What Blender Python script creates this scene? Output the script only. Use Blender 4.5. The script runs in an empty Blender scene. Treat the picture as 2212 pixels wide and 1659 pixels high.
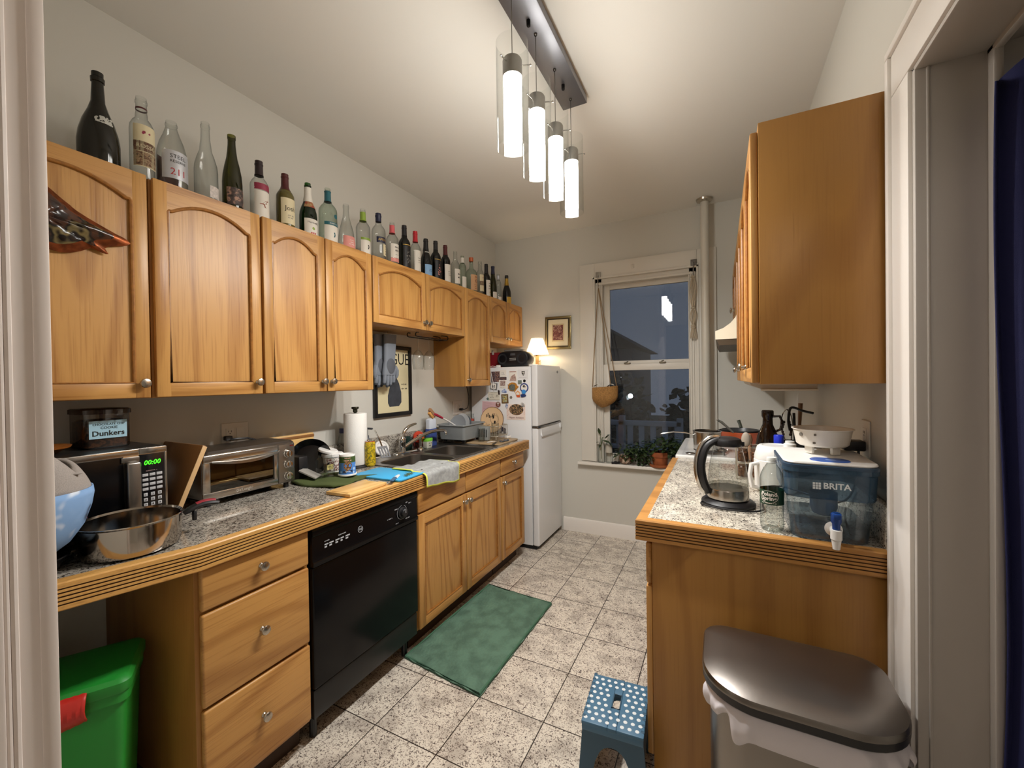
import bpy, bmesh, math, random
from mathutils import Vector, Matrix
rnd = random.Random(7)
SC = bpy.context.scene
C = SC.collection
PI = math.pi

def lin(h):
    h = h.lstrip('#')
    v = [int(h[i:i+2], 16)/255 for i in (0, 2, 4)]
    return tuple((x/12.92 if x <= .04045 else ((x+.055)/1.055)**2.4) for x in v) + (1,)

# ---------------------------------------------------------------- materials
def new_mat(name):
    m = bpy.data.materials.new(name); m.use_nodes = True
    nt = m.node_tree; b = nt.nodes['Principled BSDF']
    return m, nt, b
MATS = {}
def mat(name, col, rough=.5, metal=0, spec=.5, bump=0, bscale=200, vary=0, vscale=8, trans=0, emit=None, estr=0, coat=0, col2=None):
    if name in MATS: return MATS[name]
    m, nt, b = new_mat(name)
    c = lin(col) if isinstance(col, str) else col
    b.inputs['Base Color'].default_value = c
    b.inputs['Roughness'].default_value = rough
    b.inputs['Metallic'].default_value = metal
    b.inputs['Specular IOR Level'].default_value = spec
    b.inputs['Coat Weight'].default_value = coat
    if trans: b.inputs['Transmission Weight'].default_value = trans
    if emit:
        b.inputs['Emission Color'].default_value = lin(emit); b.inputs['Emission Strength'].default_value = estr
    tc = None
    if bump or vary or col2:
        tc = nt.nodes.new('ShaderNodeTexCoord')
    if bump:
        n = nt.nodes.new('ShaderNodeTexNoise'); n.inputs['Scale'].default_value = bscale; n.inputs['Detail'].default_value = 3
        nt.links.new(tc.outputs['Object'], n.inputs['Vector'])
        bp = nt.nodes.new('ShaderNodeBump'); bp.inputs['Strength'].default_value = bump; bp.inputs['Distance'].default_value = .002
        nt.links.new(n.outputs['Fac'], bp.inputs['Height']); nt.links.new(bp.outputs['Normal'], b.inputs['Normal'])
    if vary or col2:
        n = nt.nodes.new('ShaderNodeTexNoise'); n.inputs['Scale'].default_value = vscale; n.inputs['Detail'].default_value = 4
        nt.links.new(tc.outputs['Object'], n.inputs['Vector'])
        r = nt.nodes.new('ShaderNodeValToRGB')
        c2 = lin(col2) if col2 else tuple(x*(1-vary) for x in c[:3])+(1,)
        r.color_ramp.elements[0].position = .38; r.color_ramp.elements[0].color = c2
        r.color_ramp.elements[1].position = .62; r.color_ramp.elements[1].color = c
        nt.links.new(n.outputs['Fac'], r.inputs['Fac']); nt.links.new(r.outputs['Color'], b.inputs['Base Color'])
    MATS[name] = m
    return m

def wood(name, base, dark, axis='z', freq=11, rough=.38, pores=.35, across=3.2, along=.42):
    m, nt, b = new_mat(name); N = nt.nodes.new; L = nt.links.new
    tc = N('ShaderNodeTexCoord'); oi = N('ShaderNodeObjectInfo')
    mul = N('ShaderNodeVectorMath'); mul.operation = 'SCALE'; mul.inputs[0].default_value = (7.3, 5.1, 9.7)
    L(oi.outputs['Random'], mul.inputs['Scale'])
    add = N('ShaderNodeVectorMath'); add.operation = 'ADD'
    L(tc.outputs['Object'], add.inputs[0]); L(mul.outputs[0], add.inputs[1])
    def mapped(ac, al):
        mp = N('ShaderNodeMapping'); s = [ac]*3; s['xyz'.index(axis)] = al
        mp.inputs['Scale'].default_value = s; L(add.outputs[0], mp.inputs['Vector']); return mp.outputs[0]
    n1 = N('ShaderNodeTexNoise'); n1.inputs['Scale'].default_value = 1; n1.inputs['Detail'].default_value = 1.2
    L(mapped(across, along), n1.inputs['Vector'])
    mm = N('ShaderNodeMath'); mm.operation = 'MULTIPLY'; mm.inputs[1].default_value = freq*2*PI; L(n1.outputs['Fac'], mm.inputs[0])
    sn = N('ShaderNodeMath'); sn.operation = 'SINE'; L(mm.outputs[0], sn.inputs[0])
    mr = N('ShaderNodeMapRange'); mr.inputs[1].default_value = .1; mr.inputs[2].default_value = 1.0; L(sn.outputs[0], mr.inputs[0])
    n2 = N('ShaderNodeTexNoise'); n2.inputs['Scale'].default_value = 1; n2.inputs['Detail'].default_value = 2
    L(mapped(170, 5), n2.inputs['Vector'])
    mr2 = N('ShaderNodeMapRange'); mr2.inputs[1].default_value = .5; mr2.inputs[2].default_value = .75; L(n2.outputs['Fac'], mr2.inputs[0])
    f1 = N('ShaderNodeMath'); f1.operation = 'MULTIPLY'; f1.inputs[1].default_value = .5; L(mr.outputs[0], f1.inputs[0])
    f2 = N('ShaderNodeMath'); f2.operation = 'MULTIPLY'; f2.inputs[1].default_value = pores; L(mr2.outputs[0], f2.inputs[0])
    f3 = N('ShaderNodeMath'); f3.operation = 'ADD'; f3.use_clamp = True; L(f1.outputs[0], f3.inputs[0]); L(f2.outputs[0], f3.inputs[1])
    mx = N('ShaderNodeMix'); mx.data_type = 'RGBA'
    mx.inputs[6].default_value = lin(base); mx.inputs[7].default_value = lin(dark)
    L(f3.outputs[0], mx.inputs[0])
    # board to board tone
    hv = N('ShaderNodeHueSaturation'); mv = N('ShaderNodeMapRange'); mv.inputs[3].default_value = .92; mv.inputs[4].default_value = 1.08
    L(oi.outputs['Random'], mv.inputs[0]); L(mv.outputs[0], hv.inputs['Value']); L(mx.outputs[2], hv.inputs['Color'])
    L(hv.outputs['Color'], b.inputs['Base Color'])
    b.inputs['Roughness'].default_value = rough; b.inputs['Specular IOR Level'].default_value = .45
    bp = N('ShaderNodeBump'); bp.inputs['Strength'].default_value = .12; bp.inputs['Distance'].default_value = .001
    L(mr2.outputs[0], bp.inputs['Height']); bp.invert = True; L(bp.outputs['Normal'], b.inputs['Normal'])
    MATS[name] = m
    return m

def granite(name, base, mid, dark, scale=1.0, rough=.12, tiles=None, aniso=(1, 1, 1), thr=(.5, .57), bounds=(.40, .6)):
    """speckled polished stone: two distorted noises, thresholded; tiles=(x0,y0,pitch) adds dark grout"""
    m, nt, b = new_mat(name); N = nt.nodes.new; L = nt.links.new
    tc = N('ShaderNodeTexCoord'); vec = tc.outputs['Object']
    br = None
    if tiles:
        mp = N('ShaderNodeMapping'); mp.inputs['Location'].default_value = (-tiles[0], -tiles[1], 0); L(vec, mp.inputs['Vector'])
        br = N('ShaderNodeTexBrick'); br.offset = 0; br.squash = 1
        br.inputs['Scale'].default_value = 1; br.inputs['Brick Width'].default_value = tiles[2]; br.inputs['Row Height'].default_value = tiles[3]
        br.inputs['Mortar Size'].default_value = .0022; br.inputs['Mortar Smooth'].default_value = .1
        br.inputs['Color1'].default_value = (0, 0, 0, 1); br.inputs['Color2'].default_value = (1, 1, 1, 1); br.inputs['Mortar'].default_value = (.5, .5, .5, 1)
        L(mp.outputs[0], br.inputs['Vector'])
        sc = N('ShaderNodeVectorMath'); sc.operation = 'SCALE'; sc.inputs['Scale'].default_value = 13.0; L(br.outputs['Color'], sc.inputs[0])
        ad = N('ShaderNodeVectorMath'); ad.operation = 'ADD'; L(vec, ad.inputs[0]); L(sc.outputs[0], ad.inputs[1]); vec = ad.outputs[0]
    mp2 = N('ShaderNodeMapping'); mp2.inputs['Scale'].default_value = aniso; L(vec, mp2.inputs['Vector']); vec = mp2.outputs[0]
    n1 = N('ShaderNodeTexNoise'); n1.inputs['Scale'].default_value = 62*scale; n1.inputs['Detail'].default_value = 3; n1.inputs['Distortion'].default_value = 1.6
    L(vec, n1.inputs['Vector'])
    r1 = N('ShaderNodeValToRGB'); e = r1.color_ramp.elements
    e[0].position = thr[0]; e[0].color = lin(base); e[1].position = thr[1]; e[1].color = lin(mid)
    e2 = e.new(thr[1]+.07); e2.color = lin(dark)
    L(n1.outputs['Fac'], r1.inputs['Fac'])
    n2 = N('ShaderNodeTexNoise'); n2.inputs['Scale'].default_value = 7*scale; n2.inputs['Detail'].default_value = 2; L(vec, n2.inputs['Vector'])
    r2 = N('ShaderNodeValToRGB'); e = r2.color_ramp.elements
    e[0].position = bounds[0]; e[0].color = (.62, .6, .6, 1); e[1].position = bounds[1]; e[1].color = (1, 1, 1, 1); L(n2.outputs['Fac'], r2.inputs['Fac'])
    mx = N('ShaderNodeMix'); mx.data_type = 'RGBA'; mx.blend_type = 'MULTIPLY'; mx.inputs[0].default_value = .8
    L(r1.outputs['Color'], mx.inputs[6]); L(r2.outputs['Color'], mx.inputs[7])
    out = mx.outputs[2]
    if br:
        mg = N('ShaderNodeMix'); mg.data_type = 'RGBA'; mg.inputs[7].default_value = lin('#3a322e')
        L(br.outputs['Fac'], mg.inputs[0]); L(out, mg.inputs[6]); out = mg.outputs[2]
        bp = N('ShaderNodeBump'); bp.inputs['Strength'].default_value = .5; bp.inputs['Distance'].default_value = .002; bp.invert = True
        L(br.outputs['Fac'], bp.inputs['Height']); L(bp.outputs['Normal'], b.inputs['Normal'])
    L(out, b.inputs['Base Color']); b.inputs['Roughness'].default_value = rough
    MATS[name] = m
    return m

def glass(name, tint='#ffffff', edge='#8a9090', gloss=.06, rough=.02, body=0.0, bodycol='#ffffff', facing=.35):
    """thin clear glass or film: see-through, reflecting more and tinting more toward grazing angles"""
    if name in MATS: return MATS[name]
    m = bpy.data.materials.new(name); m.use_nodes = True; nt = m.node_tree; nt.nodes.clear(); N = nt.nodes.new; L = nt.links.new
    out = N('ShaderNodeOutputMaterial'); lw = N('ShaderNodeLayerWeight'); lw.inputs['Blend'].default_value = facing
    cm = N('ShaderNodeMix'); cm.data_type = 'RGBA'; cm.inputs[6].default_value = lin(tint); cm.inputs[7].default_value = lin(edge)
    pw = N('ShaderNodeMath'); pw.operation = 'POWER'; pw.inputs[1].default_value = 1.6; L(lw.outputs['Facing'], pw.inputs[0]); L(pw.outputs[0], cm.inputs[0])
    tr = N('ShaderNodeBsdfTransparent'); L(cm.outputs[2], tr.inputs['Color'])
    gl = N('ShaderNodeBsdfGlossy'); gl.inputs['Roughness'].default_value = rough
    lf = N('ShaderNodeLayerWeight'); lf.inputs['Blend'].default_value = .5; p5 = N('ShaderNodeMath'); p5.operation = 'POWER'; p5.inputs[1].default_value = 5; L(lf.outputs['Facing'], p5.inputs[0])
    ad = N('ShaderNodeMath'); ad.operation = 'MULTIPLY_ADD'; ad.use_clamp = True; ad.inputs[1].default_value = .75; ad.inputs[2].default_value = gloss; L(p5.outputs[0], ad.inputs[0])
    mix = N('ShaderNodeMixShader'); L(ad.outputs[0], mix.inputs[0]); L(tr.outputs[0], mix.inputs[1]); L(gl.outputs[0], mix.inputs[2])
    last = mix.outputs[0]
    if body:
        df = N('ShaderNodeBsdfDiffuse'); df.inputs['Color'].default_value = lin(bodycol)
        m2 = N('ShaderNodeMixShader'); m2.inputs[0].default_value = body; L(last, m2.inputs[1]); L(df.outputs[0], m2.inputs[2]); last = m2.outputs[0]
    L(last, out.inputs['Surface'])
    MATS[name] = m
    return m

def patches(name, cols, scale=30, rough=.6, detail=2, kind='noise'):
    """printed picture: patches of several colours"""
    m, nt, b = new_mat(name); N = nt.nodes.new; L = nt.links.new
    tc = N('ShaderNodeTexCoord')
    if kind == 'noise':
        n = N('ShaderNodeTexNoise'); n.inputs['Scale'].default_value = scale; n.inputs['Detail'].default_value = detail; o = n.outputs['Fac']
    else:
        n = N('ShaderNodeTexVoronoi'); n.inputs['Scale'].default_value = scale; o = n.outputs['Color']
    L(tc.outputs['Object'], n.inputs['Vector'])
    if kind != 'noise':
        sp = N('ShaderNodeSeparateColor'); L(o, sp.inputs[0]); o = sp.outputs[0]
    r = N('ShaderNodeValToRGB'); r.color_ramp.interpolation = 'CONSTANT' if kind != 'noise' else 'EASE'
    lo, hi = (.32, .68) if kind == 'noise' else (0, .86)
    el = r.color_ramp.elements
    el[0].position = lo; el[0].color = lin(cols[0]); el[1].position = hi; el[1].color = lin(cols[-1])
    for i, c in enumerate(cols[1:-1], 1):
        e = el.new(lo+(hi-lo)*i/(len(cols)-1)); e.color = lin(c)
    L(o, r.inputs['Fac']); L(r.outputs['Color'], b.inputs['Base Color']); b.inputs['Roughness'].default_value = rough
    MATS[name] = m
    return m

# ---------------------------------------------------------------- mesh builder
def rrect(cx, cy, hx, hy, r, n=5):
    r = min(r, hx, hy); pts = []
    for (sx, sy, a0) in ((1, 1, 0), (-1, 1, 90), (-1, -1, 180), (1, -1, 270)):
        for i in range(n+1):
            a = math.radians(a0+90*i/n)
            pts.append((cx+sx*(hx-r)+r*math.cos(a), cy+sy*(hy-r)+r*math.sin(a)))
    return pts

class MB:
    def __init__(s): s.bm = bmesh.new(); s.mi = 0
    def mat(s, i): s.mi = i; return s
    def add(s, verts, faces):
        vs = [s.bm.verts.new(v) for v in verts]
        for f in faces:
            try:
                fc = s.bm.faces.new([vs[i] for i in f]); fc.material_index = s.mi
            except ValueError: pass
        return s
    def merge(s, tb, M=None):
        tb.verts.index_update()
        vs = [(M @ v.co) if M else v.co.copy() for v in tb.verts]
        s.add(vs, [[v.index for v in f.verts] for f in tb.faces]); tb.free(); return s
    def box(s, x0, x1, y0, y1, z0, z1, bev=0, seg=2, M=None):
        tb = bmesh.new(); bmesh.ops.create_cube(tb, size=1)
        for v in tb.verts:
            v.co = ((x0+x1)/2+v.co.x*(x1-x0), (y0+y1)/2+v.co.y*(y1-y0), (z0+z1)/2+v.co.z*(z1-z0))
        if bev:
            bev = min(bev, .49*min(abs(x1-x0), abs(y1-y0), abs(z1-z0)))
            bmesh.ops.bevel(tb, geom=list(tb.edges), offset=bev, segments=seg, affect='EDGES', profile=.5)
        return s.merge(tb, M)
    def lathe(s, prof, c=(0, 0, 0), seg=24, M=None, a0=0, a1=360, caps=False):
        full = abs(a1-a0) >= 359.9; verts = []; faces = []; rings = []
        n = seg if full else seg+1
        for (r, z) in prof:
            if r < 1e-6 and full:
                verts.append(Vector((c[0], c[1], c[2]+z))); rings.append([len(verts)-1]*n)
            else:
                ring = []
                for i in range(n):
                    a = math.radians(a0+(a1-a0)*i/seg)
                    verts.append(Vector((c[0]+r*math.cos(a), c[1]+r*math.sin(a), c[2]+z))); ring.append(len(verts)-1)
                rings.append(ring)
        for A, B in zip(rings, rings[1:]):
            for i in range(seg):
                j = (i+1) % n
                f = [A[i], A[j], B[j], B[i]]
                g = []
                for k in f:
                    if k not in g: g.append(k)
                if len(g) > 2: faces.append(g)
        if M: verts = [M @ v for v in verts]
        return s.add(verts, faces)
    def cyl(s, p0, p1, r0, r1=None, seg=16, cap=True):
        r1 = r0 if r1 is None else r1
        p0 = Vector(p0); p1 = Vector(p1); d = p1-p0
        M = Matrix.Translation(p0) @ d.to_track_quat('Z', 'Y').to_matrix().to_4x4()
        pr = [(r0, 0), (r1, d.length)]
        if cap: pr = [(0, 0)]+pr+[(0, d.length)]
        return s.lathe(pr, seg=seg, M=M)
    def tube(s, pts, r, seg=8, closed=False, cap=True, flat=None):
        pts = [Vector(p) for p in pts]; n = len(pts)
        rs = r if isinstance(r, (list, tuple)) else [r]*n
        T = []
        for i in range(n):
            a = pts[(i-1) % n] if (closed or i > 0) else pts[i]
            b = pts[(i+1) % n] if (closed or i < n-1) else pts[i]
            t = (b-a); T.append(t.normalized() if t.length > 1e-9 else Vector((0, 0, 1)))
        up = Vector((0, 0, 1)) if abs(T[0].z) < .9 else Vector((1, 0, 0))
        nrm = T[0].cross(up).normalized(); verts = []; faces = []
        for i in range(n):
            nrm = (nrm-T[i]*nrm.dot(T[i])); nrm = nrm.normalized() if nrm.length > 1e-6 else T[i].orthogonal().normalized()
            bn = T[i].cross(nrm)
            for k in range(seg):
                a = 2*PI*k/seg
                fl = flat if flat else 1
                verts.append(pts[i]+rs[i]*(math.cos(a)*nrm+math.sin(a)*fl*bn))
        m = n if closed else n-1
        for i in range(m):
            for k in range(seg):
                a = i*seg+k; b = i*seg+(k+1) % seg; c2 = ((i+1) % n)*seg
                faces.append([a, b, c2+(k+1) % seg, c2+k])
        if cap and not closed:
            faces.append(list(range(seg))[::-1]); faces.append([(n-1)*seg+k for k in range(seg)])
        return s.add(verts, faces)
    def prism(s, poly, axis, a0, a1, M=None):
        """poly = 2-D points of the two other axes in order (x: y,z / y: x,z / z: x,y)"""
        def P(p, a): return Vector((a, p[0], p[1])) if axis == 'x' else Vector((p[0], a, p[1])) if axis == 'y' else Vector((p[0], p[1], a))
        n = len(poly); vs = [P(p, a0) for p in poly]+[P(p, a1) for p in poly]
        if M: vs = [M @ v for v in vs]
        fs = [list(range(n))[::-1], [n+i for i in range(n)]]+[[i, (i+1) % n, n+(i+1) % n, n+i] for i in range(n)]
        return s.add(vs, fs)
    def loft(s, loops, cap0=True, cap1=True, M=None, mfn=None):
        """loops: list of equal-length closed 3-D loops"""
        n = len(loops[0]); vs = [Vector(p) for lp in loops for p in lp]; fs = []
        if M: vs = [M @ v for v in vs]
        for k in range(len(loops)-1):
            for i in range(n):
                j = (i+1) % n; fs.append([k*n+i, k*n+j, (k+1)*n+j, (k+1)*n+i])
        if cap0: fs.append(list(range(n))[::-1])
        if cap1: fs.append([(len(loops)-1)*n+i for i in range(n)])
        if not mfn: return s.add(vs, fs)
        bv = [s.bm.verts.new(v) for v in vs]
        for q, f in enumerate(fs):
            fc = s.bm.faces.new([bv[i] for i in f]); fc.material_index = mfn(q % n) if q < (len(loops)-1)*n else 0
        return s
    def tub(s, spec, M=None, cap0=True, cap1=True, n=5):
        """spec: list of (cx,cy,hx,hy,r,z) rounded rectangles"""
        return s.loft([[(x, y, q[5]) for x, y in rrect(*q[:5], n)] for q in spec], cap0, cap1, M)
    def ball(s, c, r, sc=(1, 1, 1), seg=16, M=None):
        prof = [(math.sin(PI*i/(seg//2))*r, -math.cos(PI*i/(seg//2))*r) for i in range(seg//2+1)]
        T = Matrix.Translation(Vector(c)) @ Matrix.Diagonal((*sc, 1))
        return s.lathe([(max(0, a) if a > 1e-7 else 0, b) for a, b in prof], seg=seg, M=(M @ T) if M else T)
    def grid(s, nu, nv, fn, mfn=None, closed_u=False):
        vs = [Vector(fn(i/nu, j/nv)) for j in range(nv+1) for i in range(nu+1)]
        vs2 = [s.bm.verts.new(v) for v in vs]
        for j in range(nv):
            for i in range(nu):
                a = j*(nu+1)+i
                try:
                    f = s.bm.faces.new([vs2[a], vs2[a+1], vs2[a+nu+2], vs2[a+nu+1]]); f.material_index = mfn(i, j) if mfn else s.mi
                except ValueError: pass
        return s
    def sweep(s, prof, path, capends=True, mfn=None):
        """prof [(d,z)] swept along a flat polyline [(x,y)], d measured to the right of travel; mitred"""
        n = len(path); loops = []
        for i in range(n):
            p = Vector(path[i]); ds = []
            if i > 0: ds.append((p-Vector(path[i-1])).normalized())
            if i < n-1: ds.append((Vector(path[i+1])-p).normalized())
            ns = [Vector((d.y, -d.x)) for d in ds]
            if len(ns) == 2:
                m = (ns[0]+ns[1]).normalized(); m = m/max(.2, m.dot(ns[0]))
            else: m = ns[0]
            loops.append([(p.x+m.x*d, p.y+m.y*d, z) for d, z in prof])
        return s.loft(loops, capends, capends, mfn=mfn)
    def text(s, txt, size, M, ext=.0004, fn=None, align='CENTER', shear=0, sx=1, bold=0):
        cu = bpy.data.curves.new('t', 'FONT'); cu.body = txt; cu.size = size; cu.align_x = align; cu.align_y = 'CENTER'
        cu.extrude = 0 if fn else ext; cu.shear = shear; cu.resolution_u = 2; cu.offset = bold
        ob = bpy.data.objects.new('t', cu); C.objects.link(ob); dg = bpy.context.evaluated_depsgraph_get(); dg.update()
        me = ob.evaluated_get(dg).to_mesh()
        vs = []
        for v in me.vertices:
            p = Vector((v.co.x*sx, v.co.y, v.co.z)); vs.append(fn(p) if fn else M @ p)
        s.add(vs, [list(f.vertices) for f in me.polygons])
        ob.evaluated_get(dg).to_mesh_clear(); bpy.data.objects.remove(ob); bpy.data.curves.remove(cu)
        return s
    def build(s, name, mats, parent=None, local=False, smooth=True, ang=35, org=None, solid=0, sub=0, recalc=True, bevel=0):
        bm = s.bm
        if recalc: bmesh.ops.recalc_face_normals(bm, faces=bm.faces)
        if smooth:
            for f in bm.faces: f.smooth = True
            th = math.radians(ang)
            for e in bm.edges:
                if len(e.link_faces) == 2 and e.calc_face_angle(0) > th: e.smooth = False
        me = bpy.data.meshes.new(name)
        off = Vector((0, 0, 0))
        if parent is not None:
            if not local: off = wloc(parent)
        elif org is not None: off = Vector(org)
        elif len(bm.verts) and not local:
            xs = [v.co for v in bm.verts]
            off = Vector(((min(v.x for v in xs)+max(v.x for v in xs))/2, (min(v.y for v in xs)+max(v.y for v in xs))/2, min(v.z for v in xs)))
        if off.length: bmesh.ops.translate(bm, verts=bm.verts, vec=-off)
        bm.to_mesh(me); bm.free()
        for m in (mats if isinstance(mats, (list, tuple)) else [mats]): me.materials.append(m)
        o = bpy.data.objects.new(name, me); C.objects.link(o)
        if parent is not None: o.parent = parent
        else: o.location = off
        if solid:
            md = o.modifiers.new('s', 'SOLIDIFY'); md.thickness = solid; md.offset = 0
        if sub:
            md = o.modifiers.new('u', 'SUBSURF'); md.levels = sub; md.render_levels = sub
        return o

def wloc(o):
    v = Vector((0, 0, 0))
    while o is not None: v += o.location; o = o.parent
    return v
def tag(o, label=None, cat=None, group=None, kind=None):
    if label: o['label'] = label
    if cat: o['category'] = cat
    if group: o['group'] = group
    if kind: o['kind'] = kind
    return o
def thing(name, label, cat, loc=(0, 0, 0), rz=0, group=None):
    o = bpy.data.objects.new(name, None); C.objects.link(o); o.location = loc; o.rotation_euler = (0, 0, rz)
    o.empty_display_size = .05
    return tag(o, label, cat, group)
def struct(o): o['kind'] = 'structure'; return o
def frame_x(x, y, z):   # text facing +X
    return Matrix(((0, 0, 1, x), (1, 0, 0, y), (0, 1, 0, z), (0, 0, 0, 1)))
def frame_my(x, y, z):  # text facing -Y
    return Matrix(((1, 0, 0, x), (0, 0, -1, y), (0, 1, 0, z), (0, 0, 0, 1)))
def frame_z(x, y, z, a=0):
    return Matrix.Translation((x, y, z)) @ Matrix.Rotation(a, 4, 'Z')
def scrib_quads(w, rows, h, seed):
    """unreadable small print: rows of short word-like strokes centred on the origin"""
    rr = random.Random(seed); out = []
    for k in range(rows):
        z = (rows-1)/2*h*1.8-k*h*1.8; L = w*rr.uniform(.6, 1); x = -L/2
        while x < L/2-.3*h:
            q = min(h*rr.uniform(.3, .8), L/2-x); hh = h*rr.uniform(.55, 1)
            out.append([(x, z-hh/2), (x+q, z-hh/2), (x+q*.9, z+hh/2), (x+q*.15, z+hh/2*rr.uniform(.5, 1))])
            x += q+h*(.25 if rr.random() < .8 else .8)
    return out
def scrib(w, rows=1, h=.008, seed=1):
    def f(b, fn):
        for q in scrib_quads(w, rows, h, seed): b.add([Vector(fn(p)) for p in q], [[0, 1, 2, 3]])
    return f
def scribM(b, M, w, rows=1, h=.008, seed=1):
    for q in scrib_quads(w, rows, h, seed): b.add([M @ Vector((p[0], p[1], 0)) for p in q], [[0, 1, 2, 3]])
# ---------------------------------------------------------------- shared materials
OAKV = wood('oak_upright', '#c08f50', '#94602b', 'z', pores=.5)
OAKH = wood('oak_level', '#bf8d4e', '#915d29', 'y', pores=.5)
OAKX = wood('oak_cross', '#c2914f', '#976330', 'x')
OAKEND = wood('oak_veneer', '#b28040', '#996730', 'z', freq=7, pores=.25)
OAKEDGE = wood('oak_edge', '#d3a05a', '#9d6b33', 'y', freq=6, pores=.5)
OAKEDGEX = wood('oak_edge_cross', '#b98547', '#8f5f2d', 'x', freq=6, pores=.5)
GROOVE = mat('edge_groove', '#5b3717', .6)
BAMBOO = wood('bamboo', '#e0b878', '#c79853', 'y', freq=9, pores=.3)
BOARD = wood('board_brown', '#8e6136', '#6e4623', 'z', freq=5, pores=.3)
DARKGAP = mat('dark_gap', '#20150c', .8)
WALL = mat('wall_paint', '#cdcac1', .75, bump=.08, bscale=90)
CEIL = mat('ceiling_paint', '#e2e0da', .8, bump=.05, bscale=60)
TRIM = mat('white_gloss_paint', '#e9e3dc', .35, bump=.03, bscale=25)
TRIMW = mat('window_paint', '#d9d4ca', .45, bump=.05, bscale=30)
WHITEAPP = mat('appliance_white', '#e4e5e6', .28, bump=.05, bscale=400)
BLACKGL = mat('black_gloss', '#08080a', .2, spec=.22)
BLACKM = mat('black_satin', '#121213', .4)
BLACKP = mat('black_plastic', '#17171a', .45)
STEEL = mat('stainless', '#b8b4ae', .22, 1)
STEELB = mat('stainless_brushed', '#8f8a84', .34, 1, bump=.04, bscale=300)
STEELD = mat('stainless_dark', '#77726c', .3, 1)
CHROME = mat('chrome', '#d8d6d2', .07, 1)
NICKEL = mat('nickel', '#b9b1a4', .25, 1)
WHITEP = mat('white_plastic', '#e8e6e2', .35)
WHITEC = mat('white_ceramic', '#eeeae4', .15)
PAPER = mat('paper_white', '#ebe7df', .7)
LABELW = mat('label_white', '#ded9cf', .6)
LABELC = mat('label_cream', '#d9cda9', .6)
INK = mat('ink_black', '#15130f', .6)
GOLD = mat('gold_foil', '#b8933f', .35, .7)
RED = mat('red_plastic', '#c02a20', .45)
CLEAR = glass('clear_glass', '#f8f9f8', '#c6cac8', .07)
CLEARB = glass('bottle_clear_glass', '#f4f6f5', '#a3a8aa', .045)
GREYG = glass('bottle_pale_green', '#e2ebe4', '#93a399', .07)
OLIVE = glass('bottle_olive', '#7a7a2c', '#24260a', .06)
GREEND = glass('bottle_dark_green', '#343c18', '#0c1005', .06)
GREENB = glass('bottle_bright_green', '#2f6a1c', '#0c2a08', .06)
BLACKB = mat('bottle_black', '#0b0b0c', .12)
GRAN = granite('granite_counter', '#c2bbae', '#857d74', '#36322f', 2.0, .09, aniso=(1, .62, 1), thr=(.47, .55))
GRANR = granite('granite_counter_pale', '#e2dac9', '#9f968a', '#46413e', 2.0, .12, aniso=(1, .75, 1), thr=(.49, .57))
FLOORM = granite('floor_granite', '#e3d9ca', '#aea193', '#5d5351', 1.6, .2, tiles=(-.958-3*.3045, 1.2215-.31*12, .3045, .31), thr=(.5, .58), bounds=(.35, .55))
# ---------------------------------------------------------------- room shell
ZC = 2.76; XL = -2.0; XR = .42; YB = 3.62
b = MB(); b.box(-2.2, 1.7, -2.6, YB+.12, -.1, 0); struct(b.build('floor', FLOORM, org=(0, 0, 0)))
b = MB(); b.box(-2.2, 1.7, -2.6, YB+.12, ZC, ZC+.1); struct(b.build('ceiling', CEIL, org=(0, 0, ZC)))
b = MB(); b.box(XL-.12, XL, -2.6, YB+.12, 0, ZC); struct(b.build('wall_left', WALL, org=(XL, 0, 0)))
# back wall round the window hole (x -1.0..-.15, z .66..2.30)
WX0, WX1, WZ0, WZ1 = -1.0, -.15, .66, 2.30
b = MB()
b.box(XL, WX0, YB, YB+.12, 0, ZC); b.box(WX1, 1.7, YB, YB+.12, 0, ZC)
b.box(WX0, WX1, YB, YB+.12, 0, WZ0); b.box(WX0, WX1, YB, YB+.12, WZ1, ZC)
struct(b.build('wall_back', WALL, org=(0, YB, 0)))
# right wall with the cased opening (y .25..1.30, z 0..2.11)
b = MB()
b.box(XR, XR+.11, 1.30, YB, 0, ZC); b.box(XR, XR+.11, .25, 1.30, 2.11, ZC); b.box(XR, XR+.11, -.4, .25, 0, ZC)
struct(b.build('wall_right', WALL, org=(XR, 0, 0)))
# front wall beside the camera's doorway
b = MB(); b.box(XL, -.83, .06, .20, 0, ZC); b.box(-.83, XR, .06, .20, 2.25, ZC)
struct(b.build('wall_front', WALL, org=(-1, 0, 0)))
# hall behind the doorway
b = MB(); b.box(XL, 1.7, -2.6, -2.5, 0, ZC); struct(b.build('wall_hall_rear', WALL))
b = MB(); b.box(1.6, 1.7, -2.5, YB, 0, ZC); struct(b.build('wall_hall_side', WALL))
# left casing of the doorway: jamb board with stop bead and face casing
b = MB()
b.box(-.83, -.812, .045, .215, 0, 2.25, .003)
b.box(-.812, -.800, .05, .168, 0, 2.24, .003)
b.box(-.90, -.81, .20, .218, 0, 2.30, .004)
b.tube([(-.811, .178, 0), (-.811, .178, 2.2)], .0045, 8)
b.tube([(-.807, .171, 0), (-.807, .171, 2.2)], .003, 8)
struct(b.build('trim_1', mat('jamb_paint_left', '#e6dbd3', .4), org=(-.81, .13, 0)))
# right doorway casing on the kitchen side (face toward -x) with a head casing
b = MB()
b.box(XR-.02, XR, 1.30, 1.404, 0, 2.1095, .003)
b.box(XR-.0202, XR, .13, 1.404, 2.11, 2.2145, .003)
b.box(XR-.028, XR, 1.4045, 1.425, 0, 2.2145, .004)
b.box(XR-.028, XR, .13, 1.425, 2.215, 2.235, .004)
struct(b.build('trim_2', TRIM, org=(XR, 1.36, 0)))
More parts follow.
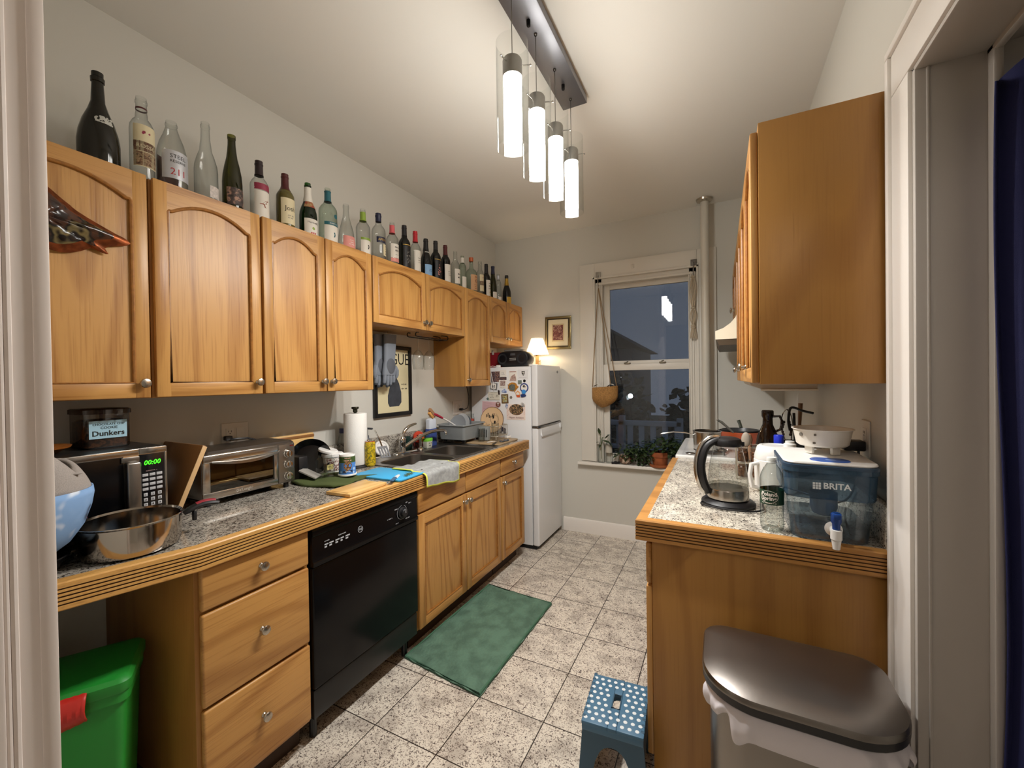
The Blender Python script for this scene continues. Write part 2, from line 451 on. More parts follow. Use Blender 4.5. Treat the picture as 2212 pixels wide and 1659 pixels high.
# jamb lining with stop bead, and further casing in the next room
b = MB()
b.box(XR-.012, .54, 1.285, 1.30, 0, 2.11, .003); b.box(XR-.012, .54, .25, 1.30, 2.10, 2.115, .003)
b.box(.428, .434, 1.281, 1.287, 0, 2.10, .002)
b.box(.528, .545, 1.262, 1.30, 0, 2.125, .004); b.box(.528, .545, .25, 1.30, 2.088, 2.11, .004)
b.box(.545, .66, 1.285, 1.31, 0, 2.24, .004); b.box(.545, .66, .25, 1.31, 2.11, 2.24, .004)
struct(b.build('trim_3', mat('jamb_trim_shaded', '#b9b2aa', .45), org=(.48, 1.29, 0)))  # trim paint greyed so its colour carries the shade on this jamb
# navy curtain hanging in the next room
def curt(u, v):
    z = 2.055-1.98*v - (.05*max(0, .18-u)/.18 if v == 0 else 0)
    x = .527+.016*math.sin(3.0*v+.6)-.010*math.sin(7*v)+u*.34-.016*(1-v)
    y = 1.235+.016*math.sin(u*26+v*1.2)+.008*math.sin(u*51)
    return (x, y, z)
b = MB(); b.grid(56, 24, curt)
tag(b.build('curtain', mat('navy_cloth', '#161a4a', .85, bump=.3, bscale=500), solid=.004), 'dark navy cloth curtain hanging past the doorway at far right', 'curtain')

# baseboards
b = MB(); b.prism([(YB, 0), (YB-.015, 0), (YB-.015, .105), (YB-.009, .118), (YB, .122)], 'x', -1.31, XR)
struct(b.build('baseboard_back', TRIM))

# ---------------------------------------------------------------- window
w = bpy.data.objects.new('window_1', None); C.objects.link(w); w.location = (-.575, YB, .66); w['kind'] = 'structure'
b = MB()   # flat casing boards
b.box(-1.125, -.99, YB-.022, YB, .66, 2.415, .004); b.box(-.16, -.022, YB-.022, YB, .66, 2.415, .004)
b.box(-.99, -.16, YB-.022, YB, 2.28, 2.415, .004)
b.box(-1.003, -.985, YB-.03, YB, .66, 2.30, .003); b.box(-.165, -.147, YB-.03, YB, .66, 2.30, .003); b.box(-1.003, -.147, YB-.03, YB, 2.275, 2.293, .003)
b.build('casing', TRIMW, w)
b = MB(); b.prism([(YB+.09, .655), (YB-.06, .655), (YB-.066, .645), (YB-.066, .632), (YB-.055, .625), (YB+.09, .625)], 'x', -1.15, -.0)
b.build('sill', TRIMW, w)
b = MB()   # stepped side and head jambs
for (x0, x1) in ((-1.0, -.93), (-.22, -.15)):
    b.box(x0, x1, YB+.0, YB+.10, .655, 2.28, .002)
for xx in (-.962, -.945, -.93, -.222, -.205, -.188):
    b.box(xx-.004, xx+.004, YB-.008, YB+.08, .655, 2.25, .002)
b.box(-1.0, -.15, YB, YB+.10, 2.235, 2.30, .003); b.box(-.98, -.17, YB-.012, YB+.08, 2.225, 2.245, .003)
b.build('jamb', TRIMW, w)
def sash(name, x0, x1, z0, z1, y0, st, top, bot):
    b = MB()
    b.box(x0, x0+st, y0, y0+.03, z0, z1, .003); b.box(x1-st, x1, y0, y0+.03, z0, z1, .003)
    b.box(x0+st, x1-st, y0+.0005, y0+.0295, z1-top, z1, .003); b.box(x0+st, x1-st, y0+.0005, y0+.0295, z0, z0+bot, .003)
    s = b.build(name, TRIMW, w)
    p = MB(); p.box(x0+st-.004, x1-st+.004, y0+.013, y0+.016, z0+bot-.004, z1-top+.004)
    p.build('pane', PANE, s)
    return s
def pane_mat():
    m = glass('window_pane', '#dde2e8', '#aab4c0', .055, .015)
    nt = m.node_tree; N = nt.nodes.new; L = nt.links.new
    tc = N('ShaderNodeTexCoord'); n = N('ShaderNodeTexNoise'); n.inputs['Scale'].default_value = 95; n.inputs['Detail'].default_value = 5; n.inputs['Roughness'].default_value = .75
    n2 = N('ShaderNodeTexNoise'); n2.inputs['Scale'].default_value = 3.2; n2.inputs['Detail'].default_value = 2
    L(tc.outputs['Object'], n.inputs['Vector']); L(tc.outputs['Object'], n2.inputs['Vector'])
    mr = N('ShaderNodeMapRange'); mr.inputs[1].default_value = .56; mr.inputs[2].default_value = .74; L(n.outputs['Fac'], mr.inputs[0])
    mr2 = N('ShaderNodeMapRange'); mr2.inputs[1].default_value = .42; mr2.inputs[2].default_value = .7; L(n2.outputs['Fac'], mr2.inputs[0])
    mu = N('ShaderNodeMath'); mu.operation = 'MULTIPLY'; L(mr.outputs[0], mu.inputs[0]); L(mr2.outputs[0], mu.inputs[1])
    mu2 = N('ShaderNodeMath'); mu2.operation = 'MULTIPLY_ADD'; mu2.inputs[1].default_value = .22; mu2.inputs[2].default_value = .012; L(mu.outputs[0], mu2.inputs[0])
    out = [x for x in nt.nodes if x.type == 'OUTPUT_MATERIAL'][0]; src = out.inputs['Surface'].links[0].from_socket
    df = N('ShaderNodeBsdfDiffuse'); df.inputs['Color'].default_value = lin('#b9c0c8')
    mx = N('ShaderNodeMixShader'); L(mu2.outputs[0], mx.inputs[0]); L(src, mx.inputs[1]); L(df.outputs[0], mx.inputs[2]); L(mx.outputs[0], out.inputs['Surface'])
    return m
PANE = pane_mat()
sash('upper_sash', -.925, -.172, 1.50, 2.235, YB+.055, .052, .05, .05)
ls = sash('lower_sash', -.93, -.158, .66, 1.52, YB+.018, .055, .055, .075)
for px in (-.72, -.43):
    b = MB(); b.box(px-.025, px+.025, YB+.0, YB+.05, 1.52, 1.532, .003); b.tube([(px-.012, YB+.02, 1.532), (px+.01, YB+.005, 1.54)], .005, 8)
    b.build('sash_lock', mat('old_brass', '#7d7565', .4, .8), ls)
b = MB(); b.box(-.67, -.645, YB-.03, YB-.02, 2.33, 2.365, .002); b.tube([(-.657, YB-.03, 2.36), (-.657, YB-.045, 2.35), (-.657, YB-.045, 2.338)], .003, 6)
b.build('curtain_hook', mat('hook_white', '#d8d2c8', .4), w)

# ---------------------------------------------------------------- outside, dusk
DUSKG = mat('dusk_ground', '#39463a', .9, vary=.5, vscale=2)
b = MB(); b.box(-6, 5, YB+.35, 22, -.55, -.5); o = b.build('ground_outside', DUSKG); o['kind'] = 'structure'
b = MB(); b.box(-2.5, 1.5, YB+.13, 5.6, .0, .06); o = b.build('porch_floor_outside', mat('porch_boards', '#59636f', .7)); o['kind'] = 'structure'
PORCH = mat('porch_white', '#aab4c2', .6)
b = MB()
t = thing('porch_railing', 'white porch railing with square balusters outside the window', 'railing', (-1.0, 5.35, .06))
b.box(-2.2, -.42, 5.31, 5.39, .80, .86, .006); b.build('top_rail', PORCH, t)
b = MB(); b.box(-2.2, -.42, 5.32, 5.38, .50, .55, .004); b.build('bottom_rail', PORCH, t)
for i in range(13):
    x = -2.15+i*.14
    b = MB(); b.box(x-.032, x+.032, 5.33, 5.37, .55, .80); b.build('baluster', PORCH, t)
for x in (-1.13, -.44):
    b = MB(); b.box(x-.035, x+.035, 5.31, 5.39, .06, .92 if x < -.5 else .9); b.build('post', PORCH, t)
# neighbour's house, trees and bushes, all in dusk
t = thing('house', 'dark neighbouring house seen in dusk through the window', 'house', (-2.5, 15, -.5))
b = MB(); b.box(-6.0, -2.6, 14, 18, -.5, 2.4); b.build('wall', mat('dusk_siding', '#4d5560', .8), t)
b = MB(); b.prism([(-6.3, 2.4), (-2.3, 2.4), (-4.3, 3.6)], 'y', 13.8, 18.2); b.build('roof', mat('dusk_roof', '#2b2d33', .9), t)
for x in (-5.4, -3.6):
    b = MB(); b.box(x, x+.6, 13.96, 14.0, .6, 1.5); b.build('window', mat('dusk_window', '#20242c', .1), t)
def tuft(name, label, cat, c, r, n, col, leaf, group=None, seed=1):
    rr = random.Random(seed); b = MB()
    for i in range(n):
        d = Vector((rr.gauss(0, 1), rr.gauss(0, 1), rr.gauss(0, 1))).normalized()*rr.uniform(.35, 1)
        p = Vector((c[0]+d.x*r[0], c[1]+d.y*r[1], c[2]+d.z*r[2])); a = rr.uniform(0, 6.28); tl = rr.uniform(-.8, .8); s = leaf*rr.uniform(.6, 1.3)
        M = Matrix.Translation(p) @ Matrix.Rotation(a, 4, 'Z') @ Matrix.Rotation(tl, 4, 'X') @ Matrix.Rotation(rr.uniform(0, 3), 4, 'Y')
        b.add([M @ Vector(q) for q in ((0, -s, 0), (s*.5, -.2*s, .08*s), (.42*s, .5*s, .05*s), (0, s, -.05*s), (-.42*s, .5*s, .05*s), (-.5*s, -.2*s, .08*s))], [[0, 1, 2, 3, 4, 5]])
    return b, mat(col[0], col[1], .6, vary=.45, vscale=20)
for i, (c, r, n, lab) in enumerate([((-2.5, 9.5, .5), (1.3, .8, 1.3), 900, 'dark bushy tree outside behind the porch railing'), ((-.2, 8.5, .2), (1.0, .7, 1.2), 800, 'dark shrub outside behind the lower right window pane')]):
    t = thing('tree' if i == 0 else 'shrub', lab, 'tree' if i == 0 else 'shrub', (c[0], c[1], -.5))
    b, m = tuft('', '', '', c, r, n, ('dusk_leaf', '#2a3327'), .13, seed=i+3)
    b.build('foliage', m, t, smooth=False, recalc=False)
    b = MB(); b.cyl((c[0], c[1], -.5), (c[0], c[1], c[2]), .07, .04); b.build('trunk', mat('dusk_bark', '#26221f', .9), t)
for (x, y, z, r, lab) in ((-2.36, 11, 1.43, .035, 'small white street light above the trees outside'), (-1.72, 9, 1.02, .05, 'brighter white light glowing low outside the window')):
    t = thing('street_lamp', lab, 'lamp', (x, y, -.5))
    b = MB(); b.ball((x, y, z), r, seg=12); b.build('lamp_head', mat('lamp_far', '#ffffff', emit='#f4f6ff', estr=14), t)
    b = MB(); b.cyl((x, y, -.5), (x, y, z-r), .02); b.build('pole', mat('dusk_bark', '#26221f', .9), t)

# heating riser pipe
t = thing('riser_pipe', 'grey painted riser pipe standing beside the window to the ceiling', 'pipe', (-.098, 3.5, 0))
b = MB(); b.cyl((-.098, 3.5, 0), (-.098, 3.5, ZC), .03, seg=20); b.build('pipe', mat('pipe_paint', '#c9c4b8', .4), t)
b = MB(); b.lathe([(.031, 2.735), (.055, 2.745), (.06, ZC-.001), (.03, ZC-.001)], (-.098, 3.5, 0), 24); b.build('ceiling_flange', NICKEL, t)
# ---------------------------------------------------------------- oak cabinets
def knob(parent, x, y, z, nx, stem=.016, r=.0155):
    """mushroom knob on a face whose normal is (nx,0,0)"""
    M = Matrix.Translation((x, y, z)) @ Matrix.Rotation(PI/2*nx, 4, 'Y')
    b = MB(); b.lathe([(0, 0), (.009, 0), (.0085, .002), (.0055, .005), (.005, stem), (r*.8, stem+.001), (r, stem+.005), (r*.9, stem+.0085), (r*.5, stem+.0105), (0, stem+.011)], seg=20, M=M)
    return b.build('knob', NICKEL, parent)
def arch_pts(u0, u1, vs, va, n=14):
    """opening's top edge: shoulders at vs, crown at va"""
    m = (u0+u1)/2; sh = .012; pts = [(u0, vs-.006), (u0+.004, vs)]
    h = (u1-u0)/2-sh
    for i in range(n+1):
        t = -1+2*i/n; pts.append((m+t*h, vs+(va-vs)*(1-t*t)))
    return pts+[(u1-.004, vs), (u1, vs-.006)]
def door(parent, x, nx, y0, y1, z0, z1, st=.042, top=(.05, .095), bot=.05, arch=True, name='door', vm=None, hm=None, pm=None):
    """frame-and-panel door; x = front plane, nx = facing (+1/-1), leaf is 20 mm thick"""
    vm = vm or OAKV; hm = hm or OAKH; pm = pm or OAKV
    xb = x-nx*.02
    fr = MB(); fr.mat(0)
    e = .004
    fr.box(min(x, xb), max(x, xb), y0, y0+st, z0, z1, e); fr.box(min(x, xb), max(x, xb), y1-st, y1, z0, z1, e)
    fr.mat(1); xi = x-nx*.0004
    fr.box(min(xi, xb), max(xi, xb), y0+st-e, y1-st+e, z0, z0+bot, e)
    u0, u1 = y0+st, y1-st
    if arch:
        a = arch_pts(u0, u1, z1-top[1], z1-top[0])
    else:
        a = [(u0, z1-top[0]), (u1, z1-top[0])]
    fr.prism([(u0-e, z1-.001), (u1+e, z1-.001), (u1+e, a[-1][1])]+a[::-1]+[(u0-e, a[0][1])], 'x', xi, xb)
    # moulded bead inside the opening
    loop = [(u0, z0+bot), (u1, z0+bot)]+a[::-1]
    fr.mat(2); fr.tube([(x-nx*.004, u, v) for u, v in loop], .006, 8, closed=True)
    d = fr.build(name, [vm, hm, OAKBEAD], parent)
    p = MB(); xp = x-nx*.0085
    p.prism([(u0-.003, z0+bot-.003), (u1+.003, z0+bot-.003)]+[(u, v+.003) for u, v in a[::-1]], 'x', xp, xp-nx*.006)
    p.build('panel', pm, d)
    return d
OAKBEAD = mat('oak_bead', '#a06a30', .35, vary=.25, vscale=60)
XF = -1.70   # front plane of the upper doors
def upper(y0, y1, z0, z1, doors, label, side=True):
    t = thing('upper_cabinet', label, 'cabinet', (XL, (y0+y1)/2, z0), group=None)
    b = MB(); b.box(XL+.001, XF-.021, y0+.001, y1-.001, z0, z1-.004, .002)
    b.build('body', OAKEND, t)
    for (a, c, kside) in doors:
        d = door(t, XF, 1, a, c, z0+.002, z1-.002)
        if kside:
            knob(d, XF, (c-.022) if kside > 0 else (a+.022), z0+.05, 1)
    return t
ZU0, ZU1 = 1.35, 2.096
upper(.27, .6935, ZU0, ZU1, [(.285, .684, 1)], 'oak wall cabinet with foil bag hung on its arched door, nearest the doorway')
upper(.6935, 1.066, ZU0, ZU1, [(.700, 1.062, 1)], 'single wide arched-door oak wall cabinet above the microwave and cutting board')
upper(1.066, 1.678, ZU0, ZU1, [(1.072, 1.374, 1), (1.380, 1.674, -1)], 'two-door oak wall cabinet above the toaster oven and paper towels')
upper(1.678, 2.598, 1.722, ZU1, [(1.684, 2.138, 1), (2.142, 2.594, -1)], 'short two-door oak wall cabinet above the sink')
upper(2.598, 2.972, ZU0, ZU1, [(2.602, 2.968, -1)], 'narrow tall oak wall cabinet between the sink cabinet and fridge')
upper(2.972, 3.60, 1.712, ZU1, [(2.976, 3.288, 1), (3.292, 3.597, -1)], 'short two-door oak wall cabinet above the fridge')

# base cabinets, left run
XD = -1.385
def base_body(t, y0, y1, x0=XL, z1=.84):
    b = MB(); b.box(x0+.001, XD-.021, y0+.001, y1-.001, .105, z1, .002); b.build('body', OAKEND, t)
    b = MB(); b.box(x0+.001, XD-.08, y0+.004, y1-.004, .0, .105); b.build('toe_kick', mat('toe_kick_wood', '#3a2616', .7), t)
def drawer(t, y0, y1, z0, z1, kn=True, name='drawer', x=XD, nx=1):
    b = MB(); xb = x-nx*.02
    b.mat(0); b.box(min(x, xb), max(x, xb), y0, y1, z0, z1, .007, 3)
    b.mat(1)
    d = b.build(name, [OAKH, OAKBEAD], t)
    if kn: knob(d, x, (y0+y1)/2, (z0+z1)/2+.008, nx)
    return d
t = thing('base_cabinet', 'oak three-drawer base cabinet between the knee space and dishwasher', 'cabinet', (-1.7, .85, 0))
base_body(t, .655, 1.034)
drawer(t, .667, 1.026, .710, .838); drawer(t, .667, 1.026, .418, .700); drawer(t, .667, 1.026, .125, .408)
t = thing('base_cabinet', 'wide oak sink base cabinet with two panelled doors', 'cabinet', (-1.7, 2.09, 0))
base_body(t, 1.648, 2.543, z1=.72)
drawer(t, 1.656, 2.094, .716, .838, False, 'false_drawer_front'); drawer(t, 2.100, 2.538, .716, .838, False, 'false_drawer_front')
d = door(t, XD, 1, 1.656, 2.094, .115, .706, .05, (.055, 0), .055, False); knob(d, XD, 2.070, .665, 1)
d = door(t, XD, 1, 2.100, 2.538, .115, .706, .05, (.055, 0), .055, False); knob(d, XD, 2.124, .665, 1)
b = MB(); b.box(XL+.001, XD-.021, 1.65, 1.662, .72, .84); b.build('side_panel', OAKEND, t)
t = thing('base_cabinet', 'narrow oak base cabinet with drawer and door beside the fridge', 'cabinet', (-1.7, 2.75, 0))
base_body(t, 2.545, 2.93)
drawer(t, 2.553, 2.922, .716, .838); d = door(t, XD, 1, 2.553, 2.922, .115, .706, .05, (.055, 0), .055, False); knob(d, XD, 2.577, .665, 1)

# right side upper cabinets (faces toward -x)
XRF = .085
def upperR(y0, y1, z0, z1, doors, label):
    t = thing('upper_cabinet', label, 'cabinet', (.25, (y0+y1)/2, z0))
    b = MB(); b.box(XRF+.021, XR-.003, y0, y1-.001, z0, z1, .002); b.build('body', OAKEND, t)
    for (a, c, ks) in doors:
        d = door(t, XRF, -1, a, c, z0+.004, z1-.022)
        knob(d, XRF, (c-.022) if ks > 0 else (a+.022), z0+.06, -1)
upperR(1.437, 2.085, 1.37, 2.15, [(1.443, 1.76, 1), (1.766, 2.08, -1)], 'oak wall cabinet with large bare side panel beside the right doorway')
upperR(2.086, 2.655, 1.37, 2.15, [(2.092, 2.37, 1), (2.376, 2.65, -1)], 'oak wall cabinet before the range hood on the right wall')
upperR(2.656, 3.41, 1.765, 2.15, [(2.662, 3.03, 1), (3.036, 3.405, -1)], 'short oak wall cabinet directly above the range hood')
# right base cabinet
t = thing('base_cabinet', 'oak base cabinet with wide veneered end panel behind the trash can', 'cabinet', (.1, 2.05, 0))
b = MB(); b.box(-.213, XR-.003, 1.4585, 2.645, .0, .84, .002); b.build('body', OAKEND, t)
for (a, c) in ((1.462, 1.85), (1.856, 2.245), (2.25, 2.64)):
    drawer(t, a, c, .69, .83, True, 'drawer', -.234, -1)
    d = door(t, -.234, -1, a, c, .1, .68, .05, (.055, 0), .055, False); knob(d, -.234, c-.025, .64, -1)

# ---------------------------------------------------------------- worktops
reed = [(0, .914), (-.03, .914), (-.03, .845), (-.002, .845)]
prof = [(-.03, .9138), (.006, .9138), (.009, .910), (.009, .899)]
zz = .899; DARKF = set()
for k in range(5):
    i0 = len(prof)-1; DARKF |= {i0, i0+1, i0+2}
    prof += [(.0055, zz-.0005), (.0055, zz-.0028), (.009, zz-.0033), (.009, zz-.0096)]; zz -= .0098
prof = prof[:-1]+[(.009, .846), (.006, .843), (-.03, .843)]
EDGEF = lambda q: 1 if q in DARKF else 0
XC = -1.376
t = thing('worktop', 'long speckled grey granite worktop with reeded oak edge on the left', 'worktop', (-1.7, 1.7, .875))
# slab round the sink cut-out
HX0, HX1, HY0, HY1 = -1.915, -1.447, 1.755, 2.585
b = MB(); z0, z1 = .878, .914
b.box(XL+.001, XC-.026, .66, HY0, z0, z1); b.box(XL+.001, HX0, HY0, HY1, z0, z1); b.box(HX1, XC-.026, HY0, HY1, z0, z1); b.box(XL+.001, XC-.026, HY1, 2.988, z0, z1)
b.prism([(XL+.001, .66), (XC-.026, .66), (XC-.026-.124, .225), (XL+.001, .225)], 'z', z0, z1)
b.build('slab', GRAN, t)
b = MB(); b.sweep(prof, [(XC, .66), (XC, 2.988)][::1] if False else [(XC-.1238, .2216), (XC, .66), (XC, 2.988)], mfn=EDGEF); b.build('edge_band', [OAKEDGE, GROOVE], t)
b = MB(); b.box(XL+.001, XL+.02, 1.2, 2.985, .9145, 1.035, .002); b.build('backsplash', GRAN, t)
t = thing('worktop', 'pale speckled granite worktop with reeded oak edge on the right', 'worktop', (.1, 2.05, .875))
b = MB(); b.box(-.228, XR-.003, 1.468, 2.646, z0, z1); b.build('slab', GRANR, t)
b = MB(); b.sweep(prof, [(-.254, 2.646), (-.254, 1.444), (XR-.004, 1.444)], mfn=EDGEF); b.build('edge_band', [OAKEDGEX, GROOVE], t)
b = MB(); b.box(XR-.02, XR-.003, 1.44, 2.645, .9145, 1.032, .002); b.build('backsplash', GRANR, t)
# ---------------------------------------------------------------- dishwasher
t = thing('dishwasher', 'black built-in dishwasher between the drawers and sink cabinet', 'dishwasher', (-1.65, 1.34, 0))
D0, D1 = 1.038, 1.644
b = MB(); b.box(XL+.05, XD-.03, D0, D1, .1, .84); b.build('body', BLACKM, t)
b = MB(); b.box(XD-.03, XD, D0+.002, D1-.002, .222, .688, .006, 3); b.build('door', BLACKGL, t)
b = MB(); b.prism([(XD-.03, .838), (XD-.004, .838), (XD+.004, .826), (XD+.004, .812), (XD-.001, .806), (XD+.001, .715), (XD+.007, .706), (XD+.006, .692), (XD-.03, .692)], 'y', D0+.002, D1-.002)
cp = b.build('control_panel', BLACKGL, t)
b = MB(); b.box(XD-.045, XD-.008, D0+.004, D1-.004, .105, .216, .003); b.build('kick_panel', BLACKM, t)
for (xx, yy) in ((-1.9, D0+.04), (-1.9, D1-.04), (-1.45, D0+.04), (-1.45, D1-.04)):
    b = MB(); b.cyl((xx, yy, 0), (xx, yy, .101), .014, seg=10); b.build('foot', BLACKM, t)
b = MB(); M = Matrix.Translation((XD, 1.532, .760)) @ Matrix.Rotation(PI/2, 4, 'Y')
b.lathe([(0, 0), (.027, 0), (.026, .006), (.021, .009), (.020, .022), (.017, .025), (0, .025)], seg=28, M=M); dl = b.build('dial', BLACKP, cp)
PRINT = mat('panel_print', '#b9bcc0', .5)
b = MB(); b.box(XD+.025, XD+.0262, 1.5305, 1.5335, .760, .778); b.build('pointer', PRINT, dl)
b = MB()
for k in range(44):
    a = 2*PI*k/44
    if 60 < math.degrees(a) < 84: continue
    a2 = 2*PI*(k+1)/44; r0, r1 = .0325, .0337
    b.add([(XD+.0012, 1.532+r*math.cos(q), .760+r*math.sin(q)) for r, q in ((r0, a), (r1, a), (r1, a2), (r0, a2))], [[0, 1, 2, 3]])
[scribM(b, frame_x(XD+.0014, yy, zz), ww, 1, .006, k) for k, (yy, zz, ww) in enumerate(((1.492, .785, .022), (1.565, .800, .02), (1.450, .752, .035), (1.498, .716, .03), (1.572, .722, .045), (1.588, .792, .02)))]
for k, (y, w) in enumerate(((1.094, .018), (1.116, .02), (1.145, .02), (1.17, .016), (1.195, .022))):
    b.box(XD+.0005, XD+.0014, y, y+w, .758, .763)
    b.box(XD+.0005, XD+.0014, y, y+w*.6, .748, .754)
scribM(b, frame_x(XD+.0014, 1.105, .774), .03, 1, .006, 7); scribM(b, frame_x(XD+.0014, 1.178, .776), .055, 1, .006, 8)
b.text('GE', .0135, frame_x(XD+.0016, 1.273, .763), shear=.2)
b.build('lettering', PRINT, cp)
b = MB(); M = Matrix.Translation((XD+.0008, 1.273, .763)) @ Matrix.Rotation(PI/2, 4, 'Y')
b.lathe([(.0118, 0), (.0135, 0), (.0135, .0012), (.0118, .0012)], seg=28, M=M); b.build('emblem', PRINT, cp)

# ---------------------------------------------------------------- refrigerator
FY0, FY1 = 3.075, 3.60; FX = -1.322
t = thing('refrigerator', 'white top-freezer refrigerator covered with magnets at the end of the counter', 'refrigerator', (-1.65, 3.34, 0))
b = MB(); b.box(-1.96, FX-.062, FY0, FY1, .03, 1.505, .006); b.build('body', WHITEAPP, t)
b = MB(); b.box(FX-.055, FX, FY0-.012, FY1, 1.012, 1.518, .012, 4); fd = b.build('freezer_door', WHITEAPP, t)
b = MB(); b.box(FX-.055, FX, FY0-.012, FY1, .035, 1.000, .012, 4); ld = b.build('fridge_door', WHITEAPP, t)
b = MB(); b.box(FX-.05, FX+.006, FY0-.016, FY1-.005, 1.000, 1.012, .003); b.build('handle_trim', mat('chrome_dark', '#8d8d90', .15, 1), t)
b = MB(); b.prism([(FX-.002, 1.0), (FX+.002, .985), (FX+.014, .93), (FX+.012, .925), (FX-.002, .94)], 'y', FY0+.05, FY1-.03); b.prism([(FX-.002, 1.0), (FX+.018, .998), (FX+.018, .965), (FX+.004, .935), (FX-.002, .935)], 'y', FY1-.05, FY1-.028)
b.build('handle_lip', WHITEAPP, ld)
b = MB(); M = frame_x(FX+.0004, 3.525, 1.462) @ Matrix.Diagonal((1.5, 1, 1, 1)); b.lathe([(0, 0), (.012, 0), (.012, .001), (0, .001)], seg=20, M=M); b.build('badge', mat('badge_grey', '#8b8d92', .3, .6), fd)
b = MB(); b.box(-1.9, FX-.03, FY0+.01, FY1-.01, .0, .03); b.build('base_grille', BLACKM, t)
b = MB(); b.box(FX-.075, FX-.04, FY0-.002, FY0+.03, 1.505, 1.522, .004); b.build('hinge_cover', WHITEP, t)

# ---------------------------------------------------------------- microwave
MX = -1.685; MY0, MY1, MZ0, MZ1 = .262, .717, .93, 1.188
t = thing('microwave_oven', 'stainless and black microwave showing green 00:00', 'microwave', (-1.84, .49, .914))
b = MB(); b.box(-1.985, MX-.02, MY0, MY1, MZ0, MZ1, .004); b.build('body', mat('micro_case', '#1d1c1b', .4), t)
b = MB(); b.box(MX-.02, MX-.003, MY0, MY1, MZ0, MZ1, .003); b.box(MX-.006, MX, MY0, MY1-.075, MZ1-.020, MZ1-.001, .002); b.box(MX-.006, MX, MY1-.074, MY1, MZ1-.020, MZ1-.001, .002); b.box(MX-.006, MX, MY1-.007, MY1, MZ0, MZ1-.02, .002); b.build('front_frame', STEEL, t)
b = MB(); b.box(MX-.008, MX-.0005, MY0+.005, .603, MZ0+.01, MZ1-.021, .002)
b.build('door', BLACKGL, t)
b = MB(); b.box(MX-.004, MX+.020, .604, .641, MZ0+.01, MZ1-.040, .006, 3); b.box(MX-.004, MX+.004, .596, .642, MZ1-.04, MZ1-.024, .002); b.build('handle', STEELB, t)
b = MB(); b.box(MX-.008, MX-.0008, .6425, .709, MZ0+.008, MZ1-.021, .001); cp = b.build('control_panel', mat('micro_panel', '#0c0c10', .2), t)
b = MB(); b.text('00:00', .0215, frame_x(MX+.0004, .6755, 1.138), shear=.18, sx=.95); b.build('display_digits', mat('led_green', '#33ff22', emit='#3bff1e', estr=2.2), cp)
BTN = mat('button_grey', '#b9b9bb', .4)
b = MB(); scribM(b, frame_x(MX+.0004, .6755, 1.112), .05, 1, .004, 8); b.build('print_line', mat('print_red', '#a58a86', .5), cp)
for r in range(4):
    for c in range(3):
        y = .6565+c*.019; z = 1.0985-r*.0155
        b = MB(); b.box(MX-.001, MX+.0015, y-.008, y+.008, z-.0045, z+.0045, .001); b.build('button', BTN, cp)
for r in range(4):
    for c in range(3):
        y = .6565+c*.019; z = 1.034-r*.0165
        b = MB(); b.box(MX-.001, MX+.0015, y-.0055, y+.0055, z-.0055, z+.0055, .001)
        b.mat(1); n = str(r*3+c+1) if r < 3 else '*0#'[c]
        b.text(n, .008, frame_x(MX+.0018, y, z)); b.build('button', [BTN, INK], cp)
for y in (MY0+.04, MY1-.04):
    for x in (-1.95, -1.73):
        b = MB(); b.cyl((x, y, .9144), (x, y, MZ0), .012, seg=10); b.build('foot', BLACKP, t)

# ---------------------------------------------------------------- toaster oven
TX = -1.772; TY0, TY1, TZ0, TZ1 = .866, 1.252, .938, 1.122
t = thing('toaster_oven', 'stainless toaster oven with glass door and three knobs', 'toaster oven', (-1.87, 1.06, .914))
b = MB()
b.box(-1.985, TX-.012, TY0, TY0+.012, TZ0, TZ1, .003); b.box(-1.985, TX-.012, 1.168, TY1, TZ0, TZ1, .008); b.box(-1.985, -1.975, TY0, TY1, TZ0, TZ1, .002)
b.box(-1.985, TX-.012, TY0, TY1, TZ0, TZ0+.01, .002)
b.tub([(-1.8785, 1.059, .1065, .193, .02, TZ1-.008), (-1.8785, 1.059, .1065, .193, .02, TZ1), (-1.8785, 1.059, .098, .185, .02, TZ1+.008)])
b.build('body', STEELB, t)
b = MB()   # door frame with a wide top bar as handle
b.box(TX-.012, TX, TY0, 1.168, TZ0+.004, TZ0+.032, .003); b.box(TX-.012, TX, TY0, TY0+.028, TZ0+.03, TZ1-.03, .003); b.box(TX-.012, TX, 1.150, 1.168, TZ0+.03, TZ1-.03, .003)
b.box(TX-.012, TX+.004, TY0, 1.168, TZ1-.036, TZ1-.004, .005, 3)
dr = b.build('door', STEEL, t)
b = MB(); n = 14
b.loft([[(TX+.003, TY0+.03+i*.0088, TZ1-.030-.006*math.sin(PI*i/31.5)), (TX+.006+.018*math.sin(PI*i/31.5), TY0+.03+i*.0088*1.0, TZ1-.032-.010*math.sin(PI*i/31.5)), (TX+.006+.018*math.sin(PI*i/31.5), TY0+.03+i*.0088, TZ1-.038-.016*math.sin(PI*i/31.5)), (TX+.003, TY0+.03+i*.0088, TZ1-.037-.014*math.sin(PI*i/31.5))] for i in [k*2.25 for k in range(n+1)]])
b.build('handle', STEEL, dr)
b = MB(); b.box(TX-.009, TX-.006, TY0+.02, 1.155, TZ0+.025, TZ1-.03); b.build('pane', glass('oven_glass', '#b5b0a0', '#6a665a', .10), dr)
b = MB(); b.text("De'Longhi", .016, frame_x(TX+.0006, 1.02, TZ0+.018)); b.build('lettering', mat('emboss', '#e8e6e2', .3, .8), dr)
b = MB()
b.tube([(TX-.02, TY0+.02, 1.002), (TX-.02, 1.155, 1.002)], .0022, 6)
for i in range(22):
    y = TY0+.03+i*.013; b.tube([(TX-.02, y, 1.003), (-1.96, y, 1.003)], .0013, 5)
b.build('rack', CHROME, t)
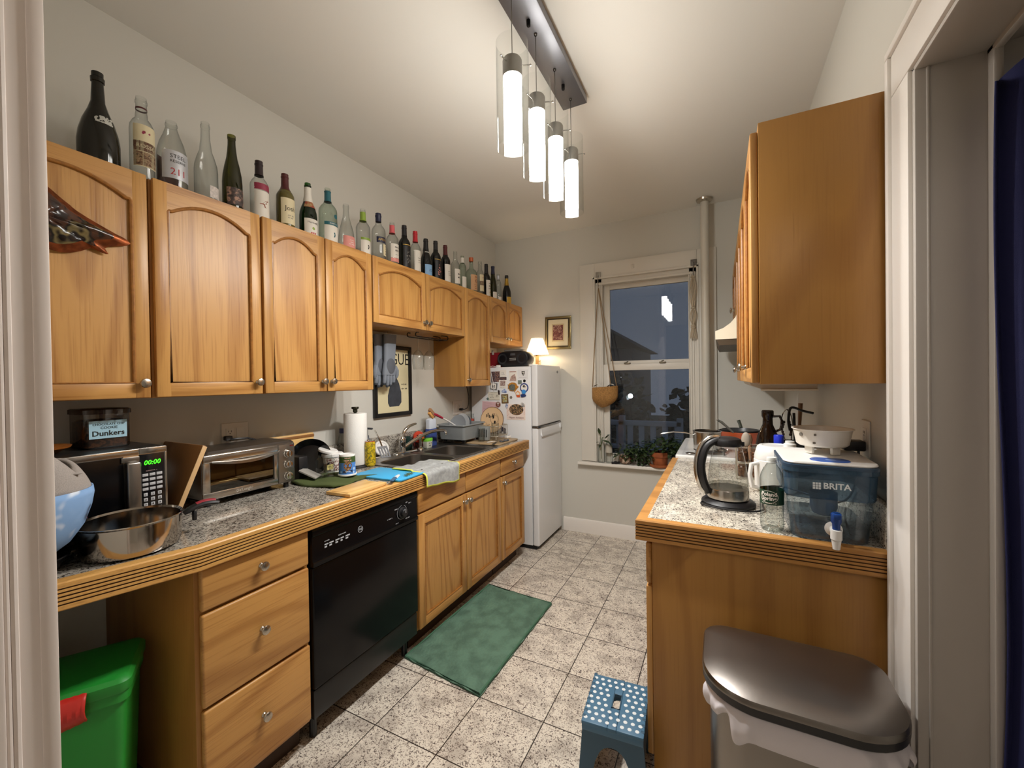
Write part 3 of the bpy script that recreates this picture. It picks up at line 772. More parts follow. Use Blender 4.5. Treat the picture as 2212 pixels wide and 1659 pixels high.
b = MB(); b.box(-1.974, TX-.02, TY0+.013, 1.167, TZ0+.011, TZ0+.018); b.build('crumb_tray', mat('tray_dark', '#5f5b50', .4, .8), t)
b = MB(); b.box(TX-.013, TX, 1.1695, TY1-.002, TZ0+.004, TZ1-.003, .008, 3); cp = b.build('control_panel', STEELB, t)
for z in (1.073, 1.024, .972):
    b = MB(); M = Matrix.Translation((TX, 1.211, z)) @ Matrix.Rotation(PI/2, 4, 'Y')
    b.lathe([(0, 0), (.0185, 0), (.0185, .004), (.0165, .006), (.0155, .018), (.0135, .020), (0, .020)], seg=24, M=M)
    k = b.build('knob', CHROME, cp)
    b = MB(); b.box(TX+.0195, TX+.0255, 1.2085, 1.2135, z-.013, z+.013, .002); b.build('grip', CHROME, k)
b = MB(); b.box(TX, TX+.0015, 1.225, 1.242, 1.104, 1.109); b.build('indicator', mat('lamp_red', '#6a1510', .3), cp)
for y in (TY0+.03, TY1-.03):
    for x in (-1.96, -1.80):
        b = MB(); b.cyl((x, y, .9144), (x, y, TZ0+.002), .011, seg=10); b.build('foot', BLACKP, t)
b = MB(); b.tube([(-1.97, 1.19, 1.128), (-1.965, 1.15, 1.142), (-1.962, 1.10, 1.145), (-1.975, 1.075, 1.143), (-1.985, 1.07, 1.150)], .004, 8)
b.box(-1.992, -1.970, 1.058, 1.088, 1.140, 1.160, .004)
tag(b.build('power_cord', BLACKP), 'black plug and cord at the outlet behind the toaster oven', 'cord')

# ---------------------------------------------------------------- sink and tap
t = thing('kitchen_sink', 'double-bowl stainless steel sink set in the counter', 'sink', (-1.68, 2.17, .914))
SX0, SX1, SY0, SY1 = -1.928, -1.434, 1.742, 2.598
bowls = [(1.785, 2.145), (2.180, 2.530)]; BX0, BX1 = -1.812, -1.462
def bowl(y0, y1):
    b = MB(); cx = (BX0+BX1)/2; cy = (y0+y1)/2; hx = (BX1-BX0)/2; hy = (y1-y0)/2
    b.tub([(cx, cy, hx, hy, .07, .918), (cx, cy, hx-.006, hy-.006, .066, .912), (cx, cy, hx-.012, hy-.012, .062, .80), (cx, cy, hx-.022, hy-.022, .055, .768), (cx, cy, hx-.05, hy-.05, .04, .752), (cx, cy, .05, .05, .05, .748), (cx, cy, .04, .04, .04, .744)], cap0=False, n=6)
    return b
# deck plate with two rounded holes, as strips between outer rectangle and the bowls
b = MB()
def deck(y0, y1, yo0, yo1):
    cx = (BX0+BX1)/2; cy = (y0+y1)/2; inner = rrect(cx, cy, (BX1-BX0)/2, (y1-y0)/2, .07, 6)
    out = []
    for (x, y) in inner:
        dx = x-cx; dy = y-cy; k = []
        if dx > 1e-9: k.append((SX1-cx)/dx)
        if dx < -1e-9: k.append((SX0-cx)/dx)
        if dy > 1e-9: k.append((yo1-cy)/dy)
        if dy < -1e-9: k.append((yo0-cy)/dy)
        s = min(k); out.append((cx+dx*s, cy+dy*s))
    # force the four corners in
    cs = [(SX1, yo1), (SX0, yo1), (SX0, yo0), (SX1, yo0)]
    for i, q in enumerate(cs):
        j = i*7+3; out[j] = q
    b.loft([[(x, y, .918) for x, y in out], [(x, y, .918) for x, y in inner]], False, False)
deck(*bowls[0], SY0, 2.17); deck(*bowls[1], 2.17, SY1)
b.tube([(SX0, SY0, .9188), (SX1, SY0, .9188), (SX1, SY1, .9188), (SX0, SY1, .9188)], .004, 8, closed=True)
b.build('deck', STEELB, t, recalc=False)
for (y0, y1) in bowls:
    bb = bowl(y0, y1).build('bowl', STEELB, t)
    b = MB(); cy = (y0+y1)/2; b.lathe([(0, .7445), (.03, .7455), (.041, .749), (.043, .7505)], ((BX0+BX1)/2, cy, 0), 24); b.build('drain', CHROME, bb)
t = thing('kitchen_faucet', 'chrome single-lever faucet with long spout over the sink', 'faucet', (-1.885, 2.10, .918))
b = MB(); b.tub([(-1.885, 2.13, .022, .11, .02, .9185), (-1.885, 2.13, .020, .108, .02, .926), (-1.885, 2.13, .014, .10, .014, .931)]); b.build('base_plate', CHROME, t)
b = MB(); b.lathe([(.026, .926), (.024, .935), (.021, .96), (.0225, .985), (.024, 1.0), (.022, 1.018), (.014, 1.03), (0, 1.033)], (-1.885, 2.10, 0), 24); b.build('body', CHROME, t)
b = MB()
pts = []
for i in range(15):
    u = i/14; pts.append((-1.880+.085*u, 2.105+.34*u, .955+.085*math.sin(u*PI*.62)/math.sin(PI*.5)+.0*u))
pts += [(-1.792, 2.452, 1.030), (-1.790, 2.457, 1.018)]
b.tube(pts, [.0115]*13+[.010]*4, 12); b.lathe([(.0105, 0), (.0115, .002), (.0115, .016), (.0105, .018)], (-1.790, 2.457, 1.005), 16); b.build('spout', CHROME, t)
b = MB(); b.tube([(-1.885, 2.10, 1.015), (-1.882, 2.105, 1.045), (-1.878, 2.122, 1.072), (-1.872, 2.155, 1.093), (-1.866, 2.195, 1.103), (-1.863, 2.215, 1.105)], [.014, .0135, .012, .010, .0085, .0065], 12); b.build('lever', CHROME, t)
t = thing('spray_head', 'small chrome side sprayer standing behind the sink', 'sprayer', (-1.885, 2.285, .918))
b = MB(); b.lathe([(.024, .9185), (.022, .925), (.012, .932), (.011, .94)], (-1.885, 2.285, 0), 20); b.build('base', CHROME, t)
b = MB(); b.lathe([(.010, .938), (.009, .965), (.0115, .995), (.014, 1.012), (.012, 1.022), (0, 1.024)], (-1.885, 2.285, 0), 16); b.build('head', CHROME, t)
# ---------------------------------------------------------------- empties along the top of the left cabinets
ZB = 2.0921
def prof(kind, r, H):
    n = {'n': .0145}
    if kind == 'bordeaux': return [(0, .004), (r*.55, .002), (r*.93, 0), (r, .006), (r, H*.60), (r*.97, H*.635), (r*.80, H*.685), (r*.52, H*.735), (.0165, H*.775), (.0148, H*.80), (.0140, H*.93), (.0152, H*.935), (.0152, H*.955), (.0138, H*.96), (.0138, H)]
    if kind == 'burgundy': return [(0, .004), (r*.55, .002), (r*.93, 0), (r, .006), (r, H*.42), (r*.95, H*.49), (r*.76, H*.58), (r*.53, H*.66), (.0185, H*.73), (.0155, H*.80), (.0143, H*.93), (.016, H*.935), (.016, H*.96), (.0138, H*.965), (.0138, H)]
    if kind == 'magnum': return [(0, .004), (r*.6, .002), (r*.93, 0), (r, .008), (r, H*.28), (r*.93, H*.38), (r*.75, H*.50), (r*.50, H*.61), (r*.34, H*.70), (.0165, H*.78), (.0145, H*.90), (.0172, H*.905), (.0178, H*.945), (.0150, H*.955), (.0150, H)]
    if kind == 'hock': return [(0, .004), (r*.55, .002), (r*.93, 0), (r, .006), (r, H*.40), (r*.93, H*.50), (r*.76, H*.61), (r*.56, H*.71), (.0165, H*.80), (.0143, H*.88), (.0138, H*.95), (.0152, H*.955), (.0152, H)]
    if kind == 'cone': return [(0, .004), (r*.55, .002), (r*.93, 0), (r, .006), (r*.98, H*.22), (r*.82, H*.45), (r*.56, H*.62), (r*.40, H*.72), (.0148, H*.82), (.0138, H*.90), (.0155, H*.92), (.0155, H*.96), (.0138, H)]
    if kind == 'liquor': return [(0, .004), (r*.55, .002), (r*.93, 0), (r, .006), (r, H*.62), (r*.96, H*.67), (r*.78, H*.72), (r*.52, H*.76), (.017, H*.80), (.0155, H*.83), (.0150, H*.92), (.0168, H*.93), (.0168, H*.96), (.0150, H*.965), (.0150, H)]
    if kind == 'tall': return [(0, .004), (r*.55, .002), (r*.93, 0), (r, .006), (r, H*.68), (r*.9, H*.73), (r*.62, H*.775), (.0125, H*.82), (.0115, H*.93), (.0132, H*.94), (.0132, H)]
    if kind == 'forty': return [(0, .004), (r*.55, .002), (r*.93, 0), (r, .008), (r, H*.50), (r*.96, H*.58), (r*.80, H*.70), (r*.56, H*.81), (.0185, H*.90), (.0165, H*.93), (.0185, H*.94), (.0185, H*.965), (.0165, H*.97), (.0165, H)]
    if kind == 'square': return [(0, .004), (r*.55, .002), (r*.93, 0), (r, .006), (r, H*.56), (r*.96, H*.60), (r*.72, H*.66), (r*.42, H*.70), (.0165, H*.74), (.0148, H*.78), (.0148, H*.90), (.0165, H*.91), (.0165, H)]
def rad_at(pr, z):
    for (r0, z0), (r1, z1) in zip(pr[2:], pr[3:]):
        if z0 <= z <= z1 and z1 > z0: return r0+(r1-r0)*(z-z0)/(z1-z0)
    return pr[-1][0]
def bottle(label, Y, kind, r, H, gl, parts, x=-1.80, z=ZB, group='empty bottles on the cabinet tops', name='bottle', cat='bottle', rot=0):
    """parts: (part name, material, z0, z1, a0, a1 or None for all round, text list[(string,size,z,material)])"""
    t = thing(name, label, cat, (x, Y, z), 0, group)
    pr = prof(kind, r, H)
    b = MB(); b.lathe(pr, (0, 0, 0), 28); b.build('glass_body', gl, t, local=True)
    for p in parts:
        nm, mt, z0, z1, a0, a1 = p[:6]; tx = p[6] if len(p) > 6 else []
        if nm == 'stopper':
            b = MB(); b.lathe([(0, z0), (.0165, z0), (.0165, z1-.003), (.0150, z1), (0, z1)], seg=20); b.build('cap', mt, t, local=True); continue
        zs = sorted({z0, z1}|{zz for _, zz in pr[3:] if z0 < zz < z1})
        off = .0009
        prof2 = [(rad_at(pr, q)+off, q) for q in zs]
        if nm in ('capsule', 'cap'): prof2 = [(a+.0006, q) for a, q in prof2]+([(0, z1+.0004)] if z1 >= H-.002 and gl not in () and p[5] != 'open' else [])
        b = MB()
        if a1 is None or a1 == 'open': b.lathe(prof2, seg=24)
        else: b.lathe(prof2, seg=18, a0=a0+rot, a1=a1+rot)
        mats = [mt]
        for (s, size, zt, tm) in tx:
            if tm not in mats: mats.append(tm)
            b.mat(mats.index(tm)); rr = rad_at(pr, zt)+off+.0005; ac = math.radians((a0+a1)/2+rot) if isinstance(a1, (int, float)) else 0
            if callable(s):
                s(b, lambda q: (math.cos(ac+q[0]/rr)*rr, math.sin(ac+q[0]/rr)*rr, zt+q[1]))
            else:
                b.text(s, size, None, fn=lambda q, rr=rr, ac=ac, zt=zt: Vector((math.cos(ac+q.x/rr)*rr, math.sin(ac+q.x/rr)*rr, zt+q.y)))
        b.build(nm, mats, t, local=True)
    return t
def shape(pts):
    def f(b, fn):
        b.add([Vector(fn(q)) for q in pts], [list(range(len(pts)))])
    return f
def blobs(seed, n, w, h, s):
    rr = random.Random(seed)
    def f(b, fn):
        for i in range(n):
            cx, cy = rr.uniform(-w, w), rr.uniform(-h, h); q = s*rr.uniform(.5, 1.2); a = rr.uniform(0, 6)
            b.add([Vector(fn((cx+q*math.cos(a+k*1.047)*rr.uniform(.6, 1.1), cy+q*math.sin(a+k*1.047)*rr.uniform(.6, 1.1)))) for k in range(6)], [list(range(6))])
    return f
KANG = shape([(-.020, -.004), (-.008, -.002), (-.002, .006), (.004, .011), (.011, .012), (.013, .016), (.0145, .013), (.019, .0125), (.019, .0105), (.013, .0085), (.008, .004), (.010, -.003), (.007, -.003), (.004, .001), (.001, -.006), (.004, -.016), (.010, -.018), (.000, -.019), (-.004, -.008), (-.009, -.006), (-.020, -.006)])
PINKL = mat('label_pink', '#d98f86', .6); BROWNL = mat('label_brown', '#6e3526', .6); SILV = mat('label_silver', '#c9cbd2', .35, .4)
BLUEL = mat('label_blue', '#7fa7cf', .6); NAVY = mat('cap_navy', '#1a1d3a', .45); TEAL = mat('capsule_teal', '#22606b', .4); LIME = mat('capsule_green', '#86a03c', .4)
PINKC = mat('capsule_pink', '#cf5c62', .4); REDC = mat('capsule_red', '#b41f2a', .35); MAROON = mat('capsule_maroon', '#4c1416', .4); ORANGE = mat('cap_copper', '#b8592c', .4)
KRAFT = mat('label_kraft', '#c69a72', .65); DARKL = mat('label_black', '#171416', .5); REDP = mat('ink_red', '#b3242b', .5); MAGENTA = mat('label_magenta', '#8f2d45', .5); COPPERI = mat('ink_copper', '#8d4b30', .5); GREYI = mat('ink_grey', '#7d7a74', .6); GOLDI = mat('ink_gold', '#c4a052', .4, .4)
LEAFW = mat('label_leaf_white', '#b9b9b2', .6)
FR = (-62, 62)
bottle('large dark champagne magnum with whitish leaf emblem, first bottle in the row', .600, 'magnum', .052, .318, mat('magnum_glass', '#15130b', .12), [('emblem', LEAFW, .150, .1505, -20, 20, [(blobs(5, 46, .020, .013, .0055), 0, .150, LEAFW)])], x=-1.80)
bottle('clear vermouth bottle with arched cream and brown label next to the magnum', .713, 'liquor', .034, .306, CLEARB, [('label', LABELC, .055, .20, *FR, [('ROSSO', .0185, .125, LABELC), (blobs(8, 5, .010, .004, .006), 0, .172, MAGENTA)]), ('label_band', BROWNL, .108, .142, *FR, [('ROSSO', .019, .125, LABELC)]), ('label_picture', patches('vermouth_print', ['#4a241a', '#8d5238', '#d3b48e', '#5a2a1c'], 90), .058, .106, *FR), ('neck_ring', MAROON, .262, .268, 0, None)])
bottle('squat clear malt liquor bottle with silver label and red 211', .801, 'forty', .0455, .270, CLEARB, [('label', SILV, .048, .150, *FR, [('STEEL', .020, .128, INK), ('RESERVE', .0135, .110, INK), ('211', .034, .072, REDP)]), ('label_back', mat('label_back_brown', '#6a4038', .6), .05, .148, 130, 225)])
bottle('tall clear slim bottle with a small whitish label low on its side', .914, 'burgundy', .039, .330, CLEARB, [('label', mat('label_speckled', '#d8cfc9', .6, vary=.25, vscale=120), .03, .075, -10, 62)])
bottle('slender olive green hock wine bottle with a dusky portrait label', 1.012, 'hock', .036, .330, OLIVE, [('label', patches('portrait_print', ['#2b2320', '#4a3d3a', '#b08a76', '#3a302e'], 42), .035, .105, *FR)])
bottle('clear wine bottle with black capsule, crimson band and a leaping animal', 1.124, 'bordeaux', .036, .276, CLEARB, [('capsule', mat('capsule_black', '#241418', .4), .212, .276, 0, None), ('label', LABELW, .01, .138, *FR, [(KANG, 0, .085, COPPERI)]), ('label_band', MAGENTA, .142, .170, *FR)])
bottle('olive glass wine bottle with maroon capsule and cream script label', 1.245, 'bordeaux', .038, .272, mat('bottle_olive_solid', '#5b5223', .12), [('capsule', MAROON, .195, .272, 0, None), ('label', LABELC, .035, .152, *FR, [('Josh', .030, .105, INK), (scrib(.04, 2, .006, 4), 0, .068, GREYI)])])
bottle('green sparkling cider bottle with white foil neck', 1.364, 'burgundy', .040, .280, GREENB, [('capsule', LABELW, .185, .258, 0, 'open'), ('neck_label', mat('neck_label_print', '#a98a5c', .6, col2='#8f3a2c', vscale=60), .155, .185, -70, 70), ('label', LABELW, .02, .098, *FR, [("Martinelli's", .0135, .080, INK), (blobs(4, 1, .001, .001, .012), 0, .052, LIME), (scrib(.035, 1, .011, 6), 0, .03, REDP)])])
bottle('big clear moscato bottle with teal capsule and teal-edged label', 1.479, 'bordeaux', .0445, .302, GREYG, [('capsule', TEAL, .232, .286, 0, 'open'), ('label', LABELW, .02, .102, *FR, [(shape([(-.004, -.012), (.004, -.010), (.007, 0), (.005, .012), (-.002, .014), (-.003, .008), (.001, .004), (-.001, -.004)]), 0, .055, TEAL)]), ('label_band', TEAL, .104, .120, *FR, [('BAREFOOT', .009, .112, LABELW)]), ('emblem', TEAL, .146, .1462, 5, 25, [(shape([(.012*math.cos(k/16*6.283), .012*math.sin(k/16*6.283)) for k in range(16)]), 0, .152, TEAL)])])
bottle('clear conical bottle with frosted pink label, uncapped', 1.595, 'cone', .0445, .264, CLEARB, [('label', PINKL, .022, .085, *FR, [(scrib(.04, 3, .006, 7), 0, .052, LABELW)])])
bottle('clear wine bottle with lime green capsule and green-edged label', 1.713, 'bordeaux', .0385, .282, CLEARB, [('capsule', LIME, .212, .262, 0, 'open'), ('label', LABELW, .025, .098, *FR, [(shape([(-.004, -.012), (.004, -.010), (.007, 0), (.005, .012), (-.002, .014), (-.003, .008), (.001, .004), (-.001, -.004)]), 0, .06, INK)]), ('label_band', LIME, .099, .112, *FR)])
bottle('clear aperitif bottle with navy cap, navy band and gold lettering', 1.832, 'liquor', .0395, .298, CLEARB, [('cap', NAVY, .248, .298, 0, None), ('label_band', NAVY, .118, .152, *FR, [('APEROL', .0195, .135, GOLDI)]), ('label', LABELC, .045, .112, -5, 60, [(scrib(.02, 4, .008, 8), 0, .08, INK)])])
bottle('clear rosé bottle with pink capsule and white label', 1.946, 'bordeaux', .037, .284, CLEARB, [('capsule', PINKC, .215, .264, 0, 'open'), ('label', LABELW, .06, .145, *FR, [(scrib(.04, 2, .011, 9), 0, .115, INK), (scrib(.035, 1, .006, 3), 0, .08, GREYI)]), ('label_base', PINKL, .035, .058, *FR)])
bottle('dark green bottle with black gold-ringed label, tallest after the pink capsule', 2.056, 'bordeaux', .037, .300, GREEND, [('capsule', DARKL, .232, .300, 0, None), ('label', DARKL, .02, .165, *FR, [(blobs(12, 20, .017, .04, .005), 0, .09, GREYI)]), ('label_ring', GOLDI, .168, .172, *FR)])
bottle('clear wine bottle with bright red cap and long white label', 2.162, 'bordeaux', .0335, .296, CLEARB, [('cap', REDC, .225, .296, 0, None), ('label', LABELW, .03, .165, *FR, [(scrib(.035, 3, .008, 10), 0, .10, GREYI)])])
bottle('black prosecco bottle with pale blue label', 2.272, 'burgundy', .0395, .279, BLACKB, [('capsule', BLACKM, .20, .279, 0, None), ('label', BLUEL, .02, .098, *FR, [(scrib(.03, 2, .006, 11), 0, .06, NAVY)]), ('neck_ring', LABELW, .184, .188, -70, 70)])
bottle('dark green bottle with black label just after the pale blue label', 2.381, 'bordeaux', .0365, .296, GREEND, [('capsule', DARKL, .232, .296, 0, None), ('label', DARKL, .02, .155, *FR, [(blobs(13, 18, .016, .04, .005), 0, .085, PINKL)]), ('label_ring', GOLDI, .158, .162, *FR)])
bottle('dark wine bottle with maroon capsule and plain white label', 2.497, 'bordeaux', .0355, .300, GREEND, [('capsule', MAROON, .225, .300, 0, None), ('label', LABELW, .025, .155, *FR, [(scrib(.035, 3, .007, 12), 0, .09, GREYI)])])
bottle('clear wine bottle with square white script label, uncapped', 2.624, 'bordeaux', .0355, .292, CLEARB, [('label', LABELW, .04, .150, *FR, [(scrib(.04, 2, .014, 13), 0, .10, INK)])])
bottle('narrow pale green bottle with white neck wrap', 2.722, 'tall', .0285, .284, GREYG, [('capsule', LABELW, .225, .266, 0, 'open'), ('label', LABELW, .03, .115, *FR)])
bottle('broad-shouldered vodka bottle with copper cap and kraft label', 2.850, 'square', .047, .300, GREYG, [('cap', ORANGE, .268, .300, 0, None), ('label', KRAFT, .03, .155, *FR, [(shape([(.015*math.cos(k/18*6.283), .015*math.sin(k/18*6.283)) for k in range(18)]), 0, .105, BROWNL), (scrib(.04, 1, .012, 14), 0, .138, BROWNL), (scrib(.045, 3, .008, 15), 0, .06, BROWNL)])])
bottle('smaller clear vermouth bottle with brown-banded cream label near the far end', 2.987, 'liquor', .0305, .306, CLEARB, [('label', LABELC, .05, .19, *FR, [(blobs(9, 4, .008, .004, .006), 0, .165, MAGENTA)]), ('label_band', BROWNL, .10, .135, *FR, [('ROSSO', .016, .118, LABELC)])])
bottle('dark wine bottle with black capsule and tall white printed label', 3.092, 'bordeaux', .0335, .308, GREEND, [('capsule', DARKL, .225, .308, 0, None), ('label', LABELW, .03, .165, *FR, [(scrib(.035, 3, .012, 16), 0, .115, INK), (blobs(3, 2, .004, .003, .008), 0, .06, GOLDI)])])
bottle('slim olive hock bottle with navy capsule and small white label', 3.208, 'hock', .0335, .316, OLIVE, [('capsule', NAVY, .245, .316, 0, None), ('label', LABELW, .03, .085, *FR)])
bottle('thin clear bottle with silver neck second from the far end', 3.306, 'tall', .0265, .268, CLEARB, [('capsule', SILV, .215, .255, 0, 'open'), ('label', LABELW, .03, .06, *FR)])
bottle('black champagne bottle with gold foil neck, last in the row', 3.472, 'burgundy', .040, .294, BLACKB, [('capsule', GOLD, .195, .262, 0, None), ('cap', BLACKM, .262, .294, 0, None), ('label', mat('label_gold', '#d0a640', .5), .02, .085, *FR)])
# ---------------------------------------------------------------- left counter, near the doorway
Z0 = .9147
REDH = mat('handle_red', '#8f2733', .5)
def pan_handle(t, p0, p1, wid=.013, red=(.35, .9)):
    p0 = Vector(p0); p1 = Vector(p1); d = p1-p0
    b = MB(); pts = [p0+d*u+Vector((0, 0, .012*math.sin(u*PI))) for u in [i/8 for i in range(9)]]
    b.tube(pts, [wid*.7]+[wid]*7+[wid*.8], 10, flat=.6); h = b.build('handle', BLACKP, t)
    b = MB(); pts = [p0+d*u+Vector((0, 0, .012*math.sin(u*PI)+wid*.45)) for u in [red[0]+(red[1]-red[0])*i/5 for i in range(6)]]
    b.tube(pts, wid*.72, 10, flat=.4); b.build('handle_inlay', REDH, h)
    return h
t = thing('saute_pan', 'deep stainless pan with black and red handle at the counter corner', 'pan', (-1.545, .568, Z0))
cx, cy = -1.545, .568
b = MB(); b.lathe([(0, Z0), (.100, Z0), (.110, Z0+.006), (.1145, Z0+.02), (.1145, Z0+.086), (.1185, Z0+.091), (.1175, Z0+.093), (.112, Z0+.088), (.112, Z0+.02), (.105, Z0+.008), (0, Z0+.006)], (cx, cy, 0), 56); b.build('body', mat('pan_steel', '#b3aba2', .12, 1), t)
pan_handle(t, (cx+.03, cy+.117, Z0+.072), (-1.493, .775, Z0+.088), .0155)
b = MB(); b.box(-1.512, -1.498, .705, .715, Z0+.045, Z0+.075, .003); b.build('latch', BLACKP, t)
t = thing('frying_pan', 'dark frying pan with red-inlaid handle under the blue cloth bowl', 'pan', (-1.585, .345, Z0))
cx, cy = -1.585, .345
b = MB(); b.lathe([(0, Z0), (.080, Z0), (.1, Z0+.036), (.104, Z0+.038), (.103, Z0+.041), (.097, Z0+.037), (.078, Z0+.004), (0, Z0+.004)], (cx, cy, 0), 48); b.build('body', mat('nonstick', '#141316', .25), t)
pan_handle(t, (-1.640, .435, Z0+.035), (-1.690, .545, Z0+.085), .013, (.15, .75)) if False else pan_handle(t, (-1.618, .435, Z0+.038), (-1.670, .506, Z0+.088), .0125, (.25, .98))

BLUEC = patches('blue_print_cloth', ['#dfe6ee', '#7fa3d0', '#7fa3d0', '#86a9d4', '#7d9fca', '#39455c'], 11, .8)
LINEN = mat('grey_linen', '#a29a94', .9, bump=.5, bscale=700, vary=.15, vscale=400)
t = thing('cloth_bowl', 'round blue printed fabric bowl with grey lining folded up inside', 'bowl', (-1.565, .365, Z0+.005))
cx, cy = -1.565, .365; zb = Z0+.0425
b = MB(); pr = [(0, 0), (.045, .003), (.078, .03), (.104, .072), (.118, .118), (.123, .150), (.121, .168)]
b.lathe(pr, (cx, cy, zb), 44); b.build('shell', BLUEC, t, solid=.004)
def lin_fn(u, v):
    a = u*2*PI; lift = .06+.05*max(0, math.sin(a+2.2))+.018*math.sin(3*a+1)
    r = .119-.012*v-.055*v*v*(.6+.4*math.sin(a*2+.5)); z = .160+lift*math.sin(v*PI*.62)
    return (cx+r*math.cos(a), cy+r*math.sin(a), zb+z)
b = MB(); b.grid(56, 12, lin_fn); b.build('lining', LINEN, t, solid=.003)
b = MB(); b.grid(20, 10, lambda u, v: (cx+(-.09+.18*u), cy-.07+.15*v, zb+.178+.035*math.sin(u*5+v*2)*math.sin(v*3)+.03*v)); b.build('folded_cloth', LINEN, t, solid=.004)

b = MB(); hb = []
t = thing('cutting_board', 'brown wooden cutting board leaning between microwave and toaster oven', 'cutting board', (-1.84, .78, Z0))
M = Matrix.Translation((0, .742, Z0)) @ Matrix.Rotation(-.385, 4, 'X')
b = MB(); b.box(-1.985, -1.707, -.008, .008, 0, .272, .004, M=M); b.build('board', BOARD, t)
b = MB(); b.box(-1.7068, -1.703, -.008, .008, .003, .269, .001, M=M); b.build('edge', mat('board_edge_pale', '#cda878', .5), t)

# on the microwave
t = thing('cookie_tub', 'square clear tub of chocolate cookies with pale blue Dunkers label', 'tub', (-1.87, .60, 1.1885))
zt = 1.1888
b = MB(); b.tub([(-1.87, .61, .058, .058, .015, zt), (-1.87, .61, .060, .060, .015, zt+.004), (-1.87, .61, .060, .060, .015, zt+.112)], cap1=False); b.build('tub', glass('tub_plastic', '#d8d2ca', '#6a6059', .08), t)
b = MB(); b.tub([(-1.87, .61, .064, .064, .017, zt+.112), (-1.87, .61, .064, .064, .017, zt+.126), (-1.87, .61, .058, .058, .015, zt+.129)]); b.build('lid', glass('tub_lid', '#8a7f76', '#3a332e', .1, body=.4, bodycol='#5b4a40'), t)
b = MB(); b.tub([(-1.87, .61, .055, .055, .013, zt+.004), (-1.87, .61, .055, .055, .013, zt+.085), (-1.87, .61, .045, .045, .013, zt+.092)]); b.build('cookies', patches('cookie_chunks', ['#1a0f0a', '#3a2114', '#6b4326', '#24140c'], 60), t)
LBLU = mat('label_pale_blue', '#a9cfe0', .5)
b = MB(); b.box(-1.8096, -1.8090, .563, .658, zt+.032, zt+.090); lb = b.build('label', LBLU, t)
b = MB(); b.text('Dunkers', .0235, frame_x(-1.8086, .6105, zt+.048), bold=.0004); b.text('COOKIE', .0115, frame_x(-1.8086, .612, zt+.0665)); b.text('CHOCOLATE CHIP', .0095, frame_x(-1.8086, .612, zt+.078)); b.build('lettering', INK, lb)
t = thing('wooden_plate', 'orange-brown wooden plate lying on top of the microwave', 'plate', (-1.83, .455, 1.1885))
b = MB(); b.lathe([(0, 1.1888), (.05, 1.189), (.082, 1.206), (.085, 1.212), (.081, 1.211), (.05, 1.196), (0, 1.195)], (-1.83, .442, 0), 36); b.build('dish', wood('plate_wood', '#b06a2a', '#7d4517', 'y'), t)

# foil bag on the first wall cabinet door
def foil(s):
    def f(u, v):
        a = 2*PI*u; k = (.5+.5*abs(math.cos(a)))
        pts = [(0, 0)]
        ry = .155+.022*math.sin(a*5)+.012*math.sin(a*11+1); rz = .078+.014*math.sin(a*4+2)+.010*math.sin(a*9)
        if math.cos(a) > .2: ry += .030*math.cos(a)**4
        y = .432+v*ry*math.cos(a); z = 1.872+v*rz*math.sin(a)-.055*v*math.cos(a)*.55
        bulge = .030*(1-v**2.2)+.004*math.sin(u*40)*v*(1-v)*4+.003*math.sin(v*30+u*12)*(1-v)
        return (XF+.003+s*0+(bulge if s > 0 else 0), y, z)
    return f
t = thing('foil_bag', 'crumpled dark foil bag with ragged copper edges hung on the cabinet door', 'bag', (-1.69, .43, 1.79))
COPPER = mat('foil_copper', '#8e4a26', .35, .75, bump=.6, bscale=60, vary=.5, vscale=40)
FOILD = patches('foil_dark', ['#0d0808', '#241512', '#4a2c1d', '#120b0a', '#6f6240', '#150d0c'], 17, .22)
b = MB(); b.grid(64, 14, foil(1), mfn=lambda i, j: 1 if j >= 11 else 0); b.build('bag', [FOILD, COPPER], t, ang=60)

# behind the toaster oven
t = thing('cutting_board', 'pale wooden board leaning on the wall behind the toaster oven', 'cutting board', (-1.98, 1.37, Z0))
b = MB(); b.box(-1.978, -1.957, 1.245, 1.494, Z0+.0, 1.128, .006); b.build('board', BAMBOO, t)
b = MB(); b.box(-1.9792, -1.9555, 1.243, 1.496, 1.103, 1.122, .005); b.build('edge_strip', BOARD, t)
def outlet(label, y, z, x, nx, cols, wd=.118):
    t = thing('wall_outlet', label, 'outlet', (x, y, z))
    b = MB(); b.box(min(x, x+nx*.006), max(x, x+nx*.006), y-wd/2, y+wd/2, z-.058, z+.058, .003, 3); b.build('cover_plate', mat('outlet_plate', '#d6d0c5', .4), t)
    for c, kind in cols:
        b = MB(); xx = x+nx*.006
        b.box(min(xx, xx+nx*.002), max(xx, xx+nx*.002), c-.017, c+.017, z-.034, z+.034, .001); q = b.build('receptacle' if kind == 'o' else 'switch', mat('outlet_face', '#dad5cb', .35), t)
        if kind == 'o':
            for dz in (-.017, .017):
                b = MB(); x3 = xx+nx*.0021
                for dy in (-.006, .006): b.box(min(x3, x3+nx*.0006), max(x3, x3+nx*.0006), c+dy-.001, c+dy+.001, z+dz-.001, z+dz+.007)
                b.box(min(x3, x3+nx*.0006), max(x3, x3+nx*.0006), c-.002, c+.002, z+dz-.009, z+dz-.005); b.build('slot', INK, q)
    return t
outlet('beige double outlet plate on the left wall above the toaster oven', 1.112, 1.158, XL, 1, [(1.088, 'o'), (1.135, 's')])
outlet('beige outlet plate on the left wall beside the dish rack', 2.912, 1.166, XL, 1, [(2.888, 's'), (2.935, 'o')], .135)
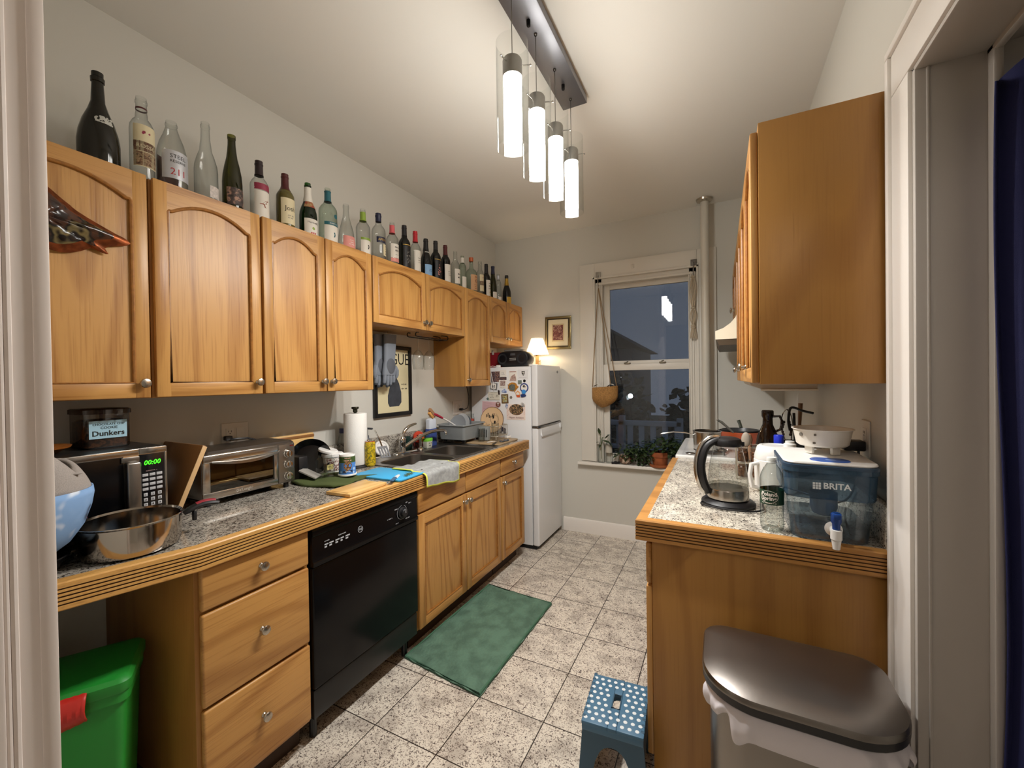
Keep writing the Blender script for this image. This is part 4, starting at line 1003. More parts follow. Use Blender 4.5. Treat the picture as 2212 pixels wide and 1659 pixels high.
b = MB(); b.tube([(-1.985, 2.945, 1.150), (-1.955, 2.955, 1.150), (-1.945, 2.985, 1.16), (-1.94, 3.0, 1.20), (-1.935, 2.99, 1.27), (-1.93, 2.962, 1.33), (-1.93, 2.955, 1.349)], .0035, 8); b.box(-1.992, -1.965, 2.928, 2.955, 1.140, 1.160, .004)
b.build('power_cord', BLACKP); tag(bpy.data.objects['power_cord.001'] if 'power_cord.001' in bpy.data.objects else bpy.data.objects['power_cord'], 'thin black cord hanging from the tall cabinet to the wall outlet', 'cord')
t = thing('black_pan', 'black non-stick pan propped on edge beside the toaster oven', 'pan', (-1.88, 1.40, Z0))
M = Matrix.Translation((-1.895, 1.425, Z0+.0905)) @ Matrix.Rotation(math.radians(-38), 4, 'Z') @ Matrix.Rotation(math.radians(62), 4, 'Y')
b = MB(); b.lathe([(0, -.012), (.075, -.012), (.092, .012), (.098, .020), (.095, .022), (.072, -.006), (0, -.006)], seg=44, M=M); b.build('dish', mat('nonstick_black', '#0c0c0d', .18), t)
b = MB(); b.box(-1.93, -1.835, 1.315, 1.365, Z0, Z0+.118, .008); b.build('stand', BLACKP, t)
# folded olive towel with things on it
def towel_fn(u, v):
    x = -1.84+.275*u+.012*math.sin(v*7); y = 1.275+.24*v+.035*u*v-.02*(1-v)*math.sin(u*4)
    return (x, y, Z0+.006+.0025*math.sin(u*9+v*5)+.0025*math.sin(v*17))
OLIVET = mat('olive_terry', '#4e5a2c', .95, bump=.9, bscale=900)
b = MB(); b.grid(30, 24, towel_fn)
tag(b.build('dish_towel', OLIVET, solid=.009), 'folded olive green terry towel on the counter by the toaster oven', 'towel')
zt2 = Z0+.0145
t = thing('foil_packet', 'grey open packet lying on the olive towel', 'packet', (-1.80, 1.335, zt2))
M = Matrix.Translation((-1.795, 1.345, zt2+.022)) @ Matrix.Rotation(.5, 4, 'Z') @ Matrix.Rotation(.45, 4, 'Y')
b = MB(); b.tub([(0, 0, .045, .034, .004, -.003), (0, 0, .045, .034, .004, .003)], M=M); b.build('packet', mat('packet_grey', '#b7b3ac', .4, .3), t)
t = thing('glass_jar', 'empty square clear glass jar on the olive towel', 'jar', (-1.757, 1.402, zt2))
def sqjar(t, x, y, z, w, h, m, lip=.8):
    b = MB(); b.tub([(x, y, w*.9, w*.9, w*.3, z), (x, y, w, w, w*.3, z+.004), (x, y, w, w, w*.3, z+h*.78), (x, y, w*lip, w*lip, w*.5, z+h*.88), (x, y, w*lip, w*lip, w*.5, z+h)], cap1=False); b.build('jar', m, t)
sqjar(t, -1.757, 1.402, zt2, .034, .105, CLEAR)
b = MB(); b.box(-1.7222, -1.7216, 1.383, 1.42, zt2+.035, zt2+.06); b.build('label', mat('jar_label', '#c9bd7c', .6, col2='#6d6a3c', vscale=90), t)
t = thing('carton', 'white tub with dark red printed label behind the ice cream pint', 'tub', (-1.83, 1.52, Z0))
b = MB(); b.lathe([(0, Z0), (.044, Z0), (.050, Z0+.09), (.054, Z0+.091), (.054, Z0+.104), (.048, Z0+.108), (0, Z0+.108)], (-1.838, 1.512, 0), 32); b.build('tub', WHITEP, t)
b = MB(); b.lathe([(.0468, Z0+.02), (.0502, Z0+.085)], (-1.838, 1.512, 0), 16, a0=-75, a1=15); b.build('label', patches('carton_print', ['#7a1e1c', '#e8e2d8', '#6a2a26', '#e6e0d6'], 45), t)
t = thing('plastic_cover', 'loose white round lid resting on the white tub', 'lid', (-1.838, 1.506, Z0+.109))
M = Matrix.Translation((-1.85, 1.495, Z0+.122)) @ Matrix.Rotation(.22, 4, 'Y') @ Matrix.Rotation(-.1, 4, 'X')
b = MB(); b.lathe([(0, .006), (.046, .006), (.049, .003), (.049, -.006), (.0465, -.006), (.046, .002), (0, .002)], seg=36, M=M); b.build('disc', WHITEP, t)
# ice cream pint
t = thing('ice_cream_pint', 'blue and green ice cream pint with brown scoop picture on the towel edge', 'ice cream tub', (-1.672, 1.462, Z0))
px, py, pz = -1.672, 1.462, zt2+.001
pr = [(0, pz), (.040, pz), (.044, pz+.003), (.0440, pz+.009), (.0405, pz+.0095), (.0375, pz+.100), (.0385, pz+.103)]
SKY = mat('pint_blue', '#4f86cf', .35); GRN = mat('pint_green', '#41572a', .35)
b = MB(); b.lathe([(.0402, pz+.0095), (.0385, pz+.066)], (px, py, 0), 40); b.mat(1); b.lathe([(.0385, pz+.066), (.0376, pz+.096)], (px, py, 0), 40); b.mat(2); b.lathe([(.0376, pz+.096), (.0374, pz+.104), (.036, pz+.106)], (px, py, 0), 40)
b.mat(2); b.lathe([(0, pz), (.041, pz), (.0445, pz+.002), (.0445, pz+.008), (.0402, pz+.0095)], (px, py, 0), 40); b.lathe([(.036, pz+.106), (.0355, pz+.102), (0, pz+.101)], (px, py, 0), 40)
c = b.build('cup', [SKY, GRN, WHITEP], t)
ang0 = math.atan2(0-py, 0-px)+.05
def onpint(q, z, off=.0008):
    rr = .0402-(z+q[1]-(pz+.0095))*.030+off
    return Vector((px+rr*math.cos(ang0+q[0]/rr), py+rr*math.sin(ang0+q[0]/rr), z+q[1]))
rr_ = random.Random(3)
b = MB(); pts = [(.0195*math.cos(k/22*6.283)*(1+.12*math.sin(k*2.1)), .024*math.sin(k/22*6.283)*(1+.1*math.sin(k*1.3))) for k in range(22)]
b.add([onpint((0, 0), pz+.052)]+[onpint(p, pz+.052) for p in pts], [[0, k+1, (k+1) % 22+1] for k in range(22)])
b.build('picture', patches('brownie_print', ['#2c1a10', '#5c3a22', '#a57848', '#3a2214', '#d8b58a'], 110), c)
b = MB(); [b.add([onpint(p, pz+.084, .0012) for p in q], [[0, 1, 2, 3]]) for q in scrib_quads(.042, 2, .0065, 8)]; b.build('lettering', mat('pint_red', '#e8b7a8', .5), c)
b = MB(); [b.add([onpint(p, pz+.024, .0016) for p in q], [[0, 1, 2, 3]]) for q in scrib_quads(.034, 1, .007, 9)]; b.build('banner_lettering', WHITEP, c)
b = MB(); b.add([onpint(q, pz+.024, .001) for q in ((-.023, -.006), (-.01, -.0075), (.01, -.0075), (.023, -.006), (.023, .006), (.01, .0045), (-.01, .0045), (-.023, .006))], [list(range(8))]); b.build('banner', mat('pint_navy', '#1d2740', .5), c)
b = MB()
for (qx, qz, s) in ((.033, .035, .007), (.030, .018, .006), (-.034, .022, .005), (.046, .05, .006)):
    b.add([onpint((qx+s*math.cos(k*.785), s*1.1*math.sin(k*.785)), pz+qz, .001) for k in range(8)], [list(range(8))])
b.build('dots', mat('pint_pale', '#b8d3f2', .4), c)
# boards at the front
t = thing('cutting_board', 'small bamboo cutting board at the counter edge above the dishwasher', 'cutting board', (-1.445, 1.315, Z0))
M = Matrix.Translation((-1.447, 1.315, Z0+.0005)) @ Matrix.Rotation(.06, 4, 'Z')
b = MB(); b.box(-.068, .068, -.108, .108, 0, .014, .003, M=M); bo = b.build('board', BAMBOO, t)
b = MB(); b.box(-.045, .045, -.099, -.093, .0139, .0144, M=M); b.build('groove', mat('groove_brown', '#a87c43', .6), bo)
b = MB(); b.box(-.068, -.045, .1081, .118, .0, .0135, .003, M=M); b.box(.02, .068, .1081, .118, 0, .0135, .003, M=M); b.build('end_tab', BAMBOO, bo)
t = thing('cutting_board', 'bright blue plastic cutting mat beside the sink with chopped herbs', 'cutting board', (-1.53, 1.6, Z0))
M = Matrix.Translation((-1.522, 1.592, Z0+.0005)) @ Matrix.Rotation(.03, 4, 'Z')
b = MB(); b.tub([(0, 0, .155, .098, .018, 0), (0, 0, .157, .100, .018, .003), (0, 0, .157, .100, .018, .008), (0, 0, .154, .097, .016, .010)], M=M); b.build('mat', mat('mat_blue', '#3fa9dd', .45), t)
b = MB(); hr = random.Random(21)
for i in range(150):
    a = hr.gauss(0, .026); c2 = hr.gauss(0, .010); x, y = -1.405+c2-a*.35, 1.607+a; s = hr.uniform(.002, .0045); q = hr.uniform(0, 6); z = Z0+.0112+hr.uniform(0, .003)
    b.add([(x+s*math.cos(q+k*1.57), y+s*math.sin(q+k*1.57)*.7, z+hr.uniform(0, .0015)) for k in range(4)], [[0, 1, 2, 3]])
o = b.build('chopped_herbs', mat('herb_green', '#2f4a26', .7, col2='#6f7f3c', vscale=300), smooth=False, recalc=False); tag(o, 'small heap of chopped green herbs on the blue mat', 'herbs', kind='stuff')
t = thing('paring_knife', 'small knife with blue-grey handle across the blue mat edge', 'knife', (-1.40, 1.50, Z0+.012))
M = Matrix.Translation((-1.405, 1.512, Z0+.0125)) @ Matrix.Rotation(math.radians(118), 4, 'Z')
b = MB(); b.prism([(0, -.0105), (.060, -.0095), (.078, .0), (.074, .006), (.05, .0105), (0, .0105)], 'z', 0, .0016, M=M); b.build('blade', mat('blade_white', '#e4e8ea', .25), t)
b = MB(); b.loft([[(x, y*w, .0018+z*w*.5) for y, z in ((-.0095, 0), (-.006, .008), (.006, .008), (.0095, 0), (.006, -.003), (-.006, -.003))] for x, w in ((.0, .9), (-.02, 1.05), (-.05, 1.0), (-.068, 1.1), (-.073, .8))], M=Matrix.Translation((0, 0, .0022)) @ M); b.build('handle', mat('handle_slate', '#3d5f80', .45), t)
# paper towels etc
t = thing('paper_towel_holder', 'paper towel roll on a dark upright holder beside the sink', 'paper towels', (-1.862, 1.69, Z0))
x, y = -1.862, 1.690
b = MB(); b.lathe([(0, Z0), (.078, Z0), (.080, Z0+.004), (.078, Z0+.010), (0, Z0+.012)], (x, y, 0), 36); b.build('base', BLACKP, t)
b = MB(); b.lathe([(.008, Z0+.012), (.008, 1.222), (.0125, 1.224), (.0125, 1.240), (.0195, 1.243), (.0205, 1.250), (.0185, 1.254), (0, 1.254)], (x, y, 0), 20); b.build('post', mat('bronze_dark', '#47483d', .3, .9), t)
b = MB(); b.lathe([(.02, Z0+.013), (.061, Z0+.013), (.0625, Z0+.016), (.0625, 1.214), (.061, 1.217), (.02, 1.217)], (x, y, 0), 44); b.grid(8, 1, lambda u, v: (x+.0632*math.cos(.6+u*.9)*(1+.10*u*u), y+.0632*math.sin(.6+u*.9)*(1+.16*u*u), Z0+.014+v*.2025))
b.build('roll', mat('paper_towel', '#efece6', .9, bump=.4, bscale=260), t)
t = thing('beer_can', 'tall yellow drink can with red rim beside the paper towels', 'can', (-1.784, 1.728, Z0))
x, y = -1.784, 1.722
b = MB(); b.lathe([(0, Z0+.004), (.022, Z0), (.0285, Z0+.008), (.0295, Z0+.014), (.0295, Z0+.132), (.0262, Z0+.143)], (x, y, 0), 32); b.build('body', patches('can_print', ['#d8b61c', '#c8a818', '#6d6a22', '#d9bb24', '#b9a21c'], 55, .3), t)
b = MB(); b.lathe([(.0262, Z0+.143), (.0262, Z0+.146), (.0245, Z0+.148), (.024, Z0+.145), (0, Z0+.1445)], (x, y, 0), 32); b.mat(1); b.lathe([(.0297, Z0+.128), (.0266, Z0+.1425)], (x, y, 0), 32); b.build('top', [CHROME, mat('can_red', '#c8502c', .35)], t)
b = MB(); b.tube([(x-.002, y-.008, Z0+.1475), (x+.008, y, Z0+.149), (x-.002, y+.008, Z0+.1475)], .0015, 6); b.build('tab', CHROME, t)
t = thing('soap_pump', 'grey pump bottle half hidden behind the paper towels', 'soap bottle', (-1.945, 1.865, Z0))
b = MB(); b.lathe([(0, Z0), (.030, Z0), (.032, Z0+.01), (.032, Z0+.11), (.02, Z0+.13), (.012, Z0+.135), (.012, Z0+.15)], (-1.945, 1.855, 0), 24); b.build('bottle', mat('pump_grey', '#6b6f75', .35), t)
b = MB(); b.cyl((-1.945, 1.855, Z0+.15), (-1.945, 1.855, Z0+.19), .005); b.box(-1.955, -1.90, 1.848, 1.862, Z0+.188, Z0+.200, .004); b.build('pump', mat('pump_dark', '#4a4d52', .4), t)
t = thing('water_bottle', 'clear bottle with dark blue cap behind the paper towels', 'bottle', (-1.955, 1.725, Z0))
b = MB(); b.lathe([(0, Z0), (.034, Z0), (.036, Z0+.01), (.036, Z0+.13), (.030, Z0+.165), (.022, Z0+.180), (.022, Z0+.19)], (-1.955, 1.690, 0), 28); b.build('glass_body', CLEARB, t)
b = MB(); b.lathe([(0, Z0+.214), (.024, Z0+.213), (.025, Z0+.208), (.025, Z0+.186), (.022, Z0+.186)], (-1.955, 1.690, 0), 24); b.build('cap', mat('cap_blue_dark', '#1f2350', .45), t)
# round the sink
t = thing('plastic_cover', 'white round lid standing on edge behind the sink', 'lid', (-1.955, 1.975, Z0))
M = Matrix.Translation((-1.955, 1.985, Z0+.0515)) @ Matrix.Rotation(math.radians(-20), 4, 'Z') @ Matrix.Rotation(math.radians(68), 4, 'Y')
b = MB(); b.lathe([(0, .004), (.034, .004), (.038, .007), (.046, .007), (.050, .003), (.050, -.004), (.047, -.004), (.046, .001), (0, .001)], seg=40, M=M); b.build('disc', WHITEP, t)
t = thing('spatula', 'grey slotted spatula leaning over the sink rim by the yellow can', 'spatula', (-1.79, 1.83, Z0+.02))
M = Matrix.Translation((-1.800, 1.845, .975)) @ Matrix.Rotation(math.radians(65), 4, 'Z') @ Matrix.Rotation(math.radians(-50), 4, 'X')
b = MB()
for i in range(4): b.box(-.028+i*.0165, -.018+i*.0165, -.002, .002, -.035, .03, .001, M=M)
b.box(-.028, .0315, -.002, .002, .03, .045, .001, M=M); b.box(-.028, .0315, -.002, .002, -.045, -.035, .001, M=M); b.build('head', mat('nylon_grey', '#77787c', .45), t)
b = MB(); b.tube([M @ Vector((.002, 0, .044)), M @ Vector((.002, 0, .10)), M @ Vector((.002, .01, .19))], .005, 8); b.build('handle', CHROME, t)
t = thing('sponge', 'red round scrubbing sponge with face holes behind the sink', 'sponge', (-1.93, 2.345, Z0))
M = Matrix.Translation((-1.928, 2.318, Z0+.082)) @ Matrix.Rotation(math.radians(-25), 4, 'Z') @ Matrix.Rotation(PI/2, 4, 'Y')
b = MB(); b.lathe([(0, -.012), (.038, -.012), (.041, -.008), (.041, .008), (.038, .012), (0, .012)], seg=32, M=M); b.build('pad', mat('sponge_red', '#d2452a', .85, bump=.8, bscale=500), t)
b = MB()
for (yy, zz2) in ((-.015, .012), (.015, .012), (0, -.014)): b.lathe([(0, .0122), (.006, .0124), (0, .0126)], (yy*0, 0, 0), 10, M=M @ Matrix.Translation((zz2*-1, yy, 0)))
b.build('holes', mat('sponge_dark', '#4a120c', .9), t)
t = thing('sponge_caddy', 'dark red wire caddy holding the round sponge behind the sink', 'caddy', (-1.925, 2.335, Z0))
b = MB()
for k in range(6): b.tube([(-1.945, 2.290+k*.018, Z0+.004), (-1.945, 2.290+k*.018, Z0+.045), (-1.945, 2.290+k*.018, Z0+.048)], .002, 6); b.tube([(-1.905, 2.290+k*.018, Z0+.004), (-1.905, 2.290+k*.018, Z0+.036)], .002, 6)
b.box(-1.948, -1.902, 2.285, 2.385, Z0, Z0+.004); b.box(-1.905, -1.902, 2.285, 2.385, Z0+.004, Z0+.036); b.build('basket', mat('caddy_red', '#7d1a18', .5), t)
t = thing('dish_soap', 'square soap bottle with lime green cap at the sink edge', 'soap bottle', (-1.868, 2.345, .9195))
b = MB(); b.tub([(-1.868, 2.342, .020, .026, .008, .9195), (-1.868, 2.342, .022, .028, .008, .925), (-1.868, 2.342, .024, .031, .008, .968)]); b.build('bottle', mat('soap_pale', '#cfd0c0', .35), t)
b = MB(); b.tub([(-1.868, 2.342, .025, .032, .008, .9685), (-1.868, 2.342, .025, .032, .008, .986), (-1.868, 2.342, .023, .030, .008, .989)]); b.build('cap', mat('cap_lime', '#7ccb3a', .4), t)
b = MB(); scribM(b, frame_x(-1.8437, 2.342, .947), .035, 2, .009, 5); b.build('print', INK, t)
t = thing('glue_bottle', 'white squeeze bottle with nozzle standing in a blue sleeve behind the sink', 'bottle', (-1.905, 2.435, Z0))
b = MB(); b.tub([(-1.905, 2.432, .022, .040, .010, .9195), (-1.905, 2.432, .024, .042, .010, .925), (-1.905, 2.432, .024, .042, .010, 1.045)]); b.build('sleeve', mat('sleeve_blue', '#3a4f93', .8, bump=.4, bscale=400), t)
b = MB(); b.tub([(-1.905, 2.432, .021, .040, .010, 1.0455), (-1.905, 2.432, .021, .040, .010, 1.112), (-1.905, 2.432, .014, .022, .010, 1.122)]); b.build('bottle', mat('bottle_pale', '#cfd6e2', .35), t)
b = MB(); b.lathe([(.016, 1.122), (.016, 1.142), (.011, 1.146), (.007, 1.158), (.003, 1.190), (0, 1.192)], (-1.905, 2.432, 0), 20); b.build('nozzle', WHITEP, t)
t = thing('glass_bottle', 'dark green glass bottle beside the sprayer behind the sink', 'bottle', (-1.955, 2.235, Z0))
b = MB(); b.tub([(-1.955, 2.235, .018, .028, .008, Z0), (-1.955, 2.235, .018, .028, .008, Z0+.085), (-1.955, 2.235, .010, .012, .008, Z0+.098)]); b.build('bottle', mat('dark_teal', '#16302c', .15), t)
# dish rack end of the counter
t = thing('drying_board', 'tan wooden board under the dish rack beside the sink', 'board', (-1.6, 2.82, Z0))
b = MB(); b.tub([(-1.655, 2.805, .205, .165, .03, Z0), (-1.655, 2.805, .207, .167, .03, Z0+.002), (-1.655, 2.805, .207, .167, .03, Z0+.009), (-1.655, 2.805, .205, .165, .028, Z0+.011)]); b.build('board', wood('board_tan', '#b39a78', '#967c58', 'y', freq=5), t)
ZR = Z0+.0116
GREYT = glass('grey_basin', '#9ea3a4', '#6f7476', .08, .2, body=.5, bodycol='#b9bdbd')
t = thing('dish_basin', 'grey translucent plastic basin full of dishes next to the sink', 'basin', (-1.82, 2.68, ZR))
b = MB(); b.tub([(-1.815, 2.700, .105, .125, .02, ZR+.020), (-1.815, 2.700, .112, .135, .02, ZR+.025), (-1.815, 2.700, .120, .150, .02, ZR+.128), (-1.815, 2.700, .128, .158, .02, ZR+.130), (-1.815, 2.700, .128, .158, .02, ZR+.137)], cap1=False); b.build('tub', GREYT, t, solid=.003)
b = MB()
for (xx, yy) in ((-1.9, 2.6), (-1.9, 2.80), (-1.73, 2.6), (-1.73, 2.80)): b.box(xx-.012, xx+.012, yy-.012, yy+.012, ZR, ZR+.021, .003)
b.build('feet', BLACKP, t)
for i, (yy, rr, cl, lab) in enumerate(((2.655, .085, '#8d9298', 'grey plate standing at the front of the grey basin'), (2.70, .088, '#c3c6c8', 'pale grey plate standing second in the grey basin'), (2.742, .080, '#6f757c', 'dark grey plate standing last in the grey basin'))):
    M = Matrix.Translation((-1.815, yy, ZR+.034+rr)) @ Matrix.Rotation(math.radians(72), 4, 'X') @ Matrix.Rotation(math.radians(-8), 4, 'Y')
    t = thing('dinner_plate', lab, 'plate', (-1.815, yy, ZR+.03), 0, 'plates in the grey basin')
    b = MB(); b.lathe([(0, 0), (rr*.6, .0), (rr, .012), (rr, .015), (rr*.6, .004), (0, .004)], seg=40, M=M); b.build('plate', mat('plate_'+cl[1:], cl, .25), t)
t = thing('dish_brush', 'dish brush with tan bristles, red neck and white handle leaning in the basin', 'brush', (-1.88, 2.55, ZR+.05))
b = MB(); b.tube([(-1.83, 2.665, 1.035), (-1.855, 2.585, 1.085), (-1.87, 2.52, 1.118)], .006, 8); b.build('handle', WHITEP, t)
b = MB(); b.tube([(-1.868, 2.525, 1.115), (-1.880, 2.47, 1.142), (-1.886, 2.435, 1.152)], [.008, .010, .011], 10); b.build('neck', mat('brush_red', '#a8243f', .4), t)
b = MB(); M = Matrix.Translation((-1.889, 2.425, 1.160)) @ Matrix.Rotation(math.radians(-42), 4, 'X')
b.box(-.012, .012, -.042, .042, -.010, .016, .005, M=M); b.build('bristles', mat('bristle_tan', '#a87f5c', .9, bump=1, bscale=600), t)
b = MB(); b.box(-.011, .011, -.030, .030, -.030, -.0105, .004, M=M); b.build('scrubber', mat('brush_orange', '#d9a05a', .7), t)
WIRE = mat('rack_wire', '#b9b2a2', .4, .6)
t = thing('dish_rack', 'wire dish rack with cutlery compartment on the tan board', 'dish rack', (-1.66, 2.87, ZR))
b = MB()
for z in (ZR+.03, ZR+.11):
    b.tube([(-1.685, 2.78, z), (-1.555, 2.78, z), (-1.545, 2.79, z), (-1.545, 2.955, z), (-1.56, 2.965, z), (-1.685, 2.965, z)], .003, 6, closed=True)
for k in range(8): b.tube([(-1.675+k*.018, 2.78, ZR+.11), (-1.675+k*.018, 2.78, ZR+.03), (-1.675+k*.018, 2.965, ZR+.03), (-1.675+k*.018, 2.965, ZR+.11)], .0016, 5)
for k in range(8): b.tube([(-1.545, 2.80+k*.021, ZR+.11), (-1.545, 2.80+k*.021, ZR+.03), (-1.685, 2.80+k*.021, ZR+.03)], .0016, 5)
b.build('basket', WIRE, t)
for (xx, yy) in ((-1.685, 2.785), (-1.555, 2.785), (-1.555, 2.96), (-1.685, 2.96)):
    b = MB(); b.cyl((xx, yy, ZR), (xx, yy, ZR+.03), .004, seg=8); b.build('foot', WIRE, t)
b = MB(); b.box(-1.683, -1.60, 2.735, 2.775, ZR+.004, ZR+.11, .004); b.mat(1)
for k in range(5): b.box(-1.676+k*.015, -1.669+k*.015, 2.7345, 2.7352, ZR+.03, ZR+.09)
b.build('cutlery_holder', [mat('rack_grey', '#8e918f', .4), BLACKM], t)
t = thing('illustrated_plate', 'round beige plate with black line drawing standing in the dish rack', 'plate', (-1.715, 2.90, ZR+.04))
M = Matrix.Translation((-1.665, 2.925, ZR+.036+.108)) @ Matrix.Rotation(math.radians(80), 4, 'X') @ Matrix.Rotation(math.radians(0), 4, 'Y')
b = MB(); b.lathe([(0, 0), (.075, 0), (.105, .008), (.106, .011), (.075, .004), (0, .004)], seg=48, M=M); pl = b.build('plate', mat('plate_beige', '#dcb98f', .4), t)
b = MB(); b.lathe([(.1035, .0112), (.1068, .0115), (.1068, .006)], seg=48, M=M); b.build('rim', mat('plate_rim', '#6b4a2a', .4), pl)
b = MB()
for k in range(6): b.box(-.06+k*.014, -.053+k*.014, .02+.006*math.sin(k*2), .045+.012*math.sin(k*1.7), .0041, .0046, M=M)
b.lathe([(.034, .0043), (.036, .0046), (.034, .0046)], (.02, .005, 0), 24, M=M); b.lathe([(.060, .0043), (.0615, .0046), (.060, .0046)], (.0, .0, 0), 30, M=M, a0=200, a1=420)
b.box(.002, .016, .012, .036, .0042, .0047, .002, M=M); b.box(.018, .034, -.028, -.006, .0042, .0047, .002, M=M); b.build('drawing', INK, pl)
for (xx, yy, rr, hh, lab) in ((-1.640, 2.705, .028, .10, 'clear drinking glass on the tan board in front of the dish rack'), (-1.590, 2.835, .030, .095, 'clear jar standing inside the wire dish rack')):
    zz3 = ZR if yy < 2.75 else ZR+.034
    t = thing('drinking_glass', lab, 'glass', (xx, yy, zz3), 0, 'glasses at the dish rack')
    b = MB(); b.lathe([(0, zz3+.004), (rr*.85, zz3+.001), (rr*.95, zz3+.01), (rr, zz3+hh), (rr*.92, zz3+hh), (rr*.88, zz3+.012), (0, zz3+.01)], (xx, yy, 0), 24); b.build('tumbler', CLEAR, t)
t = thing('glass_jug', 'clear glass jug with red-orange contents at the back of the dish rack', 'jug', (-1.885, 2.905, ZR))
b = MB(); b.lathe([(0, ZR), (.042, ZR), (.045, ZR+.01), (.047, ZR+.15), (.04, ZR+.175), (.043, ZR+.19)], (-1.885, 2.915, 0), 28); b.build('glass_body', CLEARB, t)
b = MB(); b.lathe([(0, ZR+.004), (.042, ZR+.012), (.044, ZR+.148), (0, ZR+.149)], (-1.885, 2.915, 0), 24); b.build('contents', mat('jug_red', '#c8462c', .4), t)
for (p0, p1, w, lab, bm, hm) in (((-1.475, 2.585), (-1.505, 2.73), .006, 'black-handled peeler on the tan board at the counter front', BLACKP, BLACKP), ((-1.56, 2.655), (-1.505, 2.76), .005, 'white-handled small knife on the tan board', WHITEP, CHROME)):
    t = thing('peeler' if bm is BLACKP else 'table_knife', lab, 'utensil', (p0[0], p0[1], ZR))
    a = Vector((*p0, ZR+w)); c3 = Vector((*p1, ZR+w))
    b = MB(); b.tube([a, a.lerp(c3, .35), a.lerp(c3, .6)], [w*.8, w, w*.7], 8, flat=.7); b.build('handle', bm, t)
    b = MB(); b.tube([a.lerp(c3, .58), a.lerp(c3, .8), c3], [w*.5, w*.6, w*.3], 8, flat=.4); b.build('blade', hm, t)
t = thing('scissors', 'yellow and grey handled scissors lying on the tan board', 'scissors', (-1.49, 2.80, ZR))
for s in (-1, 1):
    b = MB(); b.tube([(-1.478+s*.004+.020*math.cos(k/12*2*PI)*.75, 2.775+s*.026+.022*math.sin(k/12*2*PI), ZR+.007) for k in range(12)], .0055, 8, closed=True); h = b.build('handle', mat('scissor_grey', '#4d5158', .5), t)
    b = MB(); b.lathe([(.008, ZR+.0055), (.014, ZR+.006), (.014, ZR+.010), (.008, ZR+.010)], (-1.478+s*.004, 2.775+s*.026, 0), 20); b.build('grip', mat('scissor_yellow', '#e0a838', .5), h)
    b = MB(); b.prism([(-1.492, 2.775+s*.006), (-1.488, 2.775+s*.012), (-1.58, 2.79+s*.006), (-1.595, 2.79)], 'z', ZR+.005+s*.001, ZR+.0068+s*.001); b.build('blade', CHROME, t)
t = thing('kitchen_timer', 'small white digital timer on the tan board next to the fridge', 'timer', (-1.53, 2.945, ZR))
M = Matrix.Translation((-1.535, 2.945, ZR+.011)) @ Matrix.Rotation(-.3, 4, 'Z')
b = MB(); b.box(-.016, .016, -.022, .022, -.0105, .0105, .004, 3, M=M); c4 = b.build('case', WHITEP, t)
b = MB(); b.box(-.010, .010, -.002, .018, .0105, .0112, M=M); b.build('screen', mat('lcd_grey', '#596066', .3), c4)
# grey cleaning cloth over the counter edge
def cl_fn(u, v):
    y = 1.668+.318*u+.012*math.sin(v*5)*(u-.5)
    L0 = .200-.032*u
    d = v*.285
    if d < L0: x = -1.372-(L0-d); z = Z0+.0075+.0035*math.sin(u*11+v*4)+.003*math.sin(u*23)+(.006 if x < -1.434 else 0)*1.0
    else:
        e = d-L0; a = min(e/.02, PI/2); x = -1.372+.018*math.sin(min(a, PI/2)); z = Z0+.0055-(.018*(1-math.cos(a)) if a < PI/2 else .018+(e-.0314))+.002*math.sin(u*14)
        x += .006*math.sin(u*9+1)*min(1, e/.05)+.004
    return (x, y, z)
b = MB(); b.grid(36, 30, cl_fn, mfn=lambda i, j: 1 if (i < 1 or i > 34 or j > 28) else 0)
tag(b.build('cleaning_cloth', [mat('cloth_grey', '#a7a9a8', .95, bump=.9, bscale=500, vary=.2, vscale=60), mat('cloth_yellow_hem', '#d8dc5a', .8)], solid=.0035), 'grey microfibre cloth with yellow hem draped over the sink edge', 'cloth')
# hanging things under the short cabinet
t = thing('glass_rack', 'black wire stemware rack screwed under the sink cabinet', 'rack', (-1.83, 2.4, 1.68))
b = MB()
for xx in (-1.845, -1.775):
    b.tube([(xx, 2.150, 1.717), (xx, 2.128, 1.716), (xx, 2.120, 1.706), (xx, 2.122, 1.694), (xx, 2.135, 1.690), (xx, 2.46, 1.690), (xx, 2.475, 1.694), (xx, 2.48, 1.705), (xx, 2.475, 1.716), (xx, 2.44, 1.717), (xx, 2.40, 1.716)], .0035, 8)
b.tube([(-1.845, 2.46, 1.690), (-1.775, 2.46, 1.690)], .0035, 8); b.tube([(-1.90, 2.2, 1.690), (-1.70, 2.2, 1.690)], .003, 8) if False else None
b.build('wire', mat('wire_black', '#151211', .4, .3), t)
for (yy, lab) in ((2.185, 'clear wine glass hanging upside down, nearer the gloves'), (2.300, 'clear wine glass hanging upside down, nearer the tall cabinet')):
    t = thing('wine_glass', lab, 'wine glass', (-1.81, yy, 1.48), 0, 'wine glasses under the cabinet')
    b = MB(); b.lathe([(.034, 1.6985), (.006, 1.695), (.0042, 1.685), (.0038, 1.625), (.006, 1.607), (.022, 1.592), (.036, 1.568), (.041, 1.54), (.039, 1.51), (.033, 1.474)], (-1.81, yy, 0), 32); b.build('glass_body', glass('wine_glass_clear', '#f6f7f6', '#a6abab', .08), t)
GLV = mat('glove_grey', '#7d848e', .75, bump=.3, bscale=300); GLVD = mat('glove_palm', '#5d6169', .8, bump=.8, bscale=420); GLVT = mat('glove_tip', '#3a4048', .8)
